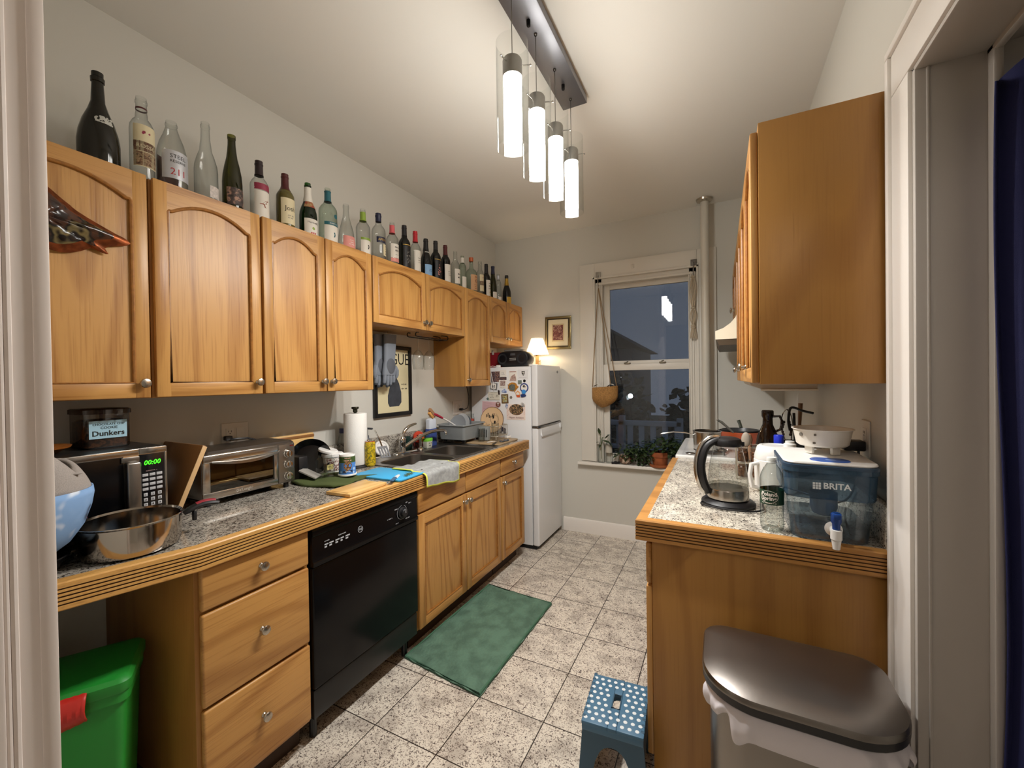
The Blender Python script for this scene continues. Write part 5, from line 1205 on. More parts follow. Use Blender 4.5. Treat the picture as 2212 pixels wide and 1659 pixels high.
def glove(label, x, y, rz, tilt, flip):
    t = thing('rubber_glove', label, 'glove', (x, y, 1.70), rz, 'silicone scrubbing gloves on one hook')
    lo = []
    for (z, w, d) in ((0, .052, .016), (-.06, .050, .016), (-.13, .047, .015), (-.17, .045, .015), (-.20, .050, .017), (-.235, .055, .018), (-.262, .054, .016)):
        lo.append([(p[1], p[0]+tilt*z, z) for p in rrect(0, 0, w, d, d*.95, 4)])
    b = MB(); b.loft(lo, False, True); b.build('cuff_and_hand', GLV, t, local=True)
    for i, (fy, L) in enumerate(((-.040, .070), (-.014, .086), (.013, .082), (.040, .066))):
        b = MB(); b.tube([(0, fy*.9+tilt*-.25, -.250), (.003, fy+tilt*-.28, -.25-L*.5), (.001, fy*1.02+tilt*-.3, -.25-L*.85), (0, fy*1.02+tilt*-.3, -.25-L)], [.0138, .0130, .0115, .006], 10)
        f = b.build('finger', GLV, t, local=True)
        b = MB(); b.ball((0, fy*1.02+tilt*-.3, -.25-L+.005), .0112, (1, 1, 1.1), 10); b.build('fingertip', GLVT, f, local=True)
    b = MB(); b.tube([(.004, flip*.045+tilt*-.2, -.205), (.010, flip*.060+tilt*-.22, -.235), (.010, flip*.062+tilt*-.24, -.262), (.008, flip*.060+tilt*-.25, -.282)], [.014, .014, .012, .006], 10); b.build('thumb', GLV, t, local=True)
    b = MB(); b.lathe([(0, .004), (.038, .003), (.044, 0)], seg=28, M=Matrix.Translation((.0165, tilt*-.2, -.205)) @ Matrix.Rotation(PI/2, 4, 'Y') @ Matrix.Diagonal((1.15, .9, 1, 1))); b.build('bristle_palm', GLVD, t, local=True)
    return t
glove('grey silicone glove with bristled palm hanging in front of its pair', -1.915, 2.035, 0, .06, 1)
glove('grey silicone glove hanging behind its pair next to the wide cabinet', -1.955, 1.985, .15, .02, -1)
t = thing('cup_hook', 'small clear hook under the cabinet holding the gloves', 'hook', (-1.93, 2.03, 1.70))
b = MB(); b.tube([(-1.93, 2.03, 1.721), (-1.93, 2.03, 1.708), (-1.925, 2.035, 1.700), (-1.915, 2.035, 1.703)], .002, 6); b.build('hook', CHROME, t)
# framed poster: plain stand-in figure, masthead kept
t = thing('framed_poster', 'tall black-framed cream magazine-cover poster behind the hanging gloves', 'picture', (XL, 2.137, 1.16))
py0, py1, pz0, pz1 = 1.958, 2.316, 1.160, 1.640
b = MB()
for (a, c5, d, e) in ((py0, py0+.026, pz0, pz1), (py1-.026, py1, pz0, pz1), (py0+.026, py1-.026, pz0, pz0+.026), (py0+.026, py1-.026, pz1-.026, pz1)): b.box(XL+.001, XL+.022, a, c5, d, e, .002)
b.build('frame', BLACKM, t)
b = MB(); b.box(XL+.001, XL+.010, py0+.02, py1-.02, pz0+.02, pz1-.02); pp = b.build('print', mat('poster_cream', '#ddd2ab', .6), t)
b = MB(); b.text('VOGUE', .113, frame_x(XL+.0104, 2.137, 1.545), sx=.86); scribM(b, frame_x(XL+.0106, 2.243, 1.375), .07, 1, .012, 3); scribM(b, frame_x(XL+.0106, 2.246, 1.345), .085, 1, .012, 4); b.build('lettering', INK, pp)
b = MB(); b.prism([(2.10, 1.225), (2.19, 1.225), (2.215, 1.25), (2.215, 1.32), (2.195, 1.38), (2.165, 1.43), (2.135, 1.44), (2.11, 1.42), (2.105, 1.36), (2.085, 1.30), (2.085, 1.25)], 'x', XL+.0102, XL+.0106); b.build('abstract_shape', mat('poster_slate', '#3f434b', .7, vary=.3, vscale=25), pp)
# ---------------------------------------------------------------- on and above the refrigerator
ZF = 1.5056
t = thing('red_tote', 'dark red box on the refrigerator behind the radio', 'box', (-1.80, 3.33, ZF))
b = MB(); b.tub([(-1.835, 3.33, .092, .062, .012, ZF), (-1.835, 3.33, .096, .066, .012, ZF+.004), (-1.835, 3.33, .096, .066, .012, ZF+.135), (-1.835, 3.33, .09, .06, .012, ZF+.14)]); b.build('box', mat('tote_red', '#8c1420', .55), t)
b = MB(); b.box(-1.85, -1.83, 3.255, 3.2625, ZF+.12, ZF+.16, .002); b.build('tag', mat('tag_clear', '#c9c2ba', .3), t)
t = thing('boombox', 'black oval portable radio CD player on the refrigerator', 'radio', (-1.585, 3.2, ZF))
b = MB(); lo = []
for (yy, sc) in ((3.135, .86), (3.140, .95), (3.155, 1.0), (3.26, 1.0), (3.275, .95), (3.28, .85)):
    lo.append([(-1.585+x*sc, yy, ZF+.072+z*sc) for x, z in rrect(0, 0, .152, .062, .06, 7)])
b.loft(lo); b.build('case', mat('radio_black', '#121217', .3), t)
b = MB(); b.box(-1.69, -1.48, 3.15, 3.26, ZF, ZF+.016, .004); b.build('foot', BLACKP, t)
for s in (-1, 1):
    b = MB(); b.lathe([(0, 0), (.044, 0), (.046, .003), (.046, .006), (.042, .004), (0, .002)], seg=32, M=Matrix.Translation((-1.585+s*.092, 3.1385, ZF+.072)) @ Matrix.Rotation(PI/2, 4, 'X')); b.build('speaker_grille', mat('speaker_grille', '#1b1b20', .7, bump=1, bscale=900), t)
b = MB(); b.box(-1.600, -1.555, 3.1335, 3.136, ZF+.098, ZF+.116, .001); b.build('display', mat('radio_display', '#4a4d52', .2), t)
for r in range(2):
    for k in range(5):
        b = MB(); b.box(-1.607+k*.0125, -1.598+k*.0125, 3.1325, 3.136, ZF+.072-r*.014, ZF+.077-r*.014, .001); b.build('button', mat('radio_button', '#c7c7c4', .4), t)
t = thing('disc_case', 'flat grey disc case lying on top of the radio', 'case', (-1.6, 3.2, ZF+.1345))
b = MB(); b.box(-1.665, -1.505, 3.145, 3.27, ZF+.1345, ZF+.151, .003); b.build('case', mat('disc_case_grey', '#6a6560', .4), t)
b = MB(); b.tube([(-1.72, 3.10, ZF+.004), (-1.745, 3.085, ZF+.012), (-1.762, 3.066, ZF+.006), (-1.755, 3.064, ZF-.03), (-1.735, 3.066, ZF-.12), (-1.725, 3.066, ZF-.20)], .0028, 8); b.tub([(-1.70, 3.105, .018, .014, .008, ZF), (-1.70, 3.105, .018, .014, .008, ZF+.018)])
tag(b.build('white_cable', WHITEP), 'white cable with plug looping down the refrigerator side', 'cable')
# pleated table lamp
LPX, LPY = -1.485, 3.45
t = thing('table_lamp', 'small lit table lamp with pleated cream shade on the refrigerator', 'lamp', (LPX, LPY, ZF))
b = MB(); b.lathe([(0, ZF), (.045, ZF), (.045, ZF+.010), (.02, ZF+.014), (.014, ZF+.02)], (LPX, LPY, 0), 28); b.box(LPX-.014, LPX+.014, LPY-.012, LPY+.012, ZF+.012, 1.61, .003); b.build('base', wood('lamp_wood', '#e0b878', '#c4935a', 'z'), t)
b = MB(); b.ball((LPX+.030, LPY-.012, 1.545), .012, seg=14); b.ball((LPX+.030, LPY-.012, 1.566), .009, seg=14); b.lathe([(.004, 1.52), (.012, 1.53), (.006, 1.538)], (LPX+.030, LPY-.012, 0), 14); b.build('figurine', mat('figurine_cream', '#ead9b4', .4), t)
SHADE = bpy.data.materials.new('pleated_shade'); SHADE.use_nodes = True
_n = SHADE.node_tree; _n.nodes.clear(); _o = _n.nodes.new('ShaderNodeOutputMaterial'); _t = _n.nodes.new('ShaderNodeBsdfTranslucent'); _d = _n.nodes.new('ShaderNodeBsdfDiffuse'); _m = _n.nodes.new('ShaderNodeMixShader')
_t.inputs['Color'].default_value = lin('#fdf6e4'); _d.inputs['Color'].default_value = lin('#f7f1e2'); _m.inputs[0].default_value = .5
_n.links.new(_t.outputs[0], _m.inputs[1]); _n.links.new(_d.outputs[0], _m.inputs[2]); _n.links.new(_m.outputs[0], _o.inputs['Surface'])
def shade_fn(u, v):
    a = 2*PI*u; r = .098+(.052-.098)*v; k = (1-v)*.0055+.002
    r += k*(1 if int(round(u*112)) % 4 in (0, 1) else -1)*.9
    z = 1.628+.142*v-(.004 if v < .01 and int(round(u*112)) % 4 in (0, 1) else 0)
    return (LPX+r*math.cos(a), LPY+r*math.sin(a), z)
b = MB(); b.grid(112, 8, shade_fn); b.build('shade', SHADE, t, ang=20, recalc=False)
b = MB(); b.ball((LPX, LPY, 1.640), .017, (1, 1, 1.15), 14); b.build('bulb', mat('lamp_bulb', '#ffffff', emit='#ffe6c2', estr=190), t)
b = MB(); b.lathe([(.012, 1.606), (.014, 1.612), (.014, 1.622)], (LPX, LPY, 0), 16); b.build('socket', mat('brass_socket', '#b8954a', .3, .8), t)
b = MB(); b.tube([(-1.470, 3.428, 1.712), (-1.52, 3.40, 1.66), (-1.54, 3.38, ZF+.16)], .002, 6) if False else b.tube([(-1.590, 3.500, 1.711), (-1.592, 3.49, 1.65), (-1.60, 3.47, 1.56), (-1.60, 3.46, ZF+.003)], .002, 6)
tag(b.build('pull_cord', mat('cord_cream', '#d9cfae', .6)), 'pale thin cord hanging from the cabinet above the refrigerator', 'cord')
# framed small picture on the back wall
t = thing('framed_picture', 'small silver-gold framed dark red print with wide cream mat on the back wall', 'picture', (-1.34, YB, 1.68))
M = Matrix.Translation((-1.341, YB-.001, 1.828)) @ Matrix.Rotation(math.radians(1.0), 4, 'Y')
FRM = mat('frame_pewter', '#8c7d58', .3, .8); FRD = mat('frame_dark', '#3b3222', .4, .4)
b = MB()
hx, hz = .128, .152
for (a, c, d, e) in ((-hx, hx, hz-.022, hz), (-hx, hx, -hz, -hz+.022), (-hx, -hx+.022, -hz+.02, hz-.02), (hx-.022, hx, -hz+.02, hz-.02)): b.box(a, c, -.018, 0, d, e, .004, M=M)
fr = b.build('frame', FRM, t)
b = MB()
for (a, c, d, e) in ((-hx+.02, hx-.02, hz-.030, hz-.02), (-hx+.02, hx-.02, -hz+.02, -hz+.030), (-hx+.02, -hx+.030, -hz+.03, hz-.03), (hx-.030, hx-.02, -hz+.03, hz-.03)): b.box(a, c, -.014, -.004, d, e, M=M)
b.build('inner_lip', FRD, fr)
b = MB(); b.box(-hx+.028, hx-.028, -.010, -.004, -hz+.028, hz-.028, M=M); b.build('mat_board', mat('mat_cream', '#d8ceb2', .7), t)
b = MB(); b.box(-.060, .060, -.0125, -.010, -.082, .082, M=M); b.build('inner_mat', mat('mat_tan', '#c2b28c', .6), t)
b = MB(); b.box(-.050, .050, -.0135, -.0125, -.070, .070, M=M); b.build('print', patches('red_print', ['#4d2526', '#6b3432', '#a08072', '#5a2a2c', '#7f4a44', '#482226'], 42), t)

# ---------------------------------------------------------------- magnets and papers on the refrigerator side
FS = FY0
PH1 = patches('photo_dark', ['#16131c', '#2e2438', '#7a5a52', '#1c1a26', '#4a3a46'], 70); PH2 = patches('photo_people', ['#1b1a22', '#3a2c40', '#a57c6a', '#23202c', '#5b4656'], 60)
PH3 = patches('photo_group', ['#14131a', '#3a2420', '#b89468', '#17161f', '#5a5234', '#7c2a26'], 55)
def flat(name, label, cat, x0, x1, z0, z1, m, dy=0, th=.0012, rot=0, part='sheet'):
    t = thing(name, label, cat, ((x0+x1)/2, FS-dy, z0), 0, 'papers and magnets on the refrigerator side')
    cx, cz = (x0+x1)/2, (z0+z1)/2; M = Matrix.Translation((cx, FS-dy, cz)) @ Matrix.Rotation(rot, 4, 'Y')
    b = MB(); b.box(-(x1-x0)/2, (x1-x0)/2, -th, -.0002, -(z1-z0)/2, (z1-z0)/2, M=M); o = b.build(part, m, t)
    return t, o, M @ Matrix(((1, 0, 0, 0), (0, 0, -1, -th-.0003), (0, 1, 0, 0), (0, 0, 0, 1)))
def poly(b, M, pts): b.add([M @ Vector((p[0], p[1], 0)) for p in pts], [list(range(len(pts)))]); return b
def disc(b, M, r, cx=0, cy=0, sx=1, sy=1, n=28, z=0): b.add([M @ Vector((cx+r*sx*math.cos(k/n*2*PI), cy+r*sy*math.sin(k/n*2*PI), z)) for k in range(n)], [list(range(n))]); return b
flat('photo_strip', 'tall dark photo at the left edge of the refrigerator side', 'photo', -1.755, -1.720, 1.378, 1.469, PH1)
flat('photo_strip', 'second dark photo, right beside the one at the left edge', 'photo', -1.7185, -1.673, 1.380, 1.470, PH2)
t, o, M = flat('note_card', 'blank-looking white card with faint lines, top row of papers', 'card', -1.671, -1.608, 1.423, 1.480, PAPER, .0014)
b = MB(); scribM(b, M, .04, 3, .005, 4); b.build('handwriting', mat('ink_faint', '#8d8790', .6), o)
flat('photo_strip', 'short dark photo strip under the white card', 'photo', -1.672, -1.608, 1.396, 1.421, PH1)
t, o, M = flat('postcard', 'white card with dark red printed figures in the top row', 'card', -1.585, -1.510, 1.386, 1.470, PAPER)
b = MB(); b.add([M @ Vector((-.032, y, 0)) for y in ()], []) if False else None
for (y0, y1) in ((.032, .038), (-.040, -.036)): poly(b, M, [(-.030, y0), (.030, y0), (.030, y1), (-.030, y1)])
b.build('red_border', mat('ink_rust', '#8a3b34', .6), o)
b = MB(); poly(b, M, [(-.028, -.034), (.030, -.034), (.026, -.005), (.016, .018), (-.002, .006), (-.018, -.004)]); b.build('figure_print', patches('rust_print', ['#8f4038', '#e2d2c6', '#6e2c28', '#d9c4b6', '#8f4a40'], 130), o)
t, o, M = flat('crest_card', 'white card with a small black shield crest at the upper right', 'card', -1.499, -1.406, 1.402, 1.480, mat('card_cool_white', '#e3e3e4', .6))
b = MB(); poly(b, M, [(-.014, .026), (.016, .026), (.015, .008), (.006, -.010), (.001, -.012), (-.006, -.006), (-.013, .008)]); b.mat(1); Mz = M @ Matrix.Translation((0, 0, .0003)); poly(b, Mz, [(-.008, .020), (-.002, .020), (-.004, .010), (-.009, .010)]); poly(b, Mz, [(.003, .020), (.011, .020), (.009, .009), (.002, .006)]); poly(b, Mz, [(-.003, .002), (.004, .003), (.001, -.008)]); b.build('crest', [INK, PAPER], o)
b = MB(); scribM(b, M @ Matrix.Translation((.0, -.024, 0)), .075, 1, .004, 6); b.build('print_line', mat('ink_faint', '#8d8790', .6), o)
t, o, M = flat('square_magnet', 'small sage grey square magnet beside the black dot', 'magnet', -1.500, -1.466, 1.361, 1.392, mat('magnet_sage', '#87938b', .5, vary=.3, vscale=150), 0, .004)
t = thing('round_magnet', 'small round black magnet just above the ring magnet', 'magnet', (-1.441, FS, 1.386), 0, 'papers and magnets on the refrigerator side')
FM = Matrix(((1, 0, 0, 0), (0, 0, -1, 0), (0, 1, 0, 0), (0, 0, 0, 1)))
def rmag(t, x, z, r, m, th=.004, part='disc'):
    b = MB(); b.lathe([(0, .0002), (r, .0002), (r, th-.001), (r*.92, th), (0, th)], seg=28, M=Matrix.Translation((x, FS, z)) @ FM); return b.build(part, m, t)
rmag(t, -1.441, 1.386, .0118, BLACKM)
t = thing('fish_magnet', 'orange and grey tropical fish magnet', 'magnet', (-1.545, FS, 1.30), 0, 'papers and magnets on the refrigerator side')
Mf = Matrix.Translation((-1.545, FS-.0002, 1.337)) @ FM
fishp = [(.052, .0), (.036, .012), (.030, .026), (.012, .036), (-.012, .038), (-.034, .030), (-.042, .020), (-.051, .022), (-.046, .006), (-.050, -.018), (-.040, -.014), (-.034, -.030), (-.010, -.036), (.012, -.036), (.014, -.046), (.022, -.034), (.030, -.022)]
b = MB(); n = len(fishp); b.loft([[(p[0], p[1], 0) for p in fishp], [(p[0], p[1], .005) for p in fishp]], M=Mf); o = b.build('body', mat('fish_orange', '#c98a34', .5, vary=.4, vscale=60), t)
b = MB(); b.loft([[(p[0]*.72-.004, p[1]*.72-.004, .0051) for p in fishp[2:]], [(p[0]*.66-.004, p[1]*.66-.004, .007) for p in fishp[2:]]], M=Mf); b.build('flank', mat('fish_slate', '#6f756d', .5, vary=.35, vscale=90), o)
t = thing('ring_magnet', 'round magnet with navy ring on white at the right of the fish', 'magnet', (-1.444, FS, 1.29), 0, 'papers and magnets on the refrigerator side')
o = rmag(t, -1.444, 1.329, .039, mat('ring_navy', '#3a4a86', .4))
b = MB(); disc(b, Matrix.Translation((-1.444, FS-.0043, 1.329)) @ FM, .029); b.mat(1); Mq = Matrix.Translation((-1.444, FS-.0046, 1.329)) @ FM
disc(b, Mq, .008, -.006, .012, .7, 1.2, 12); disc(b, Mq, .007, .008, .008, .9, .8, 12); disc(b, Mq, .006, .003, .018, .7, 1, 12); b.build('face', [PAPER, INK], o)
t = thing('blue_magnet', 'bright blue blob-shaped magnet overlapping the navy ring magnet', 'magnet', (-1.447, FS-.0055, 1.255), 0, 'papers and magnets on the refrigerator side')
b = MB(); Mb = Matrix.Translation((-1.45, FS-.0062, 1.290)) @ FM
bp = [(-.012, .022), (.006, .026), (.020, .018), (.024, .002), (.014, -.012), (-.008, -.010), (-.016, .004)]
b.loft([[(x, y, 0) for x, y in bp], [(x*.9, y*.9, .004) for x, y in bp]], M=Mb); o = b.build('top', mat('magnet_azure', '#3f8fd6', .45), t)
b = MB(); bp = [(-.026, -.016), (-.006, -.012), (.016, -.014), (.026, -.022), (.020, -.032), (-.006, -.038), (-.024, -.034)]
b.loft([[(x, y, 0) for x, y in bp], [(x*.95, y, .004) for x, y in bp]], M=Mb); b.build('bottom', mat('magnet_indigo', '#243a6e', .45), t)
t = thing('house_magnet', 'small orange and white house-shaped magnet under the fish', 'magnet', (-1.50, FS, 1.251), 0, 'papers and magnets on the refrigerator side')
Mh = Matrix.Translation((-1.503, FS-.0002, 1.279)) @ FM
b = MB(); hp = [(-.025, .006), (0, .028), (.025, .006), (.020, .006), (.020, -.010), (-.018, -.010), (-.018, .006)]; b.loft([[(x, y, 0) for x, y in hp], [(x, y, .004) for x, y in hp]], M=Mh); o = b.build('roof_and_wall', mat('house_peach', '#e2a268', .5), t)
b = MB(); hp = [(-.014, .006), (0, .016), (.016, .004), (.014, -.008), (-.012, -.008)]; b.add([Mh @ Vector((x, y, .0044)) for x, y in hp], [list(range(5))]); b.build('front', PAPER, o)
b = MB(); hp = [(-.014, -.011), (.020, -.011), (.018, -.028), (-.010, -.028)]; b.loft([[(x, y, 0) for x, y in hp], [(x, y, .004) for x, y in hp]], M=Mh); b.build('base', mat('house_orange', '#cf5a2e', .5), t)
t, o, M = flat('cat_tile', 'tilted grey-edged tile with a black cat on white', 'magnet', -1.764, -1.698, 1.314, 1.372, mat('tile_edge_grey', '#6f706e', .5), 0, .004, .12)
b = MB(); poly(b, M, [(-.027, -.022), (.023, -.022), (.023, .024), (-.027, .024)]); b.mat(1); Mz = M @ Matrix.Translation((0, 0, .0004)); poly(b, Mz, [(-.016, .016), (-.010, .008), (.002, .008), (.006, .016), (.010, .008), (.009, -.002), (.011, -.014), (.006, -.014), (.002, -.008), (-.006, -.008), (-.008, -.016), (-.012, -.016), (-.012, .002)]); b.build('cat_print', [PAPER, INK], o)
t, o, M = flat('ticket_card', 'white ticket with dark red block print beside the fish', 'card', -1.680, -1.610, 1.326, 1.396, PAPER, .0014)
b = MB(); scribM(b, M @ Matrix.Translation((0, -.026, 0)), .055, 1, .006, 12); poly(b, M, [(-.024, -.015), (.024, -.015), (.026, .030), (-.022, .030)]); b.build('print', patches('ticket_print', ['#5d3030', '#d8c9c2', '#6e4440', '#cdb8b0'], 120), o)
t = thing('blue_magnet', 'small blue and white boat-like magnet above the tiny framed picture', 'magnet', (-1.631, FS, 1.288), 0, 'papers and magnets on the refrigerator side')
Mc = Matrix.Translation((-1.631, FS-.0002, 1.303)) @ FM; hp = [(-.024, .002), (-.006, .006), (-.004, .016), (.008, .016), (.012, .004), (.024, .006), (.022, -.014), (-.022, -.014)]
b = MB(); b.loft([[(x, y, 0) for x, y in hp], [(x*.94, y*.94, .005) for x, y in hp]], M=Mc); o = b.build('hull', mat('magnet_blue', '#3d5ca8', .4, col2='#b9c7e0', vscale=70), t)
t, o, M = flat('sketch_card', 'cream card with a faint line drawing at the left', 'card', -1.790, -1.674, 1.224, 1.296, mat('card_ivory', '#dcd6c6', .7))
b = MB(); scribM(b, M @ Matrix.Translation((0, .028, 0)), .10, 1, .006, 14); scribM(b, M @ Matrix.Translation((-.02, .0, 0)), .05, 3, .007, 15); scribM(b, M @ Matrix.Translation((.034, 0, 0)), .03, 2, .007, 17); poly(b, M, [(-.056, -.035), (.056, -.035), (.056, -.032), (-.056, -.032)]); b.build('drawing', mat('ink_brown', '#5a5044', .6), o)
t = thing('antler_magnet', 'tiny dark antlered animal magnet on the sketch card corner', 'magnet', (-1.681, FS-.0016, 1.272), 0, 'papers and magnets on the refrigerator side')
Mr = Matrix.Translation((-1.681, FS-.0018, 1.292)) @ FM; hp = [(-.008, .004), (-.011, .020), (-.006, .014), (-.001, .022), (.002, .012), (.009, .018), (.007, .004), (.009, -.020), (-.006, -.020)]
b = MB(); b.loft([[(x, y, 0) for x, y in hp], [(x, y, .004) for x, y in hp]], M=Mr); b.build('figure', mat('antler_brown', '#2a1a18', .5), t)
t = thing('star_magnet', 'small grey-green star magnet at the sketch card lower corner', 'magnet', (-1.791, FS-.0016, 1.22), 0, 'papers and magnets on the refrigerator side')
hp = [((.016 if k % 2 == 0 else .007)*math.sin(k*PI/5), (.016 if k % 2 == 0 else .007)*math.cos(k*PI/5)) for k in range(10)]; Mr = Matrix.Translation((-1.791, FS-.0018, 1.236)) @ FM
b = MB(); b.loft([[(x, y, 0) for x, y in hp], [(x*.8, y*.8, .004) for x, y in hp]], M=Mr); b.build('star', mat('star_verdigris', '#5d6f68', .5), t)
t, o, M = flat('mini_picture', 'miniature brown-framed picture magnet in the middle', 'magnet', -1.656, -1.593, 1.200, 1.276, mat('mini_frame', '#6e5636', .5), 0, .006, -.05)
b = MB(); poly(b, M, [(-.020, -.028), (.020, -.028), (.020, .028), (-.020, .028)]); b.build('print', patches('mini_print', ['#3f5a50', '#b7c4b0', '#c2a54a', '#2e4038', '#aebfb4'], 75), o)
t = thing('round_magnet', 'small grey-brown round magnet right of the miniature picture', 'magnet', (-1.567, FS, 1.238), 0, 'papers and magnets on the refrigerator side')
rmag(t, -1.567, 1.249, .0118, mat('magnet_taupe', '#7d7468', .5))
t, o, M = flat('pink_form', 'pink lined paper slip behind the round plate', 'paper', -1.850, -1.693, 1.098, 1.212, mat('paper_pink', '#dfb9bd', .7), 0, .0012, .05)
b = MB()
for k in range(9): poly(b, M, [(-.070, .044-k*.0105), (.066, .044-k*.0105), (.066, .0455-k*.0105), (-.070, .0455-k*.0105)])
b.build('ruled_lines', mat('ink_mauve', '#a5727c', .6), o)
t = thing('letter_magnet', 'round maroon-ringed magnet with a white letter T', 'magnet', (-1.691, FS-.0015, 1.164), 0, 'papers and magnets on the refrigerator side')
b = MB(); Mt = Matrix.Translation((-1.690, FS-.0016, 1.188)) @ FM
b.lathe([(0, 0), (.026, 0), (.026, .003), (.024, .004), (0, .004)], seg=32, M=Mt); o = b.build('disc', mat('magnet_silver_ring', '#b9a9a2', .4), t)
b = MB(); disc(b, Mt, .0215, z=.0043); b.mat(1); b.text('T', .036, Mt @ Matrix.Translation((0, 0, .0046)), bold=.0012); b.build('letter', [mat('magnet_maroon', '#7a4038', .5), PAPER], o)
t, o, M = flat('holiday_card', 'pale pink Happy holidays card with an oval group photo', 'card', -1.611, -1.437, 1.062, 1.192, mat('card_blush', '#ecdcd2', .6))
b = MB(); disc(b, M, .001, .004, .020, 66, 46, 36); b.build('oval_photo', PH3, o)
b = MB(); b.text('Happy holidays', .0225, M @ Matrix.Translation((.0, -.046, 0)), shear=.45); b.build('lettering', mat('ink_maroon', '#6e3230', .6), o)
b = MB()
for k in range(7): disc(b, M, .0025, -.078+.006*math.sin(k*2), -.03+k*.011, n=8); disc(b, M, .0022, .076, -.02+k*.010, n=8)
b.build('ornament_print', mat('ink_red', '#b3363a', .6), o)
t = thing('blue_magnet', 'narrow pale and dark blue magnet at the holiday card upper left', 'magnet', (-1.609, FS-.0016, 1.155), 0, 'papers and magnets on the refrigerator side')
Mr = Matrix.Translation((-1.609, FS-.0018, 1.176)) @ FM; hp = [(-.006, .020), (.006, .018), (.013, .006), (.010, -.006), (.005, -.020), (-.006, -.016), (-.013, .002)]
b = MB(); b.loft([[(x, y, 0) for x, y in hp], [(x*.85, y*.9, .004) for x, y in hp]], M=Mr); b.build('figure', mat('magnet_periwinkle', '#54699f', .45, col2='#c5cfdd', vscale=90), t)
t = thing('spotted_magnet', 'black and white spotted magnet at the holiday card upper right', 'magnet', (-1.461, FS-.0016, 1.166), 0, 'papers and magnets on the refrigerator side')
Mr = Matrix.Translation((-1.461, FS-.0018, 1.186)) @ FM; hp = [(-.020, .018), (-.006, .022), (.010, .016), (.022, .002), (.020, -.014), (.004, -.018), (-.012, -.008)]
b = MB(); b.loft([[(x, y, 0) for x, y in hp], [(x*.9, y*.9, .004) for x, y in hp]], M=Mr); b.build('figure', mat('magnet_spotted', '#e8e6e2', .45, col2='#1c1a1c', vscale=110), t)
t = thing('navy_magnet', 'irregular navy blue magnet alone low on the refrigerator side', 'magnet', (-1.648, FS, .936), 0, 'papers and magnets on the refrigerator side')
Mr = Matrix.Translation((-1.648, FS-.0002, .971)) @ FM; hp = [(-.030, .026), (-.018, .034), (-.002, .026), (.020, .020), (.029, .010), (.026, -.010), (.029, -.026), (.018, -.036), (.010, -.028), (.006, -.010), (-.008, -.012), (-.018, -.022), (-.014, -.032), (-.024, -.034), (-.031, -.022), (-.022, -.006), (-.024, .008)]
b = MB(); b.loft([[(x, y, 0) for x, y in hp], [(x*.95, y*.95, .005) for x, y in hp]], M=Mr); b.build('figure', mat('magnet_navy', '#161c3e', .45), t)
# ---------------------------------------------------------------- range and hood
t = thing('gas_range', 'white range at the far end of the right counter under the hood', 'range', (.08, 3.03, 0))
b = MB(); b.box(-.225, XR-.005, 2.652, 3.412, .02, .90, .004); b.build('body', WHITEAPP, t)
b = MB(); b.tub([(.083, 3.032, .322, .380, .02, .900), (.083, 3.032, .330, .384, .02, .908), (.083, 3.032, .330, .384, .02, .924), (.083, 3.032, .322, .376, .02, .932), (.083, 3.032, .300, .352, .02, .926)]); ct = b.build('cooktop', mat('enamel_white', '#e8e8e6', .18), t)
for (x, y) in ((-.06, 2.83), (.25, 2.83), (-.06, 3.23), (.25, 3.23)):
    b = MB()
    for a in range(4):
        c, s = math.cos(a*PI/2+PI/4), math.sin(a*PI/2+PI/4); b.tube([(x+c*.03, y+s*.03, .944), (x+c*.105, y+s*.105, .944), (x+c*.11, y+s*.11, .928)], .005, 6)
    b.lathe([(.09, .940), (.096, .944), (.09, .948), (.085, .944), (.09, .940)], (x, y, 0), 24); b.build('burner_grate', mat('grate_grey', '#3c3a3a', .5), ct)
for k in range(4):
    b = MB(); b.lathe([(0, 0), (.02, 0), (.018, .025), (0, .025)], seg=18, M=Matrix.Translation((-.225, 2.76+k*.18, .865)) @ Matrix.Rotation(-PI/2, 4, 'Y')); b.build('knob', WHITEP, t)
b = MB(); b.box(-.235, -.2255, 2.67, 3.395, .22, .80, .006); d = b.build('oven_door', WHITEAPP, t)
b = MB(); b.tube([(-.236, 2.72, .76), (-.265, 2.72, .765), (-.265, 3.34, .765), (-.236, 3.34, .76)], .009, 8); b.build('handle', WHITEP, d)
t = thing('range_hood', 'cream white range hood with curved front below the short cabinet', 'range hood', (.2, 3.03, 1.575))
b = MB(); b.prism([(XR-.003, 1.764), (.092, 1.764), (.080, 1.735), (.055, 1.703), (.018, 1.676), (-.024, 1.660), (-.024, 1.612), (XR-.003, 1.612)], 'y', 2.660, 3.405); b.build('shell', mat('hood_cream', '#ece6d2', .3), t)
b = MB(); b.prism([(XR-.01, 1.6118), (-.020, 1.6118), (-.004, 1.578), (XR-.01, 1.578)], 'y', 2.664, 3.40); b.build('underside', mat('hood_brown', '#4d4030', .5, .3), t)
t = thing('under_cabinet_light', 'slim white metal light fitting under the right wall cabinets', 'light fitting', (.22, 2.35, 1.33))
b = MB(); b.prism([(.115, 1.369), (.36, 1.369), (.36, 1.337), (.165, 1.337), (.122, 1.355)], 'y', 2.095, 2.62); b.build('housing', mat('fitting_white', '#cfc9bd', .4), t)
b = MB(); b.box(.158, .362, 2.088, 2.0948, 1.331, 1.340, .001); b.build('front_lip', mat('lip_white', '#e4dfd4', .3), t)
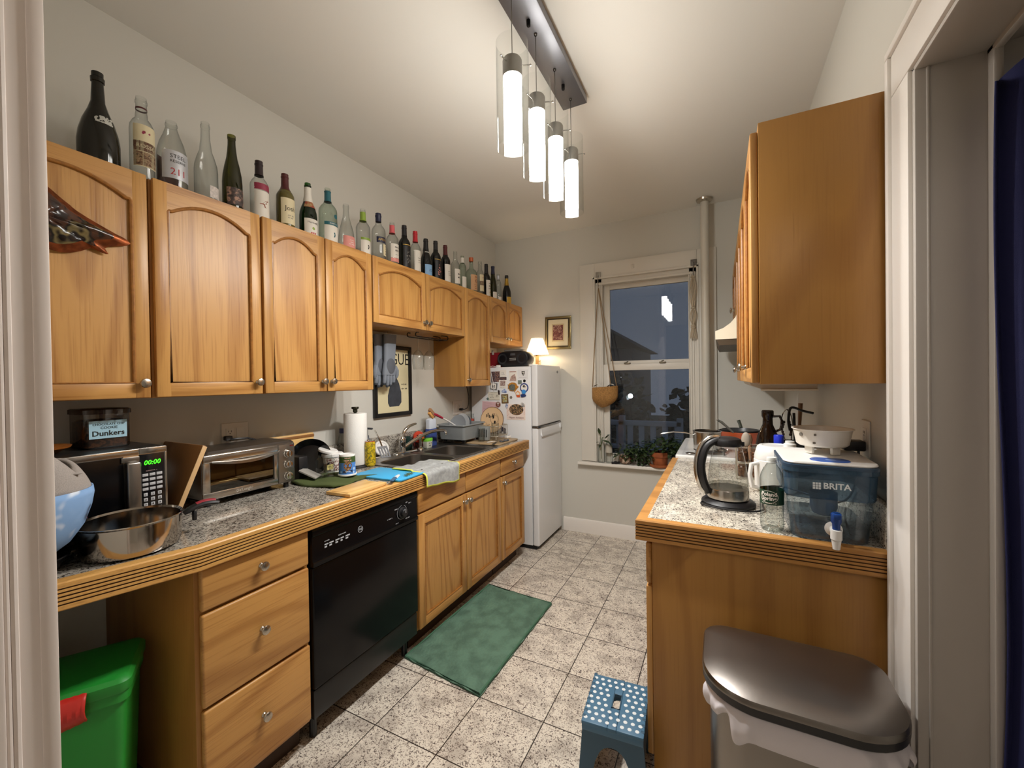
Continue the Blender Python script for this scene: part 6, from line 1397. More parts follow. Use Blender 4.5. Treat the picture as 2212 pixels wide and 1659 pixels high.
# pans on the range
ZS = .9492
t = thing('saucepan', 'stainless saucepan with long handle on the front burner', 'saucepan', (-.075, 2.80, ZS))
b = MB(); b.lathe([(0, ZS), (.074, ZS), (.079, ZS+.008), (.079, ZS+.108), (.083, ZS+.113), (.081, ZS+.115), (.075, ZS+.110), (.074, ZS+.010), (0, ZS+.008)], (-.075, 2.815, 0), 40); b.build('body', STEEL, t)
b = MB(); b.tube([(-.150, 2.80, ZS+.088), (-.20, 2.79, ZS+.100), (-.27, 2.775, ZS+.104), (-.335, 2.76, ZS+.092), (-.345, 2.757, ZS+.088)], [.006, .0075, .010, .0105, .006], 10, flat=.5); b.build('handle', STEEL, t)
t = thing('frying_pan', 'terracotta orange skillet with grey handle on the rear burner', 'pan', (.10, 3.18, ZS))
ox, oy = .115, 3.14
b = MB(); b.lathe([(0, ZS), (.095, ZS), (.125, ZS+.055), (.131, ZS+.085)], (ox, oy, 0), 44); b.mat(1); b.lathe([(.131, ZS+.085), (.129, ZS+.086), (.122, ZS+.056), (.093, ZS+.004), (0, ZS+.004)], (ox, oy, 0), 44)
b.build('body', [mat('skillet_orange', '#b5512a', .35), mat('skillet_inside', '#34312f', .35)], t)
b = MB(); b.tube([(ox-.045, oy-.118, ZS+.085), (ox-.075, oy-.135, ZS+.118), (ox-.110, oy-.150, ZS+.152), (ox-.135, oy-.160, ZS+.168)], [.010, .012, .015, .010], 10, flat=.55); b.build('handle', mat('handle_grey', '#6b6a63', .5), t)
t = thing('frying_pan', 'dark grey pan stacked in the orange skillet', 'pan', (ox+.03, oy+.01, ZS+.02))
b = MB(); b.lathe([(0, ZS+.0060), (.070, ZS+.0060), (.105, ZS+.0605), (.114, ZS+.0925), (.112, ZS+.0935), (.101, ZS+.064), (.068, ZS+.010), (0, ZS+.010)], (ox, oy, 0), 40); b.build('body', mat('pan_graphite', '#3d3e40', .35), t)
b = MB(); b.tube([(ox+.01, oy+.11, ZS+.092), (ox+.005, oy+.125, ZS+.115), (ox-.005, oy+.135, ZS+.142)], [.012, .011, .013], 10, flat=.6); b.build('handle', mat('handle_olive', '#41453a', .5), t)
t = thing('serving_spoon', 'steel spoon lying on the near corner of the range', 'spoon', (-.12, 2.70, .932))
b = MB(); b.tube([(-.055, 2.70, .940), (-.10, 2.69, .945), (-.135, 2.683, .937)], [.003, .0035, .004], 8, flat=.5); b.ball((-.162, 2.678, .9405), .026, (1.15, .7, .28), 16); b.build('spoon', STEELD, t)

# ---------------------------------------------------------------- right counter
t = thing('electric_kettle', 'glass electric kettle with black and steel handle on its base', 'kettle', (.018, 1.752, Z0))
kx, ky = .022, 1.752
b = MB(); b.lathe([(0, Z0), (.086, Z0), (.092, Z0+.003), (.092, Z0+.010), (.080, Z0+.020), (.068, Z0+.022), (0, Z0+.022)], (kx, ky, 0), 44); b.build('power_base', BLACKP, t)
b = MB(); b.lathe([(0, Z0+.0225), (.066, Z0+.0225), (.0705, Z0+.026), (.0705, Z0+.0585), (.0690, Z0+.062), (0, Z0+.0575)], (kx, ky, 0), 44); b.build('steel_band', STEEL, t)
b = MB(); b.lathe([(.0692, Z0+.0622), (.0688, Z0+.085), (.066, Z0+.115), (.0605, Z0+.155), (.053, Z0+.195), (.0455, Z0+.222), (.0435, Z0+.226)], (kx, ky, 0), 44); b.build('glass_body', CLEAR, t)
b = MB(); b.lathe([(.0678, Z0+.074), (0, Z0+.0745)], (kx, ky, 0), 40); b.build('water', glass('kettle_water', '#e6e6e0', '#aeb0aa', .06), t)
b = MB(); b.lathe([(.046, Z0+.220), (.0475, Z0+.224), (.0475, Z0+.238), (.044, Z0+.246), (.03, Z0+.252), (0, Z0+.253)], (kx, ky, 0), 36)
b.prism([(kx+.035, ky-.010), (kx+.056, ky-.004), (kx+.056, ky+.004), (kx+.035, ky+.010)], 'z', Z0+.222, Z0+.236); b.build('lid', BLACKP, t)
def hpath(off):
    return [(kx-.030-.0*off, ky-.012, Z0+.250+off*.4), (kx-.055-off*.35, ky-.018, Z0+.248+off*.9), (kx-.080-off*.7, ky-.024, Z0+.228+off*.7), (kx-.097-off, ky-.030, Z0+.190+off*.2), (kx-.104-off, ky-.033, Z0+.145), (kx-.100-off, ky-.033, Z0+.100), (kx-.088-off*.9, ky-.029, Z0+.062-off*.2), (kx-.072-off*.3, ky-.024, Z0+.040-off*.4)]
def smooth_path(p, n=4):
    P = [Vector(q) for q in p]; out = []
    for i in range(len(P)-1):
        p0 = P[max(i-1, 0)]; p1 = P[i]; p2 = P[i+1]; p3 = P[min(i+2, len(P)-1)]
        for k in range(n):
            s = k/n; out.append(.5*((2*p1)+(p2-p0)*s+(2*p0-5*p1+4*p2-p3)*s*s+(3*p1-p0-3*p2+p3)*s**3))
    return out+[P[-1]]
b = MB(); b.tube(smooth_path(hpath(-.014)), .0195, 12, flat=.75); b.build('handle', BLACKP, t)
b = MB(); b.tube(smooth_path(hpath(.0035)), .0125, 12, flat=.75); b.build('handle_trim', STEEL, t)
b = MB(); b.tube(smooth_path([(kx-.088, ky-.03, Z0+.006), (kx-.085, ky-.07, Z0+.006), (kx-.02, ky-.098, Z0+.006), (kx+.06, ky-.098, Z0+.006), (kx+.108, ky-.062, Z0+.007), (kx+.112, ky-.01, Z0+.012), (kx+.118, ky+.05, Z0+.03), (kx+.128, ky+.11, Z0+.05), (.24, ky+.22, Z0+.03), (XR-.045, ky+.1, Z0+.02), (XR-.03, ky-.06, Z0+.13), (XR-.03, ky-.09, Z0+.245)]), .0035, 8)
tag(b.build('power_cord', BLACKP), 'black kettle cord coiled round the kettle base on the right counter', 'cord')
# small water bottle
t = thing('water_bottle', 'empty clear plastic water bottle with green label beside the filter tank', 'bottle', (.141, 1.512, Z0))
bx, by = .141, 1.514
pr = [(0, Z0+.006), (.018, Z0+.008), (.026, Z0), (.031, Z0+.006), (.0325, Z0+.020), (.0315, Z0+.05), (.0325, Z0+.08), (.0320, Z0+.10), (.0325, Z0+.12), (.0330, Z0+.150), (.0325, Z0+.160), (.029, Z0+.175), (.022, Z0+.192), (.0145, Z0+.203), (.0125, Z0+.208)]
b = MB(); b.lathe(pr, (bx, by, 0), 36); b.build('body', glass('pet_plastic', '#eef1ef', '#a3aaa8', .09, .05), t)
b = MB(); b.lathe([(.0125, Z0+.208), (.0145, Z0+.209), (.0145, Z0+.212), (.0135, Z0+.213), (.0135, Z0+.224), (.0125, Z0+.226), (0, Z0+.226)], (bx, by, 0), 28); b.build('cap', mat('cap_clear_white', '#dfe2df', .4), t)
b = MB(); b.lathe([(.0328, Z0+.083), (.0328, Z0+.128)], (bx, by, 0), 40); lb = b.build('label', mat('label_forest', '#16402c', .35), t)
aw = math.atan2(0-by, 0-bx)-.25
def onw(q, z, r=.0334): return Vector((bx+r*math.cos(aw+q[0]/r), by+r*math.sin(aw+q[0]/r), z+q[1]))
b = MB(); b.text('Poland', .0165, None, fn=lambda q: onw(q, Z0+.1155), bold=.0006); b.text('Spring', .0165, None, fn=lambda q: onw(q, Z0+.1025), bold=.0006)
for k in range(32):
    a0, a1 = k/32*2*PI, (k+1)/32*2*PI
    if .25 < math.sin(a0) and False: continue
    b.add([onw((r_*math.cos(a)*1.25, r_*math.sin(a)*.92), Z0+.1075) for r_, a in ((.0195, a0), (.0208, a0), (.0208, a1), (.0195, a1))], [[0, 1, 2, 3]])
[b.add([onw(q, Z0+.0885, .0333) for q in qq], [[0, 1, 2, 3]]) for qq in scrib_quads(.06, 1, .004, 3)]
b.build('lettering', PAPER, lb)
# filter tank
WX, WY = .279, 1.585
BLUEG = glass('tank_blue', '#e0e9ef', '#a4b5c2', .06, .03, body=.07, bodycol='#a9bac8'); COLLAR = glass('tank_collar', '#8aa3b8', '#4f687f', .06, .05, body=.42, bodycol='#4d6a84')
t = thing('water_filter_tank', 'blue-tinted water filter tank with white lid and front tap', 'water dispenser', (WX, WY, Z0))
b = MB(); b.tub([(WX, WY, .088, .116, .028, Z0), (WX, WY, .092, .120, .030, Z0+.004), (WX, WY, .103, .130, .034, Z0+.125)], cap1=False); b.build('tank', BLUEG, t)
b = MB(); b.tub([(WX, WY, .106, .134, .036, Z0+.124), (WX, WY, .108, .136, .036, Z0+.130), (WX, WY, .110, .139, .036, Z0+.196), (WX, WY, .114, .142, .036, Z0+.200), (WX, WY, .114, .142, .036, Z0+.212)], cap0=False, cap1=False); b.build('collar', COLLAR, t)
b = MB(); b.tub([(WX, WY, .1145, .1425, .037, Z0+.2121), (WX, WY, .1145, .1425, .037, Z0+.220), (WX, WY, .110, .138, .036, Z0+.222)]); b.build('rim_band', mat('tank_rim', '#2c4258', .35), t)
b = MB(); b.tub([(WX, WY, .110, .138, .036, Z0+.2225), (WX, WY, .112, .140, .036, Z0+.226), (WX, WY, .110, .138, .036, Z0+.230), (WX, WY, .100, .128, .03, Z0+.2305)]); ld = b.build('lid', WHITEP, t)
b = MB(); b.tub([(WX+.005, WY-.092, .048, .034, .030, Z0+.2308), (WX+.005, WY-.092, .046, .032, .028, Z0+.2325)]); fl = b.build('fill_flap', mat('flap_blue', '#2a56a8', .3), ld)
b = MB(); poly_ = [(-.012, -.008), (.012, -.008), (.012, .008), (-.012, .008)]; b.add([(WX+.006+p[0], WY-.097+p[1], Z0+.2328) for p in poly_], [[0, 1, 2, 3]]); b.build('mark', mat('flap_mark', '#7f9fd6', .3), fl)
b = MB(); b.lathe([(.034, Z0+.130), (.034, Z0+.085), (.027, Z0+.066), (.018, Z0+.062), (0, Z0+.061)], (WX-.005, WY-.06, 0), 28); b.build('filter_cup', glass('filter_blue', '#7f9cb8', '#47617c', .07, .05, body=.5, bodycol='#8aa3bb'), t)
b = MB(); b.tub([(WX, WY, .090, .118, .029, Z0+.005), (WX, WY, .094, .122, .031, Z0+.045), (WX, WY, .093, .121, .031, Z0+.0455)]); b.build('water', glass('tank_water', '#dbe4ea', '#9db0be', .05), t)
yf = WY-.1305
b = MB(); b.text('BRITA', .0235, frame_my(WX+.012, yf-.0095, Z0+.164), bold=.0005, ext=.0006)
for i in range(3):
    for j in range(3): b.box(WX-.044+i*.0068, WX-.0385+i*.0068, yf-.0100, yf-.0092, Z0+.1535+j*.0068, Z0+.159+j*.0068)
b.build('lettering', mat('tank_white_print', '#e2e7ea', .4), t)
tx, tz = WX+.006, Z0+.040; ty = WY-.124
b = MB(); b.lathe([(0, 0), (.021, 0), (.021, .004), (.012, .008), (.010, .030), (0, .030)], seg=28, M=Matrix.Translation((tx, ty, tz)) @ Matrix.Rotation(PI/2, 4, 'X'))
b.lathe([(.0085, -.046), (.0115, -.020), (.0135, -.018), (.0135, .008), (0, .010)], (tx, ty-.034, tz), 24); tp = b.build('tap', WHITEP, t)
b = MB(); b.lathe([(0, .0095), (.009, .0098), (.0095, .025), (.0125, .030), (.0125, .052), (.009, .056), (0, .056)], (tx, ty-.034, tz), 24); b.box(tx-.010, tx+.010, ty-.052, ty-.034, tz+.040, tz+.056, .004); b.build('tap_lever', mat('tap_blue', '#153f86', .35), tp)
# colander
t = thing('colander', 'white footed plastic colander standing on the filter tank lid', 'colander', (.287, 1.605, Z0+.2335))
cx, cy, cz = .290, 1.628, Z0+.2335
CW = mat('colander_white', '#e3ddd2', .35)
b = MB(); b.lathe([(.030, cz+.022), (.062, cz+.0225), (.069, cz+.028), (.0775, cz+.073), (.082, cz+.075), (.082, cz+.0775), (.0765, cz+.076), (.0675, cz+.031), (.060, cz+.0255), (.030, cz+.0245)], (cx, cy, 0), 44); b.lathe([(0, cz+.022), (.030, cz+.022), (.030, cz+.0245), (0, cz+.0245)], (cx, cy, 0), 44); b.build('bowl', CW, t)
for k in range(4):
    a = math.radians(35+k*90); c, s = math.cos(a), math.sin(a)
    M = Matrix.Translation((cx+c*.046, cy+s*.046, 0)) @ Matrix.Rotation(a, 4, 'Z'); b = MB(); b.box(-.005, .005, -.014, .014, cz-.001, cz+.028, .002, M=M); b.build('foot', CW, t)
for (a, z, w, h) in ((215, .060, .006, .0055), (247, .062, .0032, .0035), (244, .036, .004, .003)):
    a = math.radians(a); r = .0690+(z-.028)/.045*.0085; M = Matrix.Translation((cx+math.cos(a)*r, cy+math.sin(a)*r, cz+z)) @ Matrix.Rotation(a, 4, 'Z')
    b = MB(); b.tub([(0, 0, w, h, min(w, h)*.95, -.0016), (0, 0, w, h, min(w, h)*.95, .0022)], M=M @ Matrix.Rotation(PI/2, 4, 'Y') @ Matrix.Rotation(PI/2, 4, 'Z')); b.build('drain_hole', mat('hole_shadow', '#6d665c', .8), t)
# white jug
t = thing('white_canister', 'round white plastic canister with flip spout lid behind the water bottle', 'canister', (.205, 2.0, Z0))
jx, jy = .205, 2.045
b = MB(); b.lathe([(0, Z0), (.070, Z0), (.076, Z0+.006), (.080, Z0+.12), (.080, Z0+.128), (.076, Z0+.132)], (jx, jy, 0), 44); b.build('body', WHITEP, t)
b = MB(); b.lathe([(.078, Z0+.131), (.079, Z0+.140), (.068, Z0+.182), (.060, Z0+.189), (.050, Z0+.190), (.048, Z0+.187), (0, Z0+.187)], (jx, jy, 0), 44); l2 = b.build('lid', WHITEP, t)
b = MB(); b.lathe([(0, 0), (.022, 0), (.022, .016), (.016, .020), (.016, .028), (0, .030)], (jx+.047, jy-.028, Z0+.185), 24); b.build('spout', WHITEP, l2)
b = MB(); b.box(jx-.005, jx+.045, jy-.098, jy-.072, Z0+.128, Z0+.140, .004); b.build('front_lip', mat('lip_beige', '#cbc3b4', .4), t)
b = MB(); b.tube([(jx-.062, jy-.040, Z0+.118), (jx-.092, jy-.058, Z0+.112), (jx-.098, jy-.062, Z0+.07), (jx-.090, jy-.056, Z0+.02), (jx-.064, jy-.041, Z0+.012)], .009, 10); b.build('handle', WHITEP, t)
# items at the back
t = thing('brown_bottle', 'dark amber glass bottle with finger loop at the back of the right counter', 'bottle', (.21, 2.36, Z0))
b = MB(); b.lathe([(0, Z0+.004), (.046, Z0), (.052, Z0+.008), (.052, Z0+.150), (.046, Z0+.185), (.030, Z0+.225), (.022, Z0+.245), (.021, Z0+.275), (.026, Z0+.285), (.026, Z0+.310), (.022, Z0+.314), (0, Z0+.315)], (.205, 2.36, 0), 36); b.build('glass_body', mat('amber_dark', '#140a06', .08), t)
b = MB(); b.tube([(.228, 2.345, Z0+.285), (.252, 2.33, Z0+.288), (.262, 2.322, Z0+.262), (.254, 2.328, Z0+.225), (.236, 2.342, Z0+.215)], .006, 8); b.build('finger_loop', mat('amber_dark', '#140a06', .08), t)
t = thing('blue_cap_bottle', 'clear bottle with bright blue cap behind the white canister', 'bottle', (.228, 2.19, Z0))
b = MB(); b.lathe([(0, Z0), (.030, Z0), (.032, Z0+.01), (.032, Z0+.13), (.018, Z0+.165), (.016, Z0+.175)], (.232, 2.19, 0), 28); b.build('body', CLEARB, t)
b = MB(); b.lathe([(.019, Z0+.176), (.0195, Z0+.180), (.0195, Z0+.212), (.018, Z0+.215), (0, Z0+.215)], (.232, 2.19, 0), 28); b.build('cap', mat('cap_royal', '#1f35c0', .35), t)
t = thing('utensil_crock', 'dark crock of kitchen utensils against the right wall', 'utensil holder', (.33, 2.42, Z0))
b = MB(); b.lathe([(0, Z0), (.050, Z0), (.055, Z0+.005), (.058, Z0+.16), (.054, Z0+.16), (.050, Z0+.01), (0, Z0+.008)], (.325, 2.42, 0), 32); b.build('crock', mat('crock_black', '#19191b', .35), t)
t = thing('tongs', 'steel tongs with black scalloped tips standing in the crock', 'tongs', (.30, 2.41, Z0+.02))
for s in (-1, 1):
    b = MB(); b.tube(smooth_path([(.310, 2.40, Z0+.02), (.295+s*.010, 2.40, Z0+.15), (.288+s*.024, 2.40, Z0+.235), (.288+s*.016, 2.40, Z0+.295), (.288, 2.40, Z0+.318)], 5), .0055, 8, flat=.5); b.build('arm', CHROME, t)
    b = MB()
    for k in range(6): b.ball((.287+s*(.020-.003*abs(k-2)), 2.394, Z0+.195+k*.012), .0075, (.8, 1, 1), 10)
    b.build('scalloped_tip', mat('tip_brown', '#2a130c', .5), t)
t = thing('turner', 'black slotted turner bent toward the wall in the crock', 'turner', (.33, 2.43, Z0+.02))
b = MB(); b.tube([(.335, 2.43, Z0+.02), (.322, 2.41, Z0+.18), (.318, 2.405, Z0+.30)], .006, 8); b.tube(smooth_path([(.300, 2.39, Z0+.215), (.294, 2.39, Z0+.26), (.300, 2.392, Z0+.318), (.318, 2.395, Z0+.326), (.350, 2.40, Z0+.312), (.395, 2.41, Z0+.300)]), [.009]*26 if False else .010, 8, flat=.6); b.build('blade', BLACKP, t)
t = thing('wooden_spoon', 'wooden spoon handle sticking up behind the black turner', 'spoon', (.35, 2.45, Z0+.02))
b = MB(); b.tube([(.335, 2.445, Z0+.02), (.345, 2.45, Z0+.2), (.352, 2.455, Z0+.345)], [.007, .008, .013], 10, flat=.8); b.build('spoon', wood('spoon_wood', '#8f6a4a', '#6e4d33', 'z'), t)
t = thing('wooden_spoon', 'pale grey spoon head rising behind the kettle lid', 'spoon', (.09, 2.25, Z0))
b = MB(); b.tube([(.120, 2.26, Z0+.01), (.112, 2.25, Z0+.10), (.108, 2.245, Z0+.15)], .005, 8); b.ball((.106, 2.243, Z0+.180), .036, (.55, .3, 1), 16); b.build('spoon', mat('spoon_pale', '#a3988a', .6), t)
t = thing('spice_jar_rack', 'wire rack of small dark spice jars behind the kettle', 'rack', (.125, 2.25, Z0))
b = MB()
for z in (Z0+.004, Z0+.075, Z0+.150):
    b.tube([(.065, 2.19, z), (.175, 2.19, z), (.175, 2.31, z), (.065, 2.31, z)], .0022, 6, closed=True)
for (x, y) in ((.065, 2.19), (.175, 2.19), (.175, 2.31), (.065, 2.31)): b.tube([(x, y, Z0), (x, y, Z0+.155)], .0025, 6)
for k in range(5): b.tube([(.065, 2.205+k*.022, Z0+.004), (.175, 2.205+k*.022, Z0+.004)], .0015, 5); b.tube([(.065, 2.205+k*.022, Z0+.075), (.175, 2.205+k*.022, Z0+.075)], .0015, 5)
b.build('wire_frame', WIRE, t)
sj = 0
for zz4 in (Z0+.0065, Z0+.0775):
    for xx in (.092, .147):
        sj += 1
        t = thing('spice_jar', ('lower ' if zz4 < Z0+.05 else 'upper ')+('spice jar near the kettle handle in the wire rack' if xx < .1 else 'spice jar near the white canister in the wire rack'), 'jar', (xx, 2.245, zz4), 0, 'spice jars in the wire rack')
        b = MB(); b.lathe([(0, zz4), (.021, zz4), (.022, zz4+.004), (.022, zz4+.044), (.017, zz4+.050)], (xx, 2.245, 0), 20); b.build('jar', patches('spice_dark', ['#24140d', '#4a2c1c', '#6b4a34', '#2c1a12'], 50, .25), t)
        b = MB(); b.lathe([(.0185, zz4+.0495), (.0185, zz4+.061), (0, zz4+.062)], (xx, 2.245, 0), 20); b.build('lid', mat('spice_lid', '#5d4536' if sj % 2 else '#8a5a44', .4), t)
t = thing('pepper_grinder', 'small tan wooden grinder behind the kettle spout', 'grinder', (.165, 2.40, Z0))
b = MB(); b.lathe([(0, Z0), (.024, Z0), (.026, Z0+.01), (.018, Z0+.05), (.021, Z0+.11), (.016, Z0+.13), (.020, Z0+.16), (.012, Z0+.185), (0, Z0+.19)], (.125, 2.42, 0), 24); b.build('mill', mat('grinder_tan', '#b58a6a', .45), t)
outlet('white outlet plate on the right wall behind the filter tank', 1.695, 1.190, XR, -1, [(1.695, 'o')], .078)
t = thing('plug_adapter', 'black plug adapter in the right wall outlet', 'plug', (.38, 1.70, 1.16))
b = MB(); b.box(.355, XR-.0085, 1.668, 1.722, 1.150, 1.182, .005); b.build('plug', BLACKP, t)

# ---------------------------------------------------------------- window sill things
ZW = .6555
for (x, y, r, h, lab, lb2) in ((-.945, 3.60, .030, .22, 'clear bottle with plant cutting at the left end of the window sill', False), (-.880, 3.615, .031, .25, 'clear labelled bottle second on the window sill', True)):
    t = thing('bottle', lab, 'bottle', (x, y, ZW), 0, 'bottles on the window sill')
    b = MB(); b.lathe([(0, ZW+.003), (r*.9, ZW), (r, ZW+.006), (r, ZW+h*.62), (r*.7, ZW+h*.74), (.012, ZW+h*.83), (.0115, ZW+h*.95), (.014, ZW+h*.96), (.014, ZW+h)], (x, y, 0), 28); b.build('glass_body', CLEARB, t)
    if lb2:
        b = MB(); b.lathe([(r+.001, ZW+.09), (r+.001, ZW+.16)], (x, y, 0), 20, a0=-140, a1=-20); b.build('label', mat('label_faded', '#b9b3a6', .6), t)
LEAFG = mat('leaf_green', '#33461f', .5, vary=.4, vscale=30)
def leaf(b, p, d, L, w, up=.25):
    d = Vector(d).normalized(); s = d.cross(Vector((0, 0, 1))); s = s.normalized() if s.length > .01 else Vector((1, 0, 0)); u = s.cross(d)
    P = Vector(p); f = lambda a, c, e: P+d*L*a+s*w*c+u*L*e
    b.add([f(0, 0, 0), f(.25, .8, .02), f(.55, 1, -.02), f(.85, .45, -.10), f(1.05, 0, -.18), f(.85, -.45, -.10), f(.55, -1, -.02), f(.25, -.8, .02), f(.5, 0, .05)], [[0, 1, 8], [1, 2, 8], [2, 3, 8], [3, 4, 8], [4, 5, 8], [5, 6, 8], [6, 7, 8], [7, 0, 8]])
t = thing('plant_cutting', 'leafy green cutting growing out of the sill bottles', 'plant', (-.945, 3.60, ZW+.02))
b = MB(); b.tube([(-.945, 3.60, ZW+.03), (-.946, 3.598, ZW+.20), (-.955, 3.585, ZW+.28)], .002, 6); b.tube([(-.945, 3.60, ZW+.15), (-.93, 3.585, ZW+.225), (-.905, 3.57, ZW+.22)], .002, 6); b.build('stem', mat('stem_green', '#52632f', .6), t)
for (p, d, L, w) in (((-.955, 3.585, ZW+.25), (-.05, -.2, 1), .06, .016), ((-.93, 3.575, ZW+.20), (.9, -.5, -.05), .095, .026), ((-.90, 3.57, ZW+.215), (.6, -.3, .9), .06, .016), ((-.885, 3.57, ZW+.20), (.8, -.2, -.7), .075, .016), ((-.955, 3.585, ZW+.18), (-.5, -.6, .1), .035, .015), ((-.945, 3.59, ZW+.16), (-.3, -.6, -.6), .035, .014)):
    b = MB(); leaf(b, p, d, L, w); b.build('leaf', LEAFG, t, smooth=False, recalc=False)
t = thing('clip', 'two black clips lying on the sill beside the bottles', 'clip', (-.81, 3.58, ZW))
b = MB(); M = Matrix.Translation((-.815, 3.575, ZW+.010)) @ Matrix.Rotation(.5, 4, 'Z'); b.box(-.036, .036, -.008, .008, -.0095, .0095, .004, M=M); b.box(-.012, .010, -.014, .014, -.0095, .013, .003, M=M); b.build('clip', BLACKP, t)
t['label'] = 'black clip lying on the window sill beside the bottles'
t = thing('glass_planter', 'round glass bowl of pink stones and trailing plant on the sill', 'planter', (-.735, 3.60, ZW))
b = MB(); b.lathe([(0, ZW+.004), (.03, ZW), (.052, ZW+.02), (.062, ZW+.055), (.052, ZW+.09), (.044, ZW+.098)], (-.735, 3.605, 0), 32); b.build('glass_bowl', CLEAR, t)
b = MB(); b.lathe([(0, ZW+.006), (.03, ZW+.006), (.050, ZW+.022), (.059, ZW+.055), (.05, ZW+.075), (0, ZW+.08)], (-.735, 3.605, 0), 28); b.build('stones', patches('pebble_pink', ['#8a5f46', '#d8b394', '#b98a6c', '#e6cdb6', '#6d4a34'], 60, .6, kind='voronoi'), t)
def ivy(t, c, r, n, seed, L=.034):
    rr = random.Random(seed); b = MB()
    for i in range(n):
        a = rr.uniform(0, 2*PI); q = rr.random()**.5; p = Vector((c[0]+r[0]*q*math.cos(a), c[1]+r[1]*q*math.sin(a), c[2]+r[2]*rr.uniform(-1, 1)*(1-.5*q*q)))
        d = Vector((math.cos(a)*q+rr.gauss(0, .3), math.sin(a)*q-.35+rr.gauss(0, .3), rr.gauss(.0, .45))); leaf(b, p, d, L*rr.uniform(.7, 1.3), L*.36*rr.uniform(.7, 1.2))
    o = b.build('foliage', LEAFG, t, smooth=False, recalc=False)
    b = MB()
    for i in range(7):
        a = i*.9; b.tube([(c[0], c[1], c[2]-r[2]*.4), (c[0]+r[0]*.4*math.cos(a), c[1]+r[1]*.4*math.sin(a), c[2]+r[2]*.3), (c[0]+r[0]*.8*math.cos(a), c[1]+r[1]*.8*math.sin(a), c[2]-r[2]*.2)], .0018, 5)
    b.build('stems', mat('stem_green', '#52632f', .6), t)
ivy(t, (-.715, 3.585, ZW+.10), (.105, .05, .075), 130, 4, .03)
t = thing('trailing_plant', 'bushy trailing green plant on the sill between glass bowl and clay pot', 'plant', (-.61, 3.61, ZW))
b = MB(); b.lathe([(0, ZW), (.036, ZW), (.046, ZW+.07), (.042, ZW+.07), (.034, ZW+.01), (0, ZW+.01)], (-.60, 3.625, 0), 24); b.build('pot', mat('pot_dark', '#3a3a35', .5), t)
ivy(t, (-.60, 3.60, ZW+.09), (.105, .055, .085), 210, 9, .032)
t = thing('potted_plant', 'terracotta pot with saucer and glossy green plant on the sill', 'plant', (-.455, 3.615, ZW))
TERRA = mat('terracotta', '#a4582e', .7, vary=.3, vscale=25)
b = MB(); b.lathe([(0, ZW), (.078, ZW), (.085, ZW+.006), (.086, ZW+.022), (.080, ZW+.024), (.078, ZW+.008), (0, ZW+.008)], (-.455, 3.612, 0), 36); b.build('saucer', TERRA, t)
b = MB(); b.lathe([(0, ZW+.0085), (.052, ZW+.0085), (.066, ZW+.085), (.073, ZW+.086), (.075, ZW+.125), (.068, ZW+.125), (.062, ZW+.10), (0, ZW+.10)], (-.455, 3.612, 0), 36); b.build('pot', TERRA, t)
ivy(t, (-.425, 3.60, ZW+.175), (.15, .06, .065), 150, 15, .044)
t = thing('trailing_plant', 'dark green plant at the right end of the sill behind the range corner', 'plant', (-.285, 3.62, ZW))
b = MB(); b.lathe([(0, ZW), (.04, ZW), (.052, ZW+.09), (.048, ZW+.09), (.038, ZW+.01), (0, ZW+.01)], (-.285, 3.625, 0), 24); b.build('pot', mat('pot_black', '#1d1d1c', .5), t)
ivy(t, (-.285, 3.60, ZW+.155), (.10, .055, .10), 190, 22, .034)
# hanging basket and macrame
t = thing('hanging_basket', 'woven straw basket hanging by cords at the left of the window', 'basket', (-.895, 3.535, 1.15))
def bask(u, v):
    a = PI+PI*u; r = .112*(1-.75*max(0, (v-.45)/.55)**2.2)*(1+.012*math.sin(v*95)+.008*math.sin(u*90+v*40)); z = 1.325-.175*v+.018*(u-.5)
    return (-.895+r*math.cos(a), 3.555+r*.72*math.sin(a), z)
STRAW = mat('straw_weave', '#a97c44', .85, bump=1, bscale=220, vary=.35, vscale=110)
b = MB(); b.grid(44, 30, bask); b.grid(2, 30, lambda u, v: (-.895+(2*u-1)*.112*(1-.75*max(0, (v-.45)/.55)**2.2), 3.556, 1.325-.175*v+.018*(u-.5))); b.build('basket', STRAW, t)
b = MB(); b.grid(20, 4, lambda u, v: (-.895+(u-.5)*.17, 3.545-.05*math.sin(v*3), 1.328+.016*math.sin(u*9)+.006*v)); b.build('paper_liner', PAPER, t)
for (x0, x1) in ((-1.002, -.950), (-.790, -.946), (-.84, -.948)):
    b = MB(); b.tube([(x0, 3.54, 1.322), ((x0*.7+x1*.3), 3.545, 1.60), (x1, 3.575, 2.19)], .0032, 6); b.build('cord', mat('jute', '#8c7455', .9), t)
b = MB(); b.box(-.975, -.93, 3.588, 3.597, 2.285, 2.335, .002); b.tube([(-.952, 3.588, 2.30), (-.952, 3.574, 2.29), (-.950, 3.575, 2.18)], .0035, 6); b.build('hook', mat('hook_bronze', '#9a948a', .5, .5), t)
t = thing('macrame_hanger', 'knotted cream macrame hanger on a hook at the right of the window', 'hanger', (-.19, 3.56, 1.72))
b = MB(); b.box(-.205, -.160, 3.588, 3.597, 2.285, 2.335, .002); b.tube([(-.183, 3.588, 2.31), (-.183, 3.568, 2.30), (-.184, 3.565, 2.20)], .004, 6); b.build('hook', mat('hook_dark', '#6d6862', .5, .5), t)
MAC = mat('cotton_cord', '#b9ab95', .9)
for k in range(5):
    pts = []
    for i in range(22):
        v = i/21; tight = 1-.75*max(math.exp(-((v-.0)/.06)**2), math.exp(-((v-.52)/.05)**2), math.exp(-((v-.80)/.05)**2)); pts.append((-.188+(k-2)*.009*tight+.003*math.sin(v*17+k), 3.562+.006*math.cos(v*13+k*2), 2.205-.50*v))
    b = MB(); b.tube(pts, .0042, 6); b.build('strand', MAC, t)
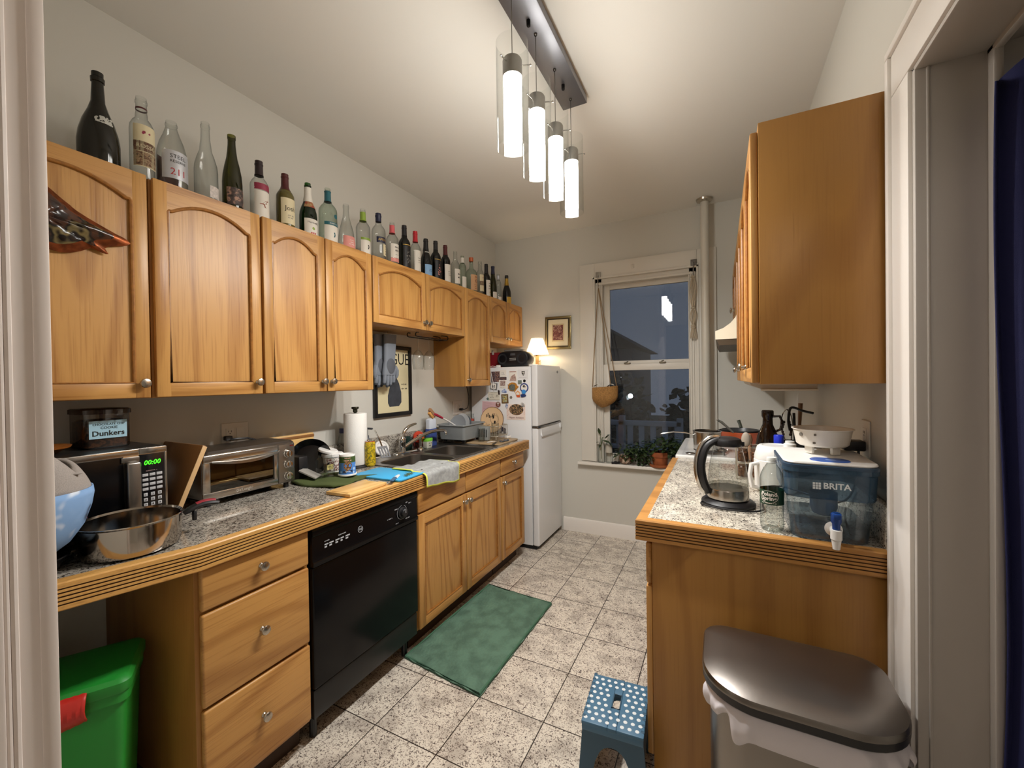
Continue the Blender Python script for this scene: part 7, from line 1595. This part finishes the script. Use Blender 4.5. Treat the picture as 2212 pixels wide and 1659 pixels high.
for z in (2.19, 1.945, 1.805, 1.79):
    b = MB(); b.ball((-.188, 3.562, z), .016, (1.15, .9, .6), 12); b.build('knot', MAC, t)
# ---------------------------------------------------------------- floor things
t = thing('floor_mat', 'sage green shaggy kitchen mat on the floor before the sink cabinet', 'mat', (-1.18, 1.97, 0))
MATG = mat('mat_green', '#60806c', .95, bump=1, bscale=160, vary=.35, vscale=14)
co4 = [(-1.432, 1.584), (-.954, 1.528), (-.942, 2.363), (-1.414, 2.403)]
def bil(u, v):
    a = [(co4[0][k]*(1-u)+co4[1][k]*u)*(1-v)+(co4[3][k]*(1-u)+co4[2][k]*u)*v for k in (0, 1)]; return a
def matf(u, v):
    x, y = bil(u, v); e = min(u*.48, (1-u)*.48, v*.83, (1-v)*.83)
    return (x+.004*math.sin(v*40), y+.003*math.sin(u*35), .009+.006*min(1, e/.02)+.0022*math.sin(x*310+4*math.sin(y*70))*math.sin(y*290)*min(1, e/.04)+.0025*math.sin(x*37+y*22))
b = MB(); b.grid(96, 150, matf); o = b.build('pile', MATG, t, smooth=True, ang=180)
b = MB(); b.loft([[(*bil(u, v), .001) for u, v in ((0, 0), (1, 0), (1, 1), (0, 1))], [(*bil(u, v), .0085) for u, v in ((0, 0), (1, 0), (1, 1), (0, 1))]]); b.build('backing', mat('mat_backing', '#3d5a49', .9), t)
b = MB(); rr = random.Random(5); pts = [(*bil(.012, .006), .012), (*bil(.988, .006), .012), (*bil(.988, .994), .012), (*bil(.012, .994), .012)]
b.tube(pts, .006, 8, closed=True); b.build('border', mat('mat_border', '#466e56', .9, bump=.6, bscale=300), t)

# folding step stool
t = thing('step_stool', 'blue folding step stool with white dot grip pads on top', 'stool', (-.345, 1.487, 0), math.radians(4.5))
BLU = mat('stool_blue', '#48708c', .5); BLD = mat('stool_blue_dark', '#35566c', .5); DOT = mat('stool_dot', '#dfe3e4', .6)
H = .218; hx, hy = .104, .122
def strip(b, x0, x1, y0, y1, z0, z1, bev=.004): b.box(x0, x1, y0, y1, z0, z1, bev)
b = MB(); b.mat(0)
strip(b, -hx, -.014, -hy, hy, H-.014, H, .005); strip(b, .014, hx, -hy, hy, H-.014, H, .005); strip(b, -.0145, .0145, -hy, -.030, H-.014, H-.0004, .002); strip(b, -.0145, .0145, .042, hy, H-.014, H-.0004, .002)
b.box(-hx+.002, hx-.002, -hy+.002, -hy+.010, H-.034, H-.010, .003); b.box(-hx+.002, hx-.002, hy-.010, hy-.002, H-.034, H-.010, .003); b.box(-hx+.002, -hx+.010, -hy+.004, hy-.004, H-.034, H-.010, .003); b.box(hx-.010, hx-.002, -hy+.004, hy-.004, H-.034, H-.010, .003)
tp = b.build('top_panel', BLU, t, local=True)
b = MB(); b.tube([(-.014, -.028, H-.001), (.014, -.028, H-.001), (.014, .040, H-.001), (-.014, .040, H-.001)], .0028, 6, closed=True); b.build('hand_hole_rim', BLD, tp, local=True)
for i in range(8):
    for j in range(9):
        x = -hx+.016+i*.0247+(0); y = -hy+.020+j*.0252
        if abs(x) < .027 and -.045 < y < .055: continue
        b = MB(); b.lathe([(0, .0008), (.0064, .0006), (.0070, 0)], (x+(.004 if j % 2 else -.004), y, H), 12); b.build('grip_dot', DOT, tp, local=True)
for s in (-1, 1):     # end walls with an arched cut-out and feet
    b = MB(); o2 = []
    out = [(-hx+.004, H-.016), (hx-.004, H-.016), (hx+.014, .0), (hx-.028, .0), (hx-.046, .085)]+[(.052*math.cos(a*PI/10), .085+.062*math.sin(a*PI/10)) for a in range(1, 10)]+[(-hx+.046, .085), (-hx+.028, 0), (-hx-.014, 0)]
    b.prism(out, 'y', s*(hy-.012)-.005, s*(hy-.012)+.005)
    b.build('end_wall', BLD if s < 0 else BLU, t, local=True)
for s in (-1, 1):
    b = MB(); out = [(-hy+.018, H-.016), (hy-.018, H-.016), (hy-.012, .0), (hy-.045, .0), (hy-.055, .11), (-hy+.055, .11), (-hy+.045, 0), (-hy+.012, 0)]
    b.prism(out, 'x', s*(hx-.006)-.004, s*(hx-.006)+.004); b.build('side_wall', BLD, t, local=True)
for k in range(9):
    for s in (-1, 1):
        b = MB(); b.box(s*(hx-.006)-.006, s*(hx-.006)+.006, -hy+.020+k*.027, -hy+.031+k*.027, H-.0015, H+.0008, .001); b.build('hinge_tooth', BLD, tp, local=True)

# steel trash can
TCX, TCY = .157, 1.222
t = thing('trash_can', 'stainless steel trash can with domed lid and white liner showing', 'trash can', (TCX, TCY, 0))
def dloop(hx, hyb, hyf, z, rb, rf, n=10, cx=TCX, cy=TCY):
    """rounded back corners rb, rounder front corners rf"""
    pts = []
    for (sx, sy, hy, r, a0) in ((1, 1, hyb, rb, 0), (-1, 1, hyb, rb, 90), (-1, -1, hyf, rf, 180), (1, -1, hyf, rf, 270)):
        for i in range(n+1):
            a = math.radians(a0+90*i/n); pts.append((cx+sx*(hx-r)+r*math.cos(a), cy+sy*(hy-r)+r*math.sin(a), z))
    return pts
b = MB(); b.loft([dloop(.184, .132, .132, .0, .05, .11), dloop(.188, .136, .136, .012, .05, .11), dloop(.188, .136, .136, .595, .05, .11), dloop(.184, .132, .132, .60, .05, .11)], True, True); b.build('body', mat('can_steel', '#8d8781', .3, 1, bump=.03, bscale=300), t)
b = MB(); b.loft([dloop(.190, .138, .138, .0, .05, .11), dloop(.192, .140, .140, .03, .05, .11), dloop(.1885, .1365, .1365, .034, .05, .11)], True, True); b.build('foot_ring', BLACKP, t)
b = MB(); b.loft([dloop(.196, .142, .146, .616, .055, .118), dloop(.205, .148, .153, .622, .06, .122), dloop(.206, .149, .154, .640, .06, .122)], True, False); b.build('lid_rim', mat('rim_dark', '#1d1c1e', .35), t)
lid = [dloop(.206, .149, .154, .6402, .06, .122), dloop(.206, .149, .154, .648, .06, .122), dloop(.203, .146, .151, .654, .06, .12), dloop(.188, .132, .137, .660, .05, .11), dloop(.150, .098, .102, .667, .04, .08), dloop(.08, .05, .05, .671, .03, .04), dloop(.02, .012, .012, .672, .008, .01)]
b = MB(); b.loft(lid, True, True); b.build('lid', mat('lid_steel', '#8f8984', .33, 1, bump=.03, bscale=350), t)
def liner(u, v):
    # ruffled liner hanging out between lid and can, more at the front
    a = -PI*.93+u*PI*.98; L = dloop(.1895, .1375, .1375, 0, .05, .11, 24); n = len(L)
    k = ((a/(2*PI)) % 1)*n; i = int(k) % n; f = k-int(k); p = Vector(L[i]).lerp(Vector(L[(i+1) % n]), f)
    d = Vector((p.x-TCX, p.y-TCY, 0)).normalized(); w = .5+.5*math.sin(u*PI)
    z = .6165-(.062*w+.016*math.sin(u*23)+.010*math.sin(u*47))*v
    off = .0035+.020*math.sin(v*PI*.8)*w+.006*v*math.sin(u*39+v*2)+.004*math.sin(u*71)*v
    return (p.x+d.x*off, p.y+d.y*off, z)
b = MB(); b.grid(130, 8, liner); b.build('liner', mat('bag_white', '#dcd6da', .5), t)

# green bin in the knee space
t = thing('storage_bin', 'green plastic storage tote with red handle latch under the counter', 'bin', (-1.63, .432, 0), math.radians(-30))
GB = mat('tote_green', '#1f8a2e', .45)
b = MB(); b.tub([(0, 0, .085, .135, .02, 0), (0, 0, .088, .138, .02, .005), (0, 0, .104, .156, .022, .50), (0, 0, .104, .156, .022, .53), (0, 0, .112, .164, .024, .534), (0, 0, .112, .164, .024, .560)]); b.build('tub', GB, t, local=True)
b = MB(); b.tub([(0, 0, .115, .167, .025, .5605), (0, 0, .117, .169, .025, .566), (0, 0, .117, .169, .025, .588), (0, 0, .108, .160, .022, .598), (0, 0, .096, .148, .02, .600)]); b.build('lid', GB, t, local=True)
b = MB(); b.grid(22, 6, lambda u, v: (.1185+.022*math.sin(PI*v)+.002*math.sin(u*70), -.085+.17*u, .592-.072*v-.012*math.sin(PI*u)*v)); b.build('latch_handle', RED, t, local=True, solid=.004)
# ---------------------------------------------------------------- pendant light
LX = -.62
t = thing('pendant_light', 'ceiling bar with four clear glass cylinder pendants, lit', 'pendant light', (LX, 1.57, ZC))
b = MB(); b.box(LX-.06, LX+.06, 1.195, 1.945, 2.718, 2.752, .002); b.box(LX-.045, LX+.045, 1.21, 1.93, 2.75, ZC); b.build('canopy', mat('canopy_satin', '#85858b', .38, .75), t)
for y in (1.40, 1.775):
    b = MB(); b.cyl((LX, y, 2.700), (LX, y, 2.718), .0075, seg=14); b.ball((LX, y, 2.700), .0075, seg=12); b.build('mounting_screw', mat('screw_dark', '#2b2b2d', .3, .9), t)
BULB = mat('bulb_glow', '#ffffff', emit='#fffaf3', estr=27)
SOCK = mat('socket_metal', '#8f8b86', .35, .9)
PG = glass('pendant_glass', '#fafbfa', '#dfe2e1', .06)
for y in (1.26, 1.466, 1.669, 1.878):
    b = MB(); b.lathe([(.006, 2.712), (.007, 2.718), (0, 2.708)], (LX, y, 0), 12); b.cyl((LX, y, 2.49), (LX, y, 2.715), .0016, seg=6); b.build('cord', mat('steel_wire', '#6f6c68', .35, .9), t)
    b = MB(); b.lathe([(0, 2.492), (.006, 2.490), (.012, 2.480), (.03, 2.478), (.033, 2.472), (.033, 2.418), (0, 2.418)], (LX, y, 0), 24); sk = b.build('socket', SOCK, t)
    for a in (20, 140, 260):
        c, s = math.cos(math.radians(a)), math.sin(math.radians(a))
        b = MB(); b.cyl((LX+c*.03, y+s*.03, 2.455), (LX+c*.062, y+s*.062, 2.455), .0022, seg=8); b.ball((LX+c*.062, y+s*.062, 2.455), .004, seg=8); b.build('glass_pin', CHROME, sk)
    b = MB(); b.lathe([(.031, 2.418), (.031, 2.20), (.029, 2.193), (0, 2.193)], (LX, y, 0), 24); b.build('bulb', BULB, t)
    ld_ = bpy.data.lights.new('bulb_down_fill', 'AREA'); ld_.shape = 'DISK'; ld_.size = .05; ld_.energy = 6.0; ld_.color = (1, .985, .955); lo_ = bpy.data.objects.new('bulb_down_fill', ld_); C.objects.link(lo_); lo_.location = (LX, y, 2.190)  # extra disc light added under the bulb to brighten floor and counters
    b = MB(); b.lathe([(.055, 2.178), (.055, 2.534)], (LX, y, 0), 32); b.build('glass_shade', PG, t)

# unseen ceiling globe added in the hall behind the camera to light the jambs
t = thing('added_hall_lamp', 'unseen round frosted lamp added in the hall to light the door jambs', 'lamp', (-.1, -1.3, ZC))
b = MB(); b.lathe([(0, 2.56), (.08, 2.575), (.13, 2.62), (.14, 2.67), (.12, 2.72), (.1, 2.725)], (-.1, -1.3, 0), 24); b.build('globe', mat('added_hall_glow', '#ffffff', emit='#fff0e6', estr=22), t)
b = MB(); b.lathe([(.1, 2.72), (.14, 2.73), (.14, ZC), (0, ZC)], (-.1, -1.3, 0), 24); b.build('base', NICKEL, t)

# ---------------------------------------------------------------- world, camera, colour management
wd = bpy.data.worlds.new('dusk'); SC.world = wd; wd.use_nodes = True
wd.node_tree.nodes['Background'].inputs['Color'].default_value = (.46, .53, .66, 1); wd.node_tree.nodes['Background'].inputs['Strength'].default_value = .19
cam = bpy.data.cameras.new('camera'); co = bpy.data.objects.new('camera', cam); C.objects.link(co)
cam.sensor_fit = 'HORIZONTAL'; cam.sensor_width = 36; cam.lens = 889.0665/2212*36; cam.clip_start = .02; cam.clip_end = 100
co.matrix_world = Matrix(((.89213552, .00838282, .4516901, 0), (.45154933, .01454992, -.89212752, 0), (-.0140506, .999859, .00919525, 1.393), (0, 0, 0, 1)))
SC.camera = co
vs = SC.view_settings; vs.view_transform = 'Standard'; vs.look = 'None'; vs.gamma = 1; vs.exposure = .5; vs.use_curve_mapping = False
cy = SC.cycles
cy.use_denoising = True; cy.use_adaptive_sampling = True; cy.adaptive_threshold = .035; cy.adaptive_min_samples = 20; cy.max_bounces = 9; cy.diffuse_bounces = 4; cy.glossy_bounces = 5; cy.transparent_max_bounces = 40; cy.transmission_bounces = 8
cy.sample_clamp_indirect = 6; cy.caustics_reflective = False; cy.caustics_refractive = False; cy.use_light_tree = True; cy.blur_glossy = .5
